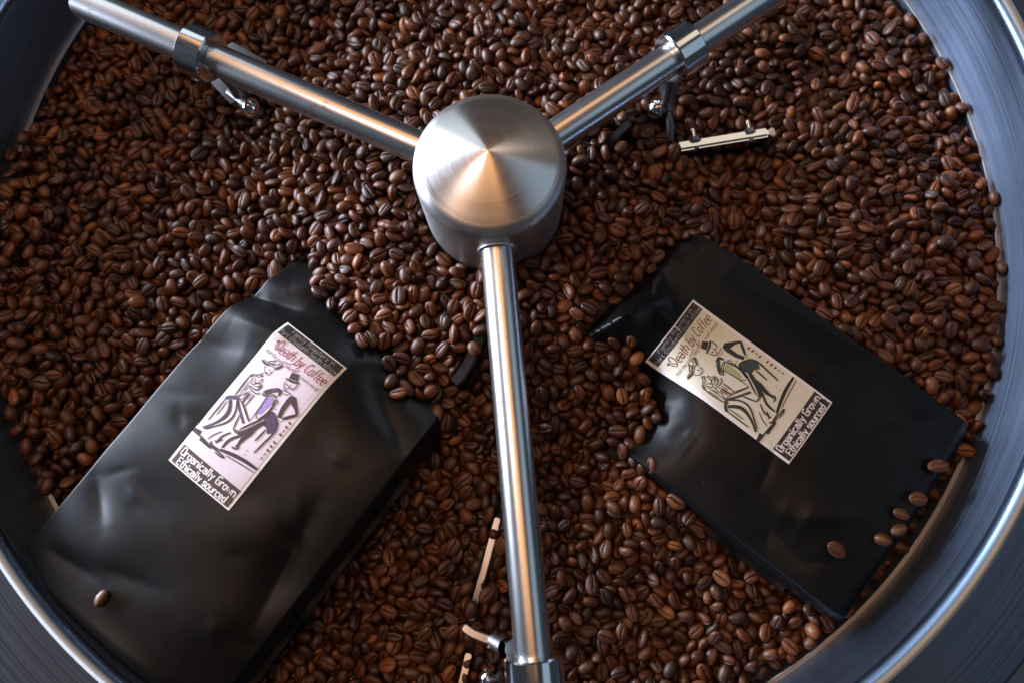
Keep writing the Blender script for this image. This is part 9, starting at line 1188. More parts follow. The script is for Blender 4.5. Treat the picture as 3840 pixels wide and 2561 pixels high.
7,11,523,-28,5,-1,4,19,449,-14,-1,-8,-25,29,-234,25,2,-3,-21,14,563,-18,0,5,-6,29,531,7,3,-31,-4,10,176,-6,-5,-2,28,3,151,-7,-4,0,20,46,31,13,-5,1,-13,17,485,7,0,-29,-5,11,18,38,-3,35,-12,12,-18,26,7,-2,11,3,181,28,
11,2,23,9,399,27,10,-1,31,7,-93,58,0,-33,-14,8,493,12,-1,-3,-35,1,381,-7,5,-34,-4,2,-700,-33,-5,-1,27,37,585,-7,-14,-2,-24,22,224,37,-3,-32,14,5,188,38,-8,7,27,3,-680,-35,1,4,-28,25,-681,-38,3,1,24,4,434,13,19,-8,
-22,7,29,59,4,-33,5,42,-590,-10,15,4,24,1,-724,-36,5,-1,9,5,-216,129,0,-2,-11,3,782,1,6,4,14,19,148,91,7,36,-2,26,-562,12,-4,-1,11,14,-702,-9,32,3,-2,20,-496,-7,-6,1,-32,13,629,7,8,-6,12,16,617,6,12,-1,28,23,-201,
115,9,-1,3,39,358,32,5,-1,-15,3,538,29,-3,1,-12,11,-373,-12,8,0,14,1,537,9,9,4,-34,29,-562,27,-11,-4,-21,3,-497,29,-5,1,27,11,-683,-3,-8,5,18,10,141,96,3,-6,7,33,-339,43,0,2,-20,21,543,15,-7,-2,17,2,37,88,33,1,3,24,
-790,-22,-17,-5,21,23,270,62,-1,-1,31,14,-416,-21,9,-4,-17,14,193,94,4,-2,16,9,10,68,-5,1,-2,8,-328,11,-8,33,-11,0,68,68,-16,5,17,30,173,70,-17,-1,-18,5,241,46,-3,-34,10,1,366,5,-4,9,23,3,-552,9,6,8,-19,5,-584,-4,7,
-2,30,6,-645,-14,11,-8,7,5,70,55,-9,29,7,3,-658,-26,-9,-12,-32,45,-625,-5,-10,10,32,3,243,4,0,-3,35,6,382,2,6,-2,31,18,564,-7,3,-6,33,3,-648,-6,9,-5,-6,8,538,-3,4,2,-18,19,596,10,-4,0,-24,6,223,12,0,3,-21,6,244,17,
10,1,3,3,318,37,10,-2,-23,2,174,22,-19,6,-23,46,58,7,-2,30,-10,54,234,-7,-1,2,9,66,-95,29,22,-6,21,1,542,-11,1,35,-13,9,-147,44,2,-4,-27,7,160,4,30,0,-23,15,-192,20,-6,4,25,11,419,-23,19,-1,-17,2,52,2,8,1,-35,5,
-103,41,-5,-1,27,5,194,-9,32,-1,15,4,-520,4,-6,34,-5,16,34,-5,2,3,6,25,-51,6,-15,2,-23,19,-42,23,19,1,-22,8,-113,14,6,-7,-26,11,-132,7,8,5,5],
(1,118): [-722,153,14,3,-3,2,9,-144,43,3,-9,31,24,169,-19,-5,33,9,36,465,-12,-1,8,-11,25,415,-41,31,-5,11,1,226,-13,-9,10,-6,3,-227,39,5,35,-14,9,323,-35,-15,-6,-23,5,305,-10,11,-4,25,29,386,-21,-9,-24,10,32,260,
-11,-26,-2,-10,45,-30,31,5,-10,2,16,520,13,2,0,-25,13,257,16,2,27,13,2,-166,38,-12,4,15,46,234,26,-36,1,9,10,526,-21,-13,-1,-18,13,155,6,9,-25,9,7,628,-15,8,2,15,5,215,1,-5,-27,0,5,431,9,6,-8,14,2,597,-25,-31,-2,-4,
69,-37,37,15,-29,-9,0,137,25,25,3,25,11,51,38,-1,1,-21,23,28,60,-1,2,17,5,16,86,12,0,-21,2,59,68,10,-11,-27,23,76,63,1,-32,-5,23,768,-11,-9,3,-13,13,-7,98,3,-6,-3,15,-729,2,-8,0,0,15,390,13,-1,10,24,8,420,21,7,6,23,
1,29,104,20,-3,-3,6,-739,-27,-3,-2,-16,5,639,-46,35,0,-11,24,525,27,1,-9,-30,12,194,99,4,1,25,13,463,8,-29,6,9,1,676,-18,-8,0,-23,3,-616,12,-15,-30,-3,14,751,-15,8,15,16,4,405,-1,-5,-1,24,11,-324,85,33,-1,-18,15,
-159,116,4,-3,25,3,-803,-3,8,6,30,7,-211,147,-13,-3,17,20,282,60,-3,-5,-23,6,-729,12,-16,30,-2,2,-795,14,-8,-1,24,8,207,78,5,2,-3,1,-118,111,-10,6,20,6,-606,14,12,-1,-21,13,-291,75,-9,-1,-11,1,-723,-22,3,32,-17,12,
583,-8,5,36,-6,27,-379,17,21,5,-26,26,269,64,23,0,-20,58,-758,-20,-34,-2,-11,1,631,0,-7,-11,23,13,769,-22,27,5,-16,28,-680,-13,4,1,-15,40,482,20,-30,-4,5,2,395,-2,-14,-33,-5,4,239,73,-2,-8,23,39,330,13,-20,-6,-16,1,
92,57,-4,1,29,2,680,-15,-6,0,1,4,546,3,-34,2,0,26,667,-19,-4,1,9,1,-574,-7,-24,-28,-2,7,150,29,-5,29,-17,1,219,61,10,1,-33,25,558,-13,5,-2,-11,9,410,14,-35,3,9,1,-682,-22,3,0,6,0,387,23,4,-5,-35,10,-731,-5,0,5,-8,0,
156,32,-19,4,18,15,471,-7,2,4,-13,14,634,-21,-22,1,24,19,305,21,-1,-2,1,4,623,-14,0,-27,17,11,-9,6,-4,-6,10,13,543,1,-34,-4,8,14,87,-27,4,-1,12,11,311,7,-5,1,-8,10,618,-35,7,1,27,16,308,1,2,-2,30,1,268,3,6,1,36,7,
29,19,-24,-6,-19,9,11,29,-5,-5,-4,10,564,-33,-6,-13,3,21,24,34,1,8,35,25,539,-39,-6,2,34,36,130,14,4,11,-10,45,106,-4,2,-31,-4,17,407,-33,5,-6,-36,5,397,-12,-11,2,-18,41,-61,11,-10,6,29,20,-314,2,28,-12,-11,48,132,
-33,33,-2,4,17,-189,2,-31,6,8,1,166,-24,17,-30,6,5,-169,15,0,-8,-16,33,-25,-13,-7,-1,-28],
(2,118): [-794,-117,0,16,2,8,15,52,54,34,6,4,11,39,3,21,8,3,7,-42,65,33,-6,-1,55,-106,48,6,0,-7,6,-409,14,34,-6,-7,2,353,-26,-35,-1,-5,8,128,-13,-7,3,-27,4,37,8,-2,28,3,10,-164,12,5,-2,-15,5,-28,3,3,-1,8,7,171,-18,
2,0,16,11,231,-36,-4,-1,-35,7,-62,37,11,1,14,12,93,10,4,30,-8,28,279,-17,-1,0,-2,2,81,19,29,-13,-7,0,524,-19,26,0,-1,3,151,34,0,1,24,21,-231,13,-5,-2,14,46,-76,25,-16,-1,0,25,315,-3,0,-26,-23,2,511,-7,34,8,-10,32,
566,-10,19,11,19,59,-133,7,28,-1,13,44,-21,42,31,2,-14,15,-96,42,-7,1,20,54,152,28,9,3,-32,14,-707,-39,-6,0,-24,1,296,11,15,-1,-35,10,72,61,4,26,-10,11,370,10,5,15,15,2,446,15,30,-9,-2,32,442,-12,7,0,-5,0,601,-30,7,
-5,29,4,-70,90,-7,9,-2,24,-759,5,4,-1,-33,4,418,6,0,2,33,23,582,-6,8,9,-22,30,-16,104,20,8,-4,1,548,14,11,-10,10,9,123,87,-13,-1,-16,11,-121,101,23,-12,-9,3,407,-21,-28,-2,-9,5,-225,82,1,-32,-18,11,386,5,1,24,18,7,
-584,-8,-5,-5,-4,11,801,-23,-4,33,0,6,-716,-2,2,-2,-14,11,-749,-30,4,35,-2,1,-461,9,-8,2,-28,2,-478,-7,25,3,-25,4,-291,71,10,-4,5,11,-680,-14,5,2,-20,2,-353,-9,35,-1,6,9,-410,-29,-6,-3,-35,18,424,18,6,0,12,1,-369,
14,-4,5,19,15,199,112,-1,2,1,5,-671,-12,2,0,31,8,177,84,-27,9,1,20,-533,37,7,-7,-11,5,189,69,33,11,3,13,-813,7,24,9,11,12,318,31,-4,2,-14,40,349,2,4,0,-9,7,314,30,-32,3,-2,9,-308,57,-1,-9,-29,14,502,14,-6,1,-4,4,
102,103,-3,-1,-28,11,-338,0,4,1,-19,10,-531,29,-11,8,22,3,-163,93,2,-34,-9,1,502,12,10,-5,10,18,210,96,4,-4,-20,9,85,106,-18,4,-16,4,464,14,-5,-29,5,5,537,-3,3,-1,-18,4,632,-2,-19,3,0,7,568,21,-2,2,23,6,145,104,-3,
28,-20,20,345,-13,-23,2,28,35,378,3,3,11,2,3,-7,44,-8,-33,5,36,-641,-32,7,1,-31,7,720,-9,9,5,22,12,195,48,35,0,2,0,691,-7,35,4,9,5,-636,-3,-17,-5,9,7,538,-3,-4,4,-20,19,187,-4,-16,-1,-17,5,-633,-26,-1,-29,17,37,227,
17,8,29,-14,28,612,-13,-8,1,-27,16,28,-30,-34,2,15,4,112,-21,5,3,15,5,343,21,6,-1,-12,0,678,-28,-25,-13,-6,8,410,-13,-28,-2,22,2,289,19,2,-35,-2,29,272,8,-11,5,20,12,213,-21,-35,2,-4,13,267,-29,0,-33,17,23,-128,12,
9,-12,-13,0,309,-10,2,-4,32,37,267,-24,18,2,20,7,-567,-37,31,-9,3,37,181,6,12,-2,-27,2,310,-17,-5,-32,13,28,-251,-6,2,1,-27,8,116,-17,-11,-8,2,6,132,-28,5,2,1,11,-199,30,10,12,-21,20,420,-29,-7,-8,-23,13,138,-20,
-32,4,1,7,-167,0,3,-1,-26,8,-335,23,-16,-4,24,24,-156,14,-6,-7,-10,7,-13,21,-5,-4,-36,25,20,1,20,-6,5,30,-89,-12,7,-1,-18],
(3,118): [-812,-53,19,-7,-6,8,18,-24,42,-4,0,-26,27,-261,36,30,-1,11,18,-94,29,-22,1,-31,37,250,-20,27,0,19,27,-97,28,-2,8,-17,9,448,-19,14,1,-24,11,403,-38,15,0,19,6,345,-31,16,-4,-8,18,405,-17,-6,-31,4,19,131,-15,
-2,-36,9,12,506,-35,-29,-5,19,35,235,4,11,2,-17,4,-294,22,-25,-5,-9,15,69,45,-3,2,32,3,219,20,0,-1,-10,20,599,-29,-2,-3,25,4,194,18,2,33,6,4,-93,28,-34,7,1,4,-38,43,-20,15,9,23,32,19,-4,-28,-3,21,627,0,3,-3,-6,29,
-89,25,1,-1,23,29,407,-4,4,-4,4,1,13,11,-3,0,26,9,-84,43,20,-7,-25,0,71,-5,-29,1,-14,2,66,16,3,-35,-1,30,570,-27,12,1,28,56,484,22,-2,-4,-34,20,226,40,4,-34,16,4,343,10,-9,15,-16,4,6,60,10,-1,-5,1,722,-14,-12,-5,
-29,36,216,53,-19,2,27,31,-625,-16,-16,3,-26,0,527,23,3,4,23,10,365,5,-2,1,-7,7,344,33,24,-11,13,13,47,71,8,2,-34,6,460,22,35,0,-4,1,189,83,-1,-1,20,1,-755,-12,5,-7,3,26,684,-20,19,-1,0,1,-763,-21,-5,0,13,8,169,69,
6,35,9,1,-785,4,-4,2,9,45,-415,2,4,3,-7,13,768,-21,-11,3,1,1,-106,92,-3,1,31,45,800,-24,29,2,17,9,-331,12,3,-3,22,1,-748,-4,13,-2,21,5,-545,30,-4,-4,26,0,-389,-18,0,-4,-10,27,811,-33,12,2,34,13,352,10,6,-5,-15,25,
-607,-10,-30,1,14,5,516,14,-5,10,21,27,-237,74,-35,-4,8,0,465,22,28,4,-9,5,158,82,18,0,7,2,-411,-2,8,-12,-3,9,-387,14,-11,15,11,9,346,31,3,-1,-2,27,205,91,17,-1,30,10,572,4,6,-31,-16,18,326,26,5,-3,21,11,457,21,-24,
7,14,7,-56,120,-35,3,13,25,-743,14,-2,-1,34,13,566,-16,3,0,-9,4,-100,91,0,-33,11,1,-718,10,25,-3,14,4,-761,-12,-25,2,9,12,366,-19,5,-2,7,9,-97,83,-3,33,16,12,-476,9,6,-1,29,12,282,40,-1,4,-2,57,327,17,5,-12,23,22,
-53,65,2,26,-22,10,-557,-9,-9,1,17,6,65,0,31,5,1,1,-16,38,4,5,-17,5,30,48,-8,4,-11,35,-569,-35,35,0,-13,16,65,3,-2,-7,15,1,370,0,4,4,-26,14,-33,2,5,5,-5,19,386,13,16,23,-6,5,-83,30,-2,9,-18,15,426,5,-6,4,25,30,-137,
11,-16,-14,15,19,147,-5,10,0,11,14,120,23,3,-1,10,25,-586,-34,7,-10,-7,20,398,-16,24,3,-3,24,382,-16,-4,5,-25,63,242,-10,-11,11,4,35,-409,-21,5,-4,-14,34,-228,-8,1,35,13],
(4,118): [-772,131,5,28,4,-19,17,112,48,28,-2,1,5,-261,32,-7,-10,14,1,303,-19,8,0,-23,29,-368,8,16,-1,24,11,-306,9,-36,-2,10,26,-10,2,0,3,6,13,371,-38,6,-1,-27,21,14,13,33,-2,-13,17,242,-4,14,-28,-7,12,-354,2,35,3,
-8,10,442,-12,16,-25,11,19,66,43,-9,-9,-23,4,-148,39,7,8,-35,12,325,-33,1,-8,-16,9,384,-39,-6,1,16,3,246,-7,-21,-3,21,17,-129,18,28,1,6,15,245,-18,2,-1,5,73,469,-19,-7,10,-29,2,384,-16,5,-3,1,1,97,25,-1,0,-5,14,123,
-4,6,4,-29,7,203,8,-18,2,-2,8,184,19,20,0,-3,1,532,8,-7,-2,-26,6,-116,52,25,2,25,14,-42,12,3,31,10,3,703,-9,-17,7,6,18,31,18,4,4,27,10,374,21,30,0,-17,52,359,-10,9,1,9,7,337,14,13,-9,-20,7,14,38,-7,-4,-35,1,666,-18,
4,1,3,25,329,-20,6,2,-2,11,733,1,4,2,-25,11,567,-21,15,5,-14,9,448,6,11,4,-34,1,299,17,-12,6,29,15,519,4,-4,5,18,2,-50,79,12,5,-24,0,657,-15,-4,35,15,12,479,7,14,7,-11,10,331,3,-2,-3,-13,0,633,-10,30,-4,-9,18,-571,
1,17,3,25,0,175,103,-12,1,-17,24,531,6,-4,4,0,19,750,-13,-34,-4,-11,10,503,19,6,2,30,26,-166,112,1,-4,29,17,-185,110,4,1,21,16,217,77,-3,-34,14,23,495,4,-5,-1,-12,9,-742,-29,-30,1,-22,1,-462,1,-30,3,0,1,-330,34,-3,
-3,-8,3,625,7,3,-31,9,4,-447,4,1,-4,7,4,-437,-22,29,-4,19,5,563,9,6,5,-4,2,644,10,7,-9,11,4,315,81,0,1,21,20,566,7,-4,1,-35,4,552,14,-7,-13,20,16,212,67,7,-1,26,13,-581,6,21,5,-20,4,-135,124,-10,0,17,14,437,10,-7,2,
-14,9,-607,24,-6,7,20,3,171,68,8,-1,-29,7,-523,28,-6,0,4,3,-97,99,-7,-1,-24,2,-490,28,10,11,-32,22,-130,101,8,-3,30,2,158,118,-1,-1,-10,9,627,-22,9,-1,-26,8,703,-9,-25,-11,-14,6,438,13,-3,9,17,18,-404,-10,-1,2,33,
15,532,17,18,28,6,15,-766,-23,-6,2,-14,10,-264,56,34,3,0,11,50,107,-16,9,0,16,707,-14,-10,-1,-32,9,774,-9,1,5,-23,8,484,-8,1,0,-3,12,-716,11,-4,-5,-20,3,-431,42,10,-6,-10,13,220,44,-23,1,-29,26,86,46,8,3,10,4,-707,
-3,-17,5,19,23,419,9,-2,35,-1,4,-499,-16,33,0,-10,17,-723,16,0,36,-6,14,687,-33,-13,-26,-5,20,289,-8,1,-1,17,9,163,28,9,-3,14,10,-626,-24,-1,28,-20,8,-54,-5,17,6,-24,3,408,-15,-27,1,22,19,650,-8,3,0,22,50,-607,-16,
-36,3,-4,0,634,-31,3,7,9,4,171,-8,5,27,-5,3,-110,4,-2,-1,5,28,27,35,-9,-6,-7,19,383,-27,1,2,7,14,298,11,8,0,9,5,452,11,-3,2,-22,15,367,-39,-5,-1,9,5,-155,7,8,-13,9,76,519,-8,11,-5,30,78,364,-30,-5,11,-31,32,33,-1,6,
0,27,36,-70,9,-29,0,5,11,72,-1,21,4,-11],
(5,118): [-788,135,8,28,1,-20,6,-143,63,0,4,-9,2,-109,36,4,-4,4,25,135,35,-1,1,0,8,28,6,-2,-34,-11,13,180,-5,-22,-6,3,1,-149,35,31,2,-16,53,382,-21,3,-26,-5,21,22,37,-1,-8,-20,17,-351,22,29,4,-17,9,493,-38,6,-3,32,
29,260,-11,20,-27,-6,2,-230,32,10,4,-16,3,-89,42,-4,-7,35,1,-185,6,-7,-1,5,9,423,-39,-6,4,-26,1,25,38,-2,12,-12,2,226,-27,4,-15,-4,32,10,26,-7,1,-25,2,-93,43,17,0,-25,10,121,21,36,-6,5,20,189,9,-10,-5,2,8,12,40,9,0,
-21,3,-108,34,-14,0,-23,28,-24,48,4,-3,15,8,648,-10,-9,2,-28,11,53,31,-14,10,26,17,241,26,-1,-7,15,2,-128,14,-33,3,-8,3,383,18,3,0,0,0,447,-3,23,-3,25,7,677,-19,0,-4,-8,4,-175,42,-4,-5,-28,13,127,14,-11,4,31,35,43,
45,15,-7,-13,16,284,-20,5,32,-12,4,74,45,-16,1,5,18,288,17,-15,-1,7,6,66,50,-4,3,3,5,339,-3,4,-10,5,8,639,-16,-3,2,-31,5,427,23,-12,-4,11,6,-703,-14,-5,-3,-14,0,204,38,13,2,-13,15,161,49,-14,7,8,19,114,55,-35,0,12,
1,55,42,-5,0,-11,0,203,61,19,-4,11,15,-71,66,0,-3,26,0,155,59,1,-5,-27,14,-103,95,11,-9,-6,4,462,5,9,36,5,18,463,2,-15,5,20,42,-623,-12,-3,-4,-26,3,-129,100,22,7,-10,17,204,83,-3,-7,35,27,336,55,15,-1,30,13,-289,
126,0,0,26,11,150,86,5,1,14,15,-620,-11,-8,-4,6,7,546,27,-5,1,17,7,780,-22,7,-28,8,17,575,23,-2,2,-9,4,351,7,-7,2,-10,2,176,79,31,0,19,0,355,31,-8,0,4,3,318,26,-2,-33,-15,28,-778,-33,31,0,-22,19,380,14,-34,6,7,20,
-758,6,-4,2,-33,24,-352,47,-1,6,-19,26,702,10,1,33,14,18,414,29,-5,-3,33,33,-459,-11,14,-4,29,9,187,70,-33,-2,13,10,718,-7,1,-34,14,18,467,23,22,8,5,2,-219,100,-11,-6,-22,69,-490,16,8,13,-20,0,365,5,-6,-3,-15,4,141,
89,-1,-20,23,7,-443,7,4,1,17,21,-750,12,-35,2,6,5,341,-17,-35,-1,-8,15,-465,40,3,0,11,4,214,30,6,12,-31,15,718,-6,35,-7,-3,6,195,34,31,-1,4,18,-23,40,1,-5,-29,39,673,-12,24,-10,-8,9,158,-4,4,33,12,15,101,-2,-14,-7,
24,0,389,-10,-32,0,-20,31,393,18,-7,5,-24,30,-626,-35,5,-6,-32,32,90,5,30,-15,-6,7,-8,4,6,-4,-3,3,528,-20,2,-5,1,23,-635,-19,29,9,13,0,327,-6,-31,2,6,29,228,-9,-4,-35,0,8,560,-32,-3,-9,-12,4,91,14,-12,32,5,15,504,
-37,-6,2,5,9,-20,31,3,34,-4,12,252,-16,-15,14,13,35,172,-21,-5,0,27,2,-168,-2,2,36,14,12,154,2,-10,35,-6,13,-138,15,12,23,-16,37,-81,20,-31,9,10,23,93,-19,-5,6,23,10,-147,24,10,-4,2,71,-54,-9,5,-4,-22],
(0,122): [-646,403,-45,-29,-1,-15,29,397,-15,15,6,27,52,425,-38,-7,-1,8,13,-341,-1,-7,7,-8,37,-210,20,4,35,4,2,-50,19,6,35,5,13,-147,48,10,-2,-3,22,317,-11,-4,3,26,8,12,41,8,5,-22,15,622,-35,30,1,0,69,69,37,-2,3,-2,
81,259,19,-4,-5,-36,0,305,27,-2,1,7,67,-694,-21,-18,-3,3,10,-680,-20,-5,-4,33,12,-109,90,-9,3,31,3,721,-26,5,2,-5,37,-105,106,-1,-32,8,6,-29,103,-10,-7,-4,13,-728,-10,36,0,-8,7,775,7,-1,4,-19,8,450,-4,-19,2,-10,4,
-226,104,9,0,-30,4,734,-9,14,3,12,5,136,116,2,-2,-27,75,-257,107,18,1,12,2,648,-6,33,2,-10,6,-555,39,0,-13,2,2,177,114,-35,0,-12,14,457,13,-11,-10,-10,28,-584,24,27,-2,-16,14,157,88,-17,3,-11,12,-213,94,1,33,4,0,
429,5,10,4,3,6,-408,0,9,4,-13,15,156,78,11,14,28,4,-151,126,22,2,6,53,577,17,-2,-34,16,13,335,2,7,2,4,16,-325,35,9,5,-10,3,648,-9,-7,-29,16,17,-80,102,20,-2,19,55,93,82,1,29,-12,28,311,29,-5,6,-32,36,32,52,7,7,-3,
38,-698,8,0,-4,24,24,-605,-3,-26,-13,8,34,44,22,1,10,6,29,462,-23,-21,-1,31,40,542,-13,-9,-1,-23,42,322,8,-35,-2,9,24,609,-39,7,-1,31,11,474,-13,-4,-9,-32,0,483,-38,5,1,4,48,367,-39,-7,0,15,4,526,-18,-6,-1,-1,69,
320,-25,-27,2,15,41,14,-10,29,2,21,31,389,-34,-1,5,22],
(1,122): [-802,-44,3,4,0,-20,42,-284,31,13,-4,16,3,-17,35,1,2,-1,22,-28,-7,-7,-5,32,31,150,-8,-9,-5,-15,1,70,-10,4,28,17,11,158,11,2,-4,-7,40,72,-2,-4,3,-16,5,274,-17,10,-8,-5,16,150,-22,33,2,6,37,536,-22,-13,-6,30,
160,21,29,-10,-10,17,74,120,41,29,9,-5,107,398,27,-2,0,-31,43,94,85,32,-9,2,31,428,-8,-6,-1,-11,1,-769,7,10,36,-1,17,423,-9,-31,7,12,39,704,-19,-14,29,-7,50,679,-12,20,-2,-3,21,426,4,-19,7,-15,12,332,49,5,10,7,42,
-143,117,9,2,20,5,-173,133,17,9,-8,2,-347,22,-26,-2,-12,18,-266,61,12,-2,2,11,381,44,3,-2,31,37,583,36,6,6,14,41,-43,91,7,-2,27,59,577,14,8,1,-11,31,-536,6,8,-31,10,20,732,-1,14,33,-2,19,39,76,22,4,-3,66,630,-10,
-15,-21,-5,97,-79,18,14,-5,34,58,-120,40,7,-8,-25,10,-89,10,3,-1,-31,8,567,-16,24,-7,9,4,296,11,17,-1,-35,29,11,13,3,32,4,76,-7,27,5,4,-13,105,264,-2,-2,-3,-13,48,-73,4,10,7,18],
(2,122): [-696,88,-10,18,0,-33,32,31,-2,8,-1,-18,76,-92,12,0,0,31,34,281,-37,-2,0,-11,2,-321,13,25,1,11,131,192,-18,2,-27,10,9,35,37,-4,-4,-27,104,570,1,-4,-29,-12,9,648,-19,0,31,1,26,-747,-24,6,-31,15,35,758,-30,
-12,-4,-25,46,-25,88,-9,6,19,51,768,-15,3,-1,-15,8,652,-6,31,0,-11,19,-204,109,-5,-10,15,31,369,18,-5,-5,10,85,-608,-3,-29,-1,-15,29,352,5,-3,33,-13,91,180,98,-2,-1,-27,45,-411,-3,15,3,-23,12,613,9,-1,1,-10,3,-601,
14,17,-21,-8,74,-678,-10,1,1,28,6,21,72,7,0,29,86,-563,-30,7,0,-18,28,-658,-25,-6,4,9,25,641,-40,30,3,4,5,412,10,-11,4,-24,12,470,-8,4,-3,-24,27,-643,-45,31,1,0,0,159,3,-32,-8,10,143,489,-11,-5,7,-8,29,-121,42,-10,
-3,-5,21,-194,22,10,-4,25,24,298,-4,1,-1,22,43,60,10,7,-4,23,11,320,4,-2,-4,-28,5,266,-36,-21,-5,-20],
(3,122): [-811,17,11,27,-5,-13,30,-44,10,8,-31,0,25,141,-1,7,8,-31,84,-334,40,-4,-7,-31,8,397,-7,4,6,-24,3,-410,0,-5,0,10,208,147,18,8,5,-20,35,-30,12,28,3,10,67,503,-8,4,30,10,137,659,-4,21,4,16,15,-649,-37,4,2,34,
21,269,57,1,4,-23,3,-640,-37,-4,-2,-3,30,521,-5,4,-1,11,19,-139,114,36,3,2,7,513,24,-4,-2,20,34,-295,89,10,-1,-20,9,483,18,-3,1,-21,28,359,19,2,-12,2,9,-562,17,-4,3,13,34,-474,33,-21,5,-23,49,-113,116,28,0,-12,3,
-298,62,-8,-4,-25,8,-756,9,-2,7,23,38,506,40,35,0,2,5,-295,35,4,3,-23,56,259,46,-5,-5,-21,6,628,28,7,3,-23,39,73,85,16,-7,-19,38,-492,7,-6,2,-9,38,-57,72,3,26,-15,56,322,15,-1,3,0,28,-702,-32,-2,-35,6,60,-685,-35,5,
-1,-23,40,-99,26,1,1,19,4,154,-13,8,-1,-1,74,523,-32,13,-10,7,91,-227,21,-14,-4,18,7,251,-6,11,-7,30,37,-439,-3,7,-6,31,10,39,13,4,-5,1,6,261,-19,-3,2,-10,13,324,-20,8,1,-30,21,291,-25,3,-7,4],
(4,122): [-775,-13,20,-1,3,9,62,-271,34,1,0,4,88,-67,36,-17,-1,5,54,441,12,-8,5,15,49,327,3,31,-3,6,18,541,-21,16,1,-11,29,-108,51,-1,-9,28,135,421,1,-4,35,-14,9,361,20,-16,-2,13,48,316,22,-9,9,-29,1,651,10,-11,5,
13,8,700,0,1,-1,22,15,-759,-23,-30,-4,-17,4,349,0,-31,-1,1,26,564,-7,10,-4,22,42,152,68,6,3,36,1,-543,-6,9,12,32,27,708,0,0,1,-8,5,341,37,0,-5,20,16,587,-5,-22,0,-22,44,117,108,4,36,5,12,426,-6,28,4,-19,16,-720,0,
-14,-28,9,84,171,71,-5,1,14,44,343,37,-6,2,16,3,-525,-2,7,-35,-11,2,-354,42,3,-5,32,9,-811,9,12,35,2,1,477,9,8,0,0,38,-522,9,-13,14,17,69,552,17,15,-8,-9,31,-7,64,-32,-4,16,0,409,10,-1,-5,33,47,560,-15,17,0,11,40,
177,41,8,-4,-19,16,-546,-29,7,1,10,13,130,26,10,-34,7,140,-73,25,-8,1,-12,38,592,-31,-24,14,-11,4,153,13,3,-31,-10,31,402,-34,-8,8,-35,19,170,-10,5,5,14,118,-14,26,15,1,-34,47,236,-11,0,-6,-17],
(5,122): [-750,-8,17,9,1,-7,67,232,3,1,32,-8,62,446,-31,-12,12,-14,21,-393,3,3,-4,-17,4,464,-11,-2,-33,5,46,227,-16,-2,24,-18,9,-169,27,4,4,22,18,-290,22,1,2,-13,25,596,-14,-2,6,3,9,328,8,16,-3,9,21,514,-6,-30,-2,
-21,1,85,7,4,0,-8,112,304,-15,-6,2,-10,14,32,34,-6,5,-26,17,404,2,3,2,-16,16,252,-8,4,-1,10,6,431,30,-14,1,23,66,148,57,14,1,23,35,271,57,3,0,22,40,232,62,-8,4,17,6,19,112,18,-13,16,16,620,-32,-5,2,14,37,-547,-2,6,
1,-34,12,279,53,9,-5,-19,73,-711,3,-13,-5,15,56,-596,22,-5,7,-7,7,573,7,-6,13,-2,24,642,24,4,-1,34,24,-805,-17,18,1,2,40,429,14,-22,30,2,30,359,0,-30,-7,-16,44,-17,96,-1,-17,20,26,-638,-28,5,2,-35,9,417,18,-21,3,22,
26,-726,-3,10,-2,-8,5,465,-2,-5,-4,-30,55,195,34,-6,-2,-14,14,368,0,5,-1,16,12,-40,10,16,0,-21,84,196,10,-32,1,14,145,13,9,-6,0,15,59,28,13,-3,3,-15,41,303,-13,7,4,-32,20,34,-7,29,3,-2],
(0,126): [-771,153,-8,8,1,-20,39,287,-32,-7,9,-19,12,-203,21,5,1,-8,7,364,-38,-7,0,35,96,-325,9,2,31,19,47,-91,47,0,8,-27,43,440,-41,-3,34,0,29,-116,54,-2,9,30,104,493,-13,-9,-1,14,18,50,14,1,34,-9,10,310,13,6,6,18,
24,188,18,-3,4,-27,133,-737,-17,-3,9,12,110,-281,85,24,-4,-19,161,606,23,-4,-33,16,80,-755,-1,-17,-25,2,98,247,74,8,-4,-14,61,230,24,21,-7,6,20,545,-30,10,-3,-31,21,6,9,12,-1,5,39,651,-17,1,0,-35,323,172,-12,5,4,1,
4,-130,3,29,8,-1],
(1,126): [-783,-64,-1,1,-3,17,139,428,-27,33,-2,-17,114,525,2,-13,-7,4,3,-165,25,30,0,-13,54,-190,26,7,3,-4,36,-72,41,-10,-5,13,71,597,-30,13,-6,0,74,466,20,-6,-1,17,34,-626,-35,5,1,-12,59,786,-23,-13,-1,2,12,370,
18,-8,-8,-10,56,352,47,3,2,22,26,48,108,7,-2,14,25,566,-3,2,-36,-8,36,586,5,-7,-1,17,7,378,12,2,36,-9,12,171,87,-9,4,29,4,-373,-12,-2,-3,-3,53,698,-6,9,3,32,91,746,-12,-5,4,23,6,790,-24,-1,-4,13,22,-413,4,-19,-14,
11,13,-723,-16,4,1,-32,47,567,7,4,-3,-12,36,189,62,-19,0,17,28,622,-20,28,3,-20,94,118,21,26,-10,-1,160,-85,14,-3,2,15,40,-106,30,14,10,25,57,-109,1,-31,-2,-10,35,-70,8,-3,-1,-2,30,-170,2,-34,-5,-9,19,-211,1,-6,3,7],
(2,126): [-741,-279,42,25,-5,7,11,-225,21,-7,0,-21,61,288,-36,-5,3,27,2,447,-36,6,2,-26,67,10,21,-3,0,-21,3,230,-2,3,-7,11,18,485,-9,-10,-3,-15,7,-131,41,5,-5,-36,12,577,-8,15,-27,1,241,288,2,-6,11,1,5,544,6,2,-1,
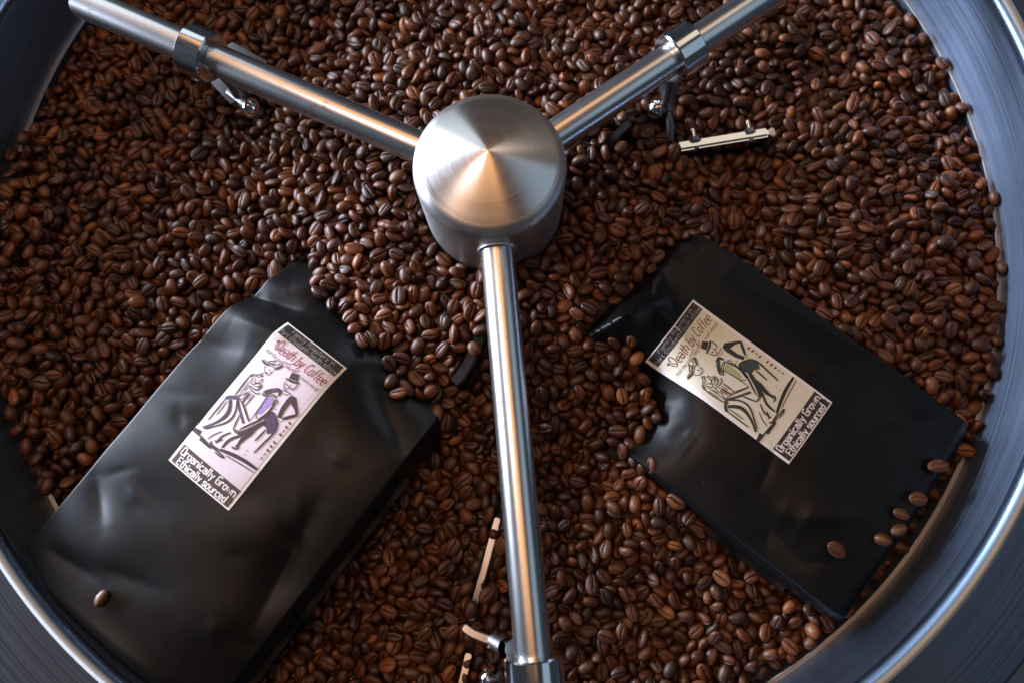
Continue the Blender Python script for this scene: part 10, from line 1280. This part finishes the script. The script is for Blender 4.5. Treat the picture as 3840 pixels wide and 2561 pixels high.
20,94,622,-39,-31,1,-2,23,692,-22,-1,13,6,14,684,-4,30,4,9,7,-697,-5,21,20,-2,1,-10,81,-3,35,-11,22,-127,106,0,7,7,6,638,-5,33,3,-9,25,765,-25,12,5,-34,49,659,-11,17,-3,-17,77,651,19,-33,-4,-11,8,-427,-21,4,-30,1,
16,-649,16,10,-7,0,17,495,27,-8,2,-35,5,-661,32,0,-4,-25,38,608,-9,-4,6,-26,174,93,85,5,4,-32,167,482,-33,-3,-1,26,80,-68,16,-15,1,-7,40,485,-36,-20,31,1,175,364,-14,17,-1,24,23,-180,-1,1,30,17],
(3,126): [-579,307,-14,1,-35,-17,42,9,30,19,5,12,15,83,43,-15,-26,10,92,305,16,-7,35,-10,26,228,-14,2,4,33,15,347,22,30,3,19,6,376,0,35,-1,11,186,708,-9,7,4,-10,21,-712,7,-9,4,34,24,-51,112,7,-6,35,51,201,100,-2,1,
-32,11,146,110,6,-4,-11,23,336,59,-2,-7,-8,2,-642,12,-10,0,-3,74,263,78,-9,29,13,29,140,98,-4,-13,18,4,-521,34,1,0,14,4,-544,36,-25,0,13,0,740,-18,-6,9,26,14,-797,4,7,5,-1,165,641,-4,14,-5,-15,56,420,9,-11,-1,-19,
57,658,-1,-1,1,0,42,-32,-7,35,2,13,1,282,-2,-4,5,-25,114,93,2,0,-3,-11,34,582,-25,30,1,9,14,-179,2,5,3,4,30,29,31,-3,2,-8,38,504,-25,18,-5,-6,11,303,-34,-8,4,-7,51,384,-40,6,-1,-5,40,-298,13,-16,-5,17,13,-73,1,-5,1,
20,18,-312,4,-33,0,8],
(4,126): [-742,264,-25,3,0,12,132,-208,9,9,-1,-9,43,432,-15,2,-10,-2,142,227,5,-1,34,5,118,394,34,3,-2,10,9,53,66,-23,-4,25,20,149,40,3,0,11,58,503,-12,-1,6,17,14,71,65,6,-2,-1,30,171,79,-5,7,14,30,-660,-1,4,4,14,
14,-569,-14,5,-5,11,230,-594,18,14,4,4,1,631,9,-5,9,13,209,151,21,3,1,-8,34,47,7,7,-33,-2,2,202,19,19,-12,-4,29,31,33,-18,-1,14,37,512,-13,-2,31,9,122,487,-9,-22,-1,1,57,98,0,-3,-5,25,50,384,-45,32,1,9,2,-175,1,5,
-35,-5,97,262,-37,-7,4,-13],
(5,126): [-654,-8,8,6,1,-3,59,-132,28,-7,4,7,106,309,-10,7,28,8,118,-117,23,7,-35,7,6,638,-15,18,6,8,1,141,17,-16,-1,-10,33,225,7,5,28,5,81,509,17,35,0,-7,20,77,78,-11,-5,-24,29,-634,-29,4,9,26,73,226,94,-11,4,15,
14,-761,-16,1,4,5,40,-457,-15,6,-3,-22,112,212,68,5,2,-29,19,-701,13,-34,4,9,12,-552,27,-12,6,35,15,415,3,2,2,-10,77,-437,-22,-4,-34,16,14,-492,6,-27,1,-5,18,-718,-22,1,2,-29,37,472,-1,12,-24,-16,37,170,57,-9,-4,26,
207,565,1,-12,30,-10,250,88,-14,2,2,28,2,-186,6,17,14,11,11,196,-35,1,0,28],
}

def bean_material(name, instanced):
    nt = NT(name)
    if instanced:
        oi = nt.n('ShaderNodeObjectInfo'); sp = nt.n('ShaderNodeSeparateColor'); nt.l(oi.outputs['Color'], sp.inputs[0]); rv = sp.outputs[0]
    else:
        at = nt.n('ShaderNodeAttribute', attribute_name='tint'); rv = at.outputs['Fac']
    cr = nt.n('ShaderNodeAttribute', attribute_name='crease').outputs['Fac']
    tc = nt.n('ShaderNodeTexCoord')
    base = ramp(nt, rv, [(0.0, (.028, .0100, .0046)), (.12, (.052, .0170, .0068)), (.5, (.086, .0275, .0098)), (.84, (.122, .0390, .0125)), (.96, (.17, .055, .016)), (1.0, (.27, .090, .024))])
    g = noise(nt, tc.outputs['Object'], 420, 4, .6)
    mm = nt.n('ShaderNodeMix', data_type='RGBA', blend_type='MULTIPLY'); mm.inputs['Factor'].default_value = 1
    nt.l(base, mm.inputs['A']); nt.l(ramp(nt, g, [(.30, (.55, .52, .50)), (.70, (1.25, 1.22, 1.2))]), mm.inputs['B'])
    # silver skin left in the crease of some beans
    fr = nt.n('ShaderNodeMath', operation='FRACT'); m7 = nt.n('ShaderNodeMath', operation='MULTIPLY'); nt.l(rv, m7.inputs[0]); m7.inputs[1].default_value = 37.7; nt.l(m7.outputs[0], fr.inputs[0])
    ch = ramp(nt, fr.outputs[0], [(.0, (.004, .002, .0015)), (.62, (.010, .005, .003)), (.80, (.10, .05, .025)), (1., (.24, .13, .06))])
    m2 = nt.n('ShaderNodeMix', data_type='RGBA'); nt.l(cr, m2.inputs['Factor']); nt.l(mm.outputs['Result'], m2.inputs['A']); nt.l(ch, m2.inputs['B'])
    nt.l(m2.outputs['Result'], nt.b.inputs['Base Color'])
    nt.l(mrange(nt, g, .3, .7, .33, .52), nt.b.inputs['Roughness']); nt.b.inputs['Specular IOR Level'].default_value = .42
    w = noise(nt, tc.outputs['Object'], 700, 5, .65)
    bp = nt.n('ShaderNodeBump'); bp.inputs['Strength'].default_value = .55; bp.inputs['Distance'].default_value = .00035
    nt.l(w, bp.inputs['Height']); nt.l(bp.outputs[0], nt.b.inputs['Normal'])
    return nt.m
M_heap = bean_material('roasted bean heap', False); M_bean = bean_material('roasted bean', True)
NVAR = 12; BV, BC, BME = [], [], []
for k in range(NVAR):
    V, Fc, C = bean_shape(k + 1); BF = Fc
    BV.append(np.array(V) * .01); BC.append(np.array(C))
    me = bpy.data.meshes.new('coffee_bean'); me.from_pydata([tuple(v) for v in BV[k]], [], Fc); me.materials.append(M_bean); me.shade_smooth()
    at = me.attributes.new('crease', 'FLOAT', 'POINT'); at.data.foreach_set('value', BC[k].astype(np.float32)); BME.append(me)

def unpack(tab):
    """rows of x step, y (0.4 mm), z (0.25 mm) and three turns in 5 degree steps, by shape and size"""
    for (k, s), a in tab.items():
        x = 0
        for n in range(0, len(a), 6):
            x += a[n]
            yield k + 6 * (n // 6 % 2), s / 100., x / 2500., a[n + 1] / 2500., a[n + 2] / 4000., tuple(math.radians(5 * t) for t in a[n + 3:n + 6])
def emat(e):
    (ca, cb, cc), (sa, sb, sc) = [math.cos(t) for t in e], [math.sin(t) for t in e]
    return np.array([[cc * cb, cc * sb * sa - sc * ca, cc * sb * ca + sc * sa], [sc * cb, sc * sb * sa + cc * ca, sc * sb * ca - cc * sa], [-sb, cb * sa, cb * ca]])

def put_bean(x, y, z, rot, k, s, label, group, tint):
    o = bpy.data.objects.new('coffee_bean', BME[k]); COL.objects.link(o); o.location = (x, y, z)
    o.rotation_euler = rot; o.scale = (s, s, s); o.color = (tint, tint, tint, 1)
    return tag(o, label, 'coffee bean', group)
def seg_d(x, y, x0, y0, x1, y1):
    dx, dy = x1 - x0, y1 - y0; t = max(0, min(1, ((x - x0) * dx + (y - y0) * dy) / (dx * dx + dy * dy)))
    return math.hypot(x - x0 - t * dx, y - y0 - t * dy)
def bag_d(b, x, y):
    c, n = math.cos(b.a), math.sin(b.a); u = (x - b.cx) * c + (y - b.cy) * n - b.uc; v = -(x - b.cx) * n + (y - b.cy) * c
    du = max(0, abs(u) - b.W); dv = max(0, v - .075, b.v0 - v); return math.hypot(du, dv)
def place(x, y):
    r = math.hypot(x, y)
    L = [(r - .0425, 'the hub'), (seg_d(x, y, 0, 0, *polar(155.1, .275, 0)[:2]) - .0095, 'the left arm'), (seg_d(x, y, 0, 0, *polar(35.1, .275, 0)[:2]) - .0095, 'the right arm'),
         (seg_d(x, y, 0, 0, *polar(275.1, .3, 0)[:2]) - .0095, 'the lower arm'), (bag_d(BAGS[0], x, y), 'the left bag'), (bag_d(BAGS[1], x, y), 'the right bag'), (.329 - r, 'the tray wall'),
         (seg_d(x, y, .118, .041, .181, .052), 'the shiny paddle bar'), (seg_d(x, y, .003, -.189, -.0135, -.253), 'the pale paddle edge')]
    L.sort(); a, b = L[0], L[1]
    side = ''
    if 'lower arm' in a[1] or 'paddle edge' in a[1]: side = ' on its left' if x < -.09 * y else ' on its right'
    elif 'arm' in a[1]: side = ' on its upper side' if y * math.cos(math.radians(155.1 if x < 0 else 35.1)) * (1 if x > 0 else -1) > x * math.sin(math.radians(155.1 if x < 0 else 35.1)) * (1 if x > 0 else -1) else ' on its lower side'
    if a[0] < .012: return 'beside %s%s' % (a[1], side)
    return 'between %s and %s' % (a[1], b[1].replace('the ', '', 1))
rs = np.random.RandomState(4); TOP = []
for k, s, x, y, z, e in unpack(BEANS_TOP):
    R3 = emat(e); t = rs.rand(); az = math.degrees(math.atan2(R3[1, 0], R3[0, 0])) % 180
    pose = 'crease-up' if R3[2, 2] > .45 else ('face-down' if R3[2, 2] < -.45 else 'edgewise')
    if abs(R3[2, 0]) > .6: pose = 'upended'
    tone = 'dark ' if t < .25 else ('light-brown ' if t > .8 else 'brown ')
    size = 'small ' if s < .97 else ('large ' if s > 1.11 else '')
    lie = '' if pose == 'upended' else (' lengthwise' if az < 22 or az > 158 else (' upright' if 68 < az < 112 else (' right-leaning' if az < 90 else ' left-leaning')))
    TOP.append([size + tone + pose + lie + ' bean ' + place(x, y), math.hypot(x, y), (x, y, z, e, k, s), t])
for q in TOP:
    L = sorted(r[1] for r in TOP if r[0] == q[0]); n = len(L); w = ''
    if n > 1:
        j = L.index(q[1]); w = ', nearest the hub' if j == 0 else (', second nearest the hub' if j == 1 else ', far from the hub')
    t = q[0] + w
    if len(t.split()) > 16: t = t.replace('large ', '')
    put_bean(*q[2], t, 'roasted beans on top of the heap', q[3])
VV, VF, VT, VC = [], [], [], []; nv = 0
for k, s, x, y, z, e in unpack(BEANS_HEAP):
    P = (BV[k] * s) @ emat(e).T + np.array((x, y, z))
    VV.append(P); VT.append(np.full(len(P), rs.rand())); VC.append(BC[k]); VF.append((nv, len(P))); nv += len(P)
faces = []
for n0, _ in VF: faces += [tuple(n0 + a for a in f) for f in BF]
# the beans packed below the top layers
def heap_level(x, y):
    r = math.hypot(x, y); az = math.degrees(math.atan2(y, x))
    def bump(c, w): d = (az - c + 180) % 360 - 180; return math.exp(-(d / w) ** 4)
    edge = -.002 + .012 * bump(-10, 19) - .007 * bump(34, 14) - .009 * bump(152, 11) + .013 * bump(192, 24) - .006 * bump(-42, 12) + .006 * bump(-80, 25)
    mid = .006 + .005 * bump(188, 30)
    s = float(smooth01((r - .05) / .13)); m = .030 * (1 - s) + mid * s
    m += .010 * math.exp(-((r - .088) / .030) ** 2) * bump(-100, 75) + .006 * math.exp(-((r - .105) / .022) ** 2) * bump(80, 70)
    s2 = float(smooth01((r - .20) / .12)); t = m * (1 - s2) + edge * s2
    t += .0035 * math.exp(-((r - .215) / .025) ** 2) - .004 * math.exp(-((r - .165) / .018) ** 2)
    return t + .0030 * math.sin(31 * x + 1) * math.sin(27 * y + 2) + .0018 * math.sin(70 * x - 40 * y)

NG = 110; gi = {}; gv, gf = [], []
for j in range(NG + 1):
    for i in range(NG + 1):
        x = -.34 + .68 * i / NG; y = -.34 + .68 * j / NG; r = math.hypot(x, y)
        z = heap_level(x, y) - .0125
        if z > -.0134 and .040 < r < .325: gi[(i, j)] = nv + len(gv); gv.append((x, y, z))
for j in range(NG):
    for i in range(NG):
        q = [(i, j), (i + 1, j), (i + 1, j + 1), (i, j + 1)]
        if all(a in gi for a in q): gf.append(tuple(gi[a] for a in q))
if gv: VV.append(np.array(gv)); VT.append(np.zeros(len(gv))); VC.append(np.zeros(len(gv)))
heap = mesh('coffee_beans', np.vstack(VV), faces + gf, M_heap)
at = heap.data.attributes.new('tint', 'FLOAT', 'POINT'); at.data.foreach_set('value', np.concatenate(VT).astype(np.float32))
at = heap.data.attributes.new('crease', 'FLOAT', 'POINT'); at.data.foreach_set('value', np.concatenate(VC).astype(np.float32))
tag(heap, 'deep heap of dark brown roasted coffee beans filling the tray', 'coffee beans', None, 'stuff')
# single beans lying on the bags
def bean_on(bi, px, py, ang, up, k, s, label):
    b = BAGS[bi]; z = .03
    for _ in range(6):
        X = wpt(px, py, z); dx, dy = X[0] - b.cx, X[1] - b.cy; c, n = math.cos(b.a), math.sin(b.a)
        u, v = dx * c + dy * n, -dx * n + dy * c; z = float(b.z(u, v)) + (.0030 * s)
    e = 1e-3; p0, p1, p2 = b.world(u, v), b.world(u + e, v), b.world(u, v + e)
    nrm = Vector(np.cross(p1 - p0, p2 - p0)).normalized()
    q = Vector((0, 0, 1)).rotation_difference(nrm) @ Quaternion((0, 0, 1), math.radians(ang)) @ (Quaternion() if up else Quaternion((1, 0, 0), PI))
    base = p0 + np.array(nrm) * ((.0033 if up else .0013) * s)
    put_bean(base[0], base[1], base[2], q.to_euler(), k, s, label, 'loose beans lying on the bags', .45)
bean_on(1, 3521, 1751, 8, True, 0, 1.18, 'single crease-up bean on the right bag, nearest the pale ledge strip')
bean_on(1, 3445, 1871, 0, True, 1, 1.02, 'crease-up bean on the right bag, second from its upper end corner')
bean_on(1, 3382, 1928, -22, True, 2, .92, 'small crease-up bean on the right bag touching the smooth pair')
bean_on(1, 3376, 1986, 22, False, 3, 1.02, 'smooth round bean on the right bag, right one of the touching pair')
bean_on(1, 3316, 2023, -14, False, 4, 1.02, 'smooth round bean on the right bag, left one of the touching pair')
bean_on(1, 3137, 2056, -40, True, 5, 1.14, 'lone dark crease-up bean lying apart on the right bag')
bean_on(0, 376, 2244, 60, False, 3, .98, 'single smooth bean lying alone on the left bag')
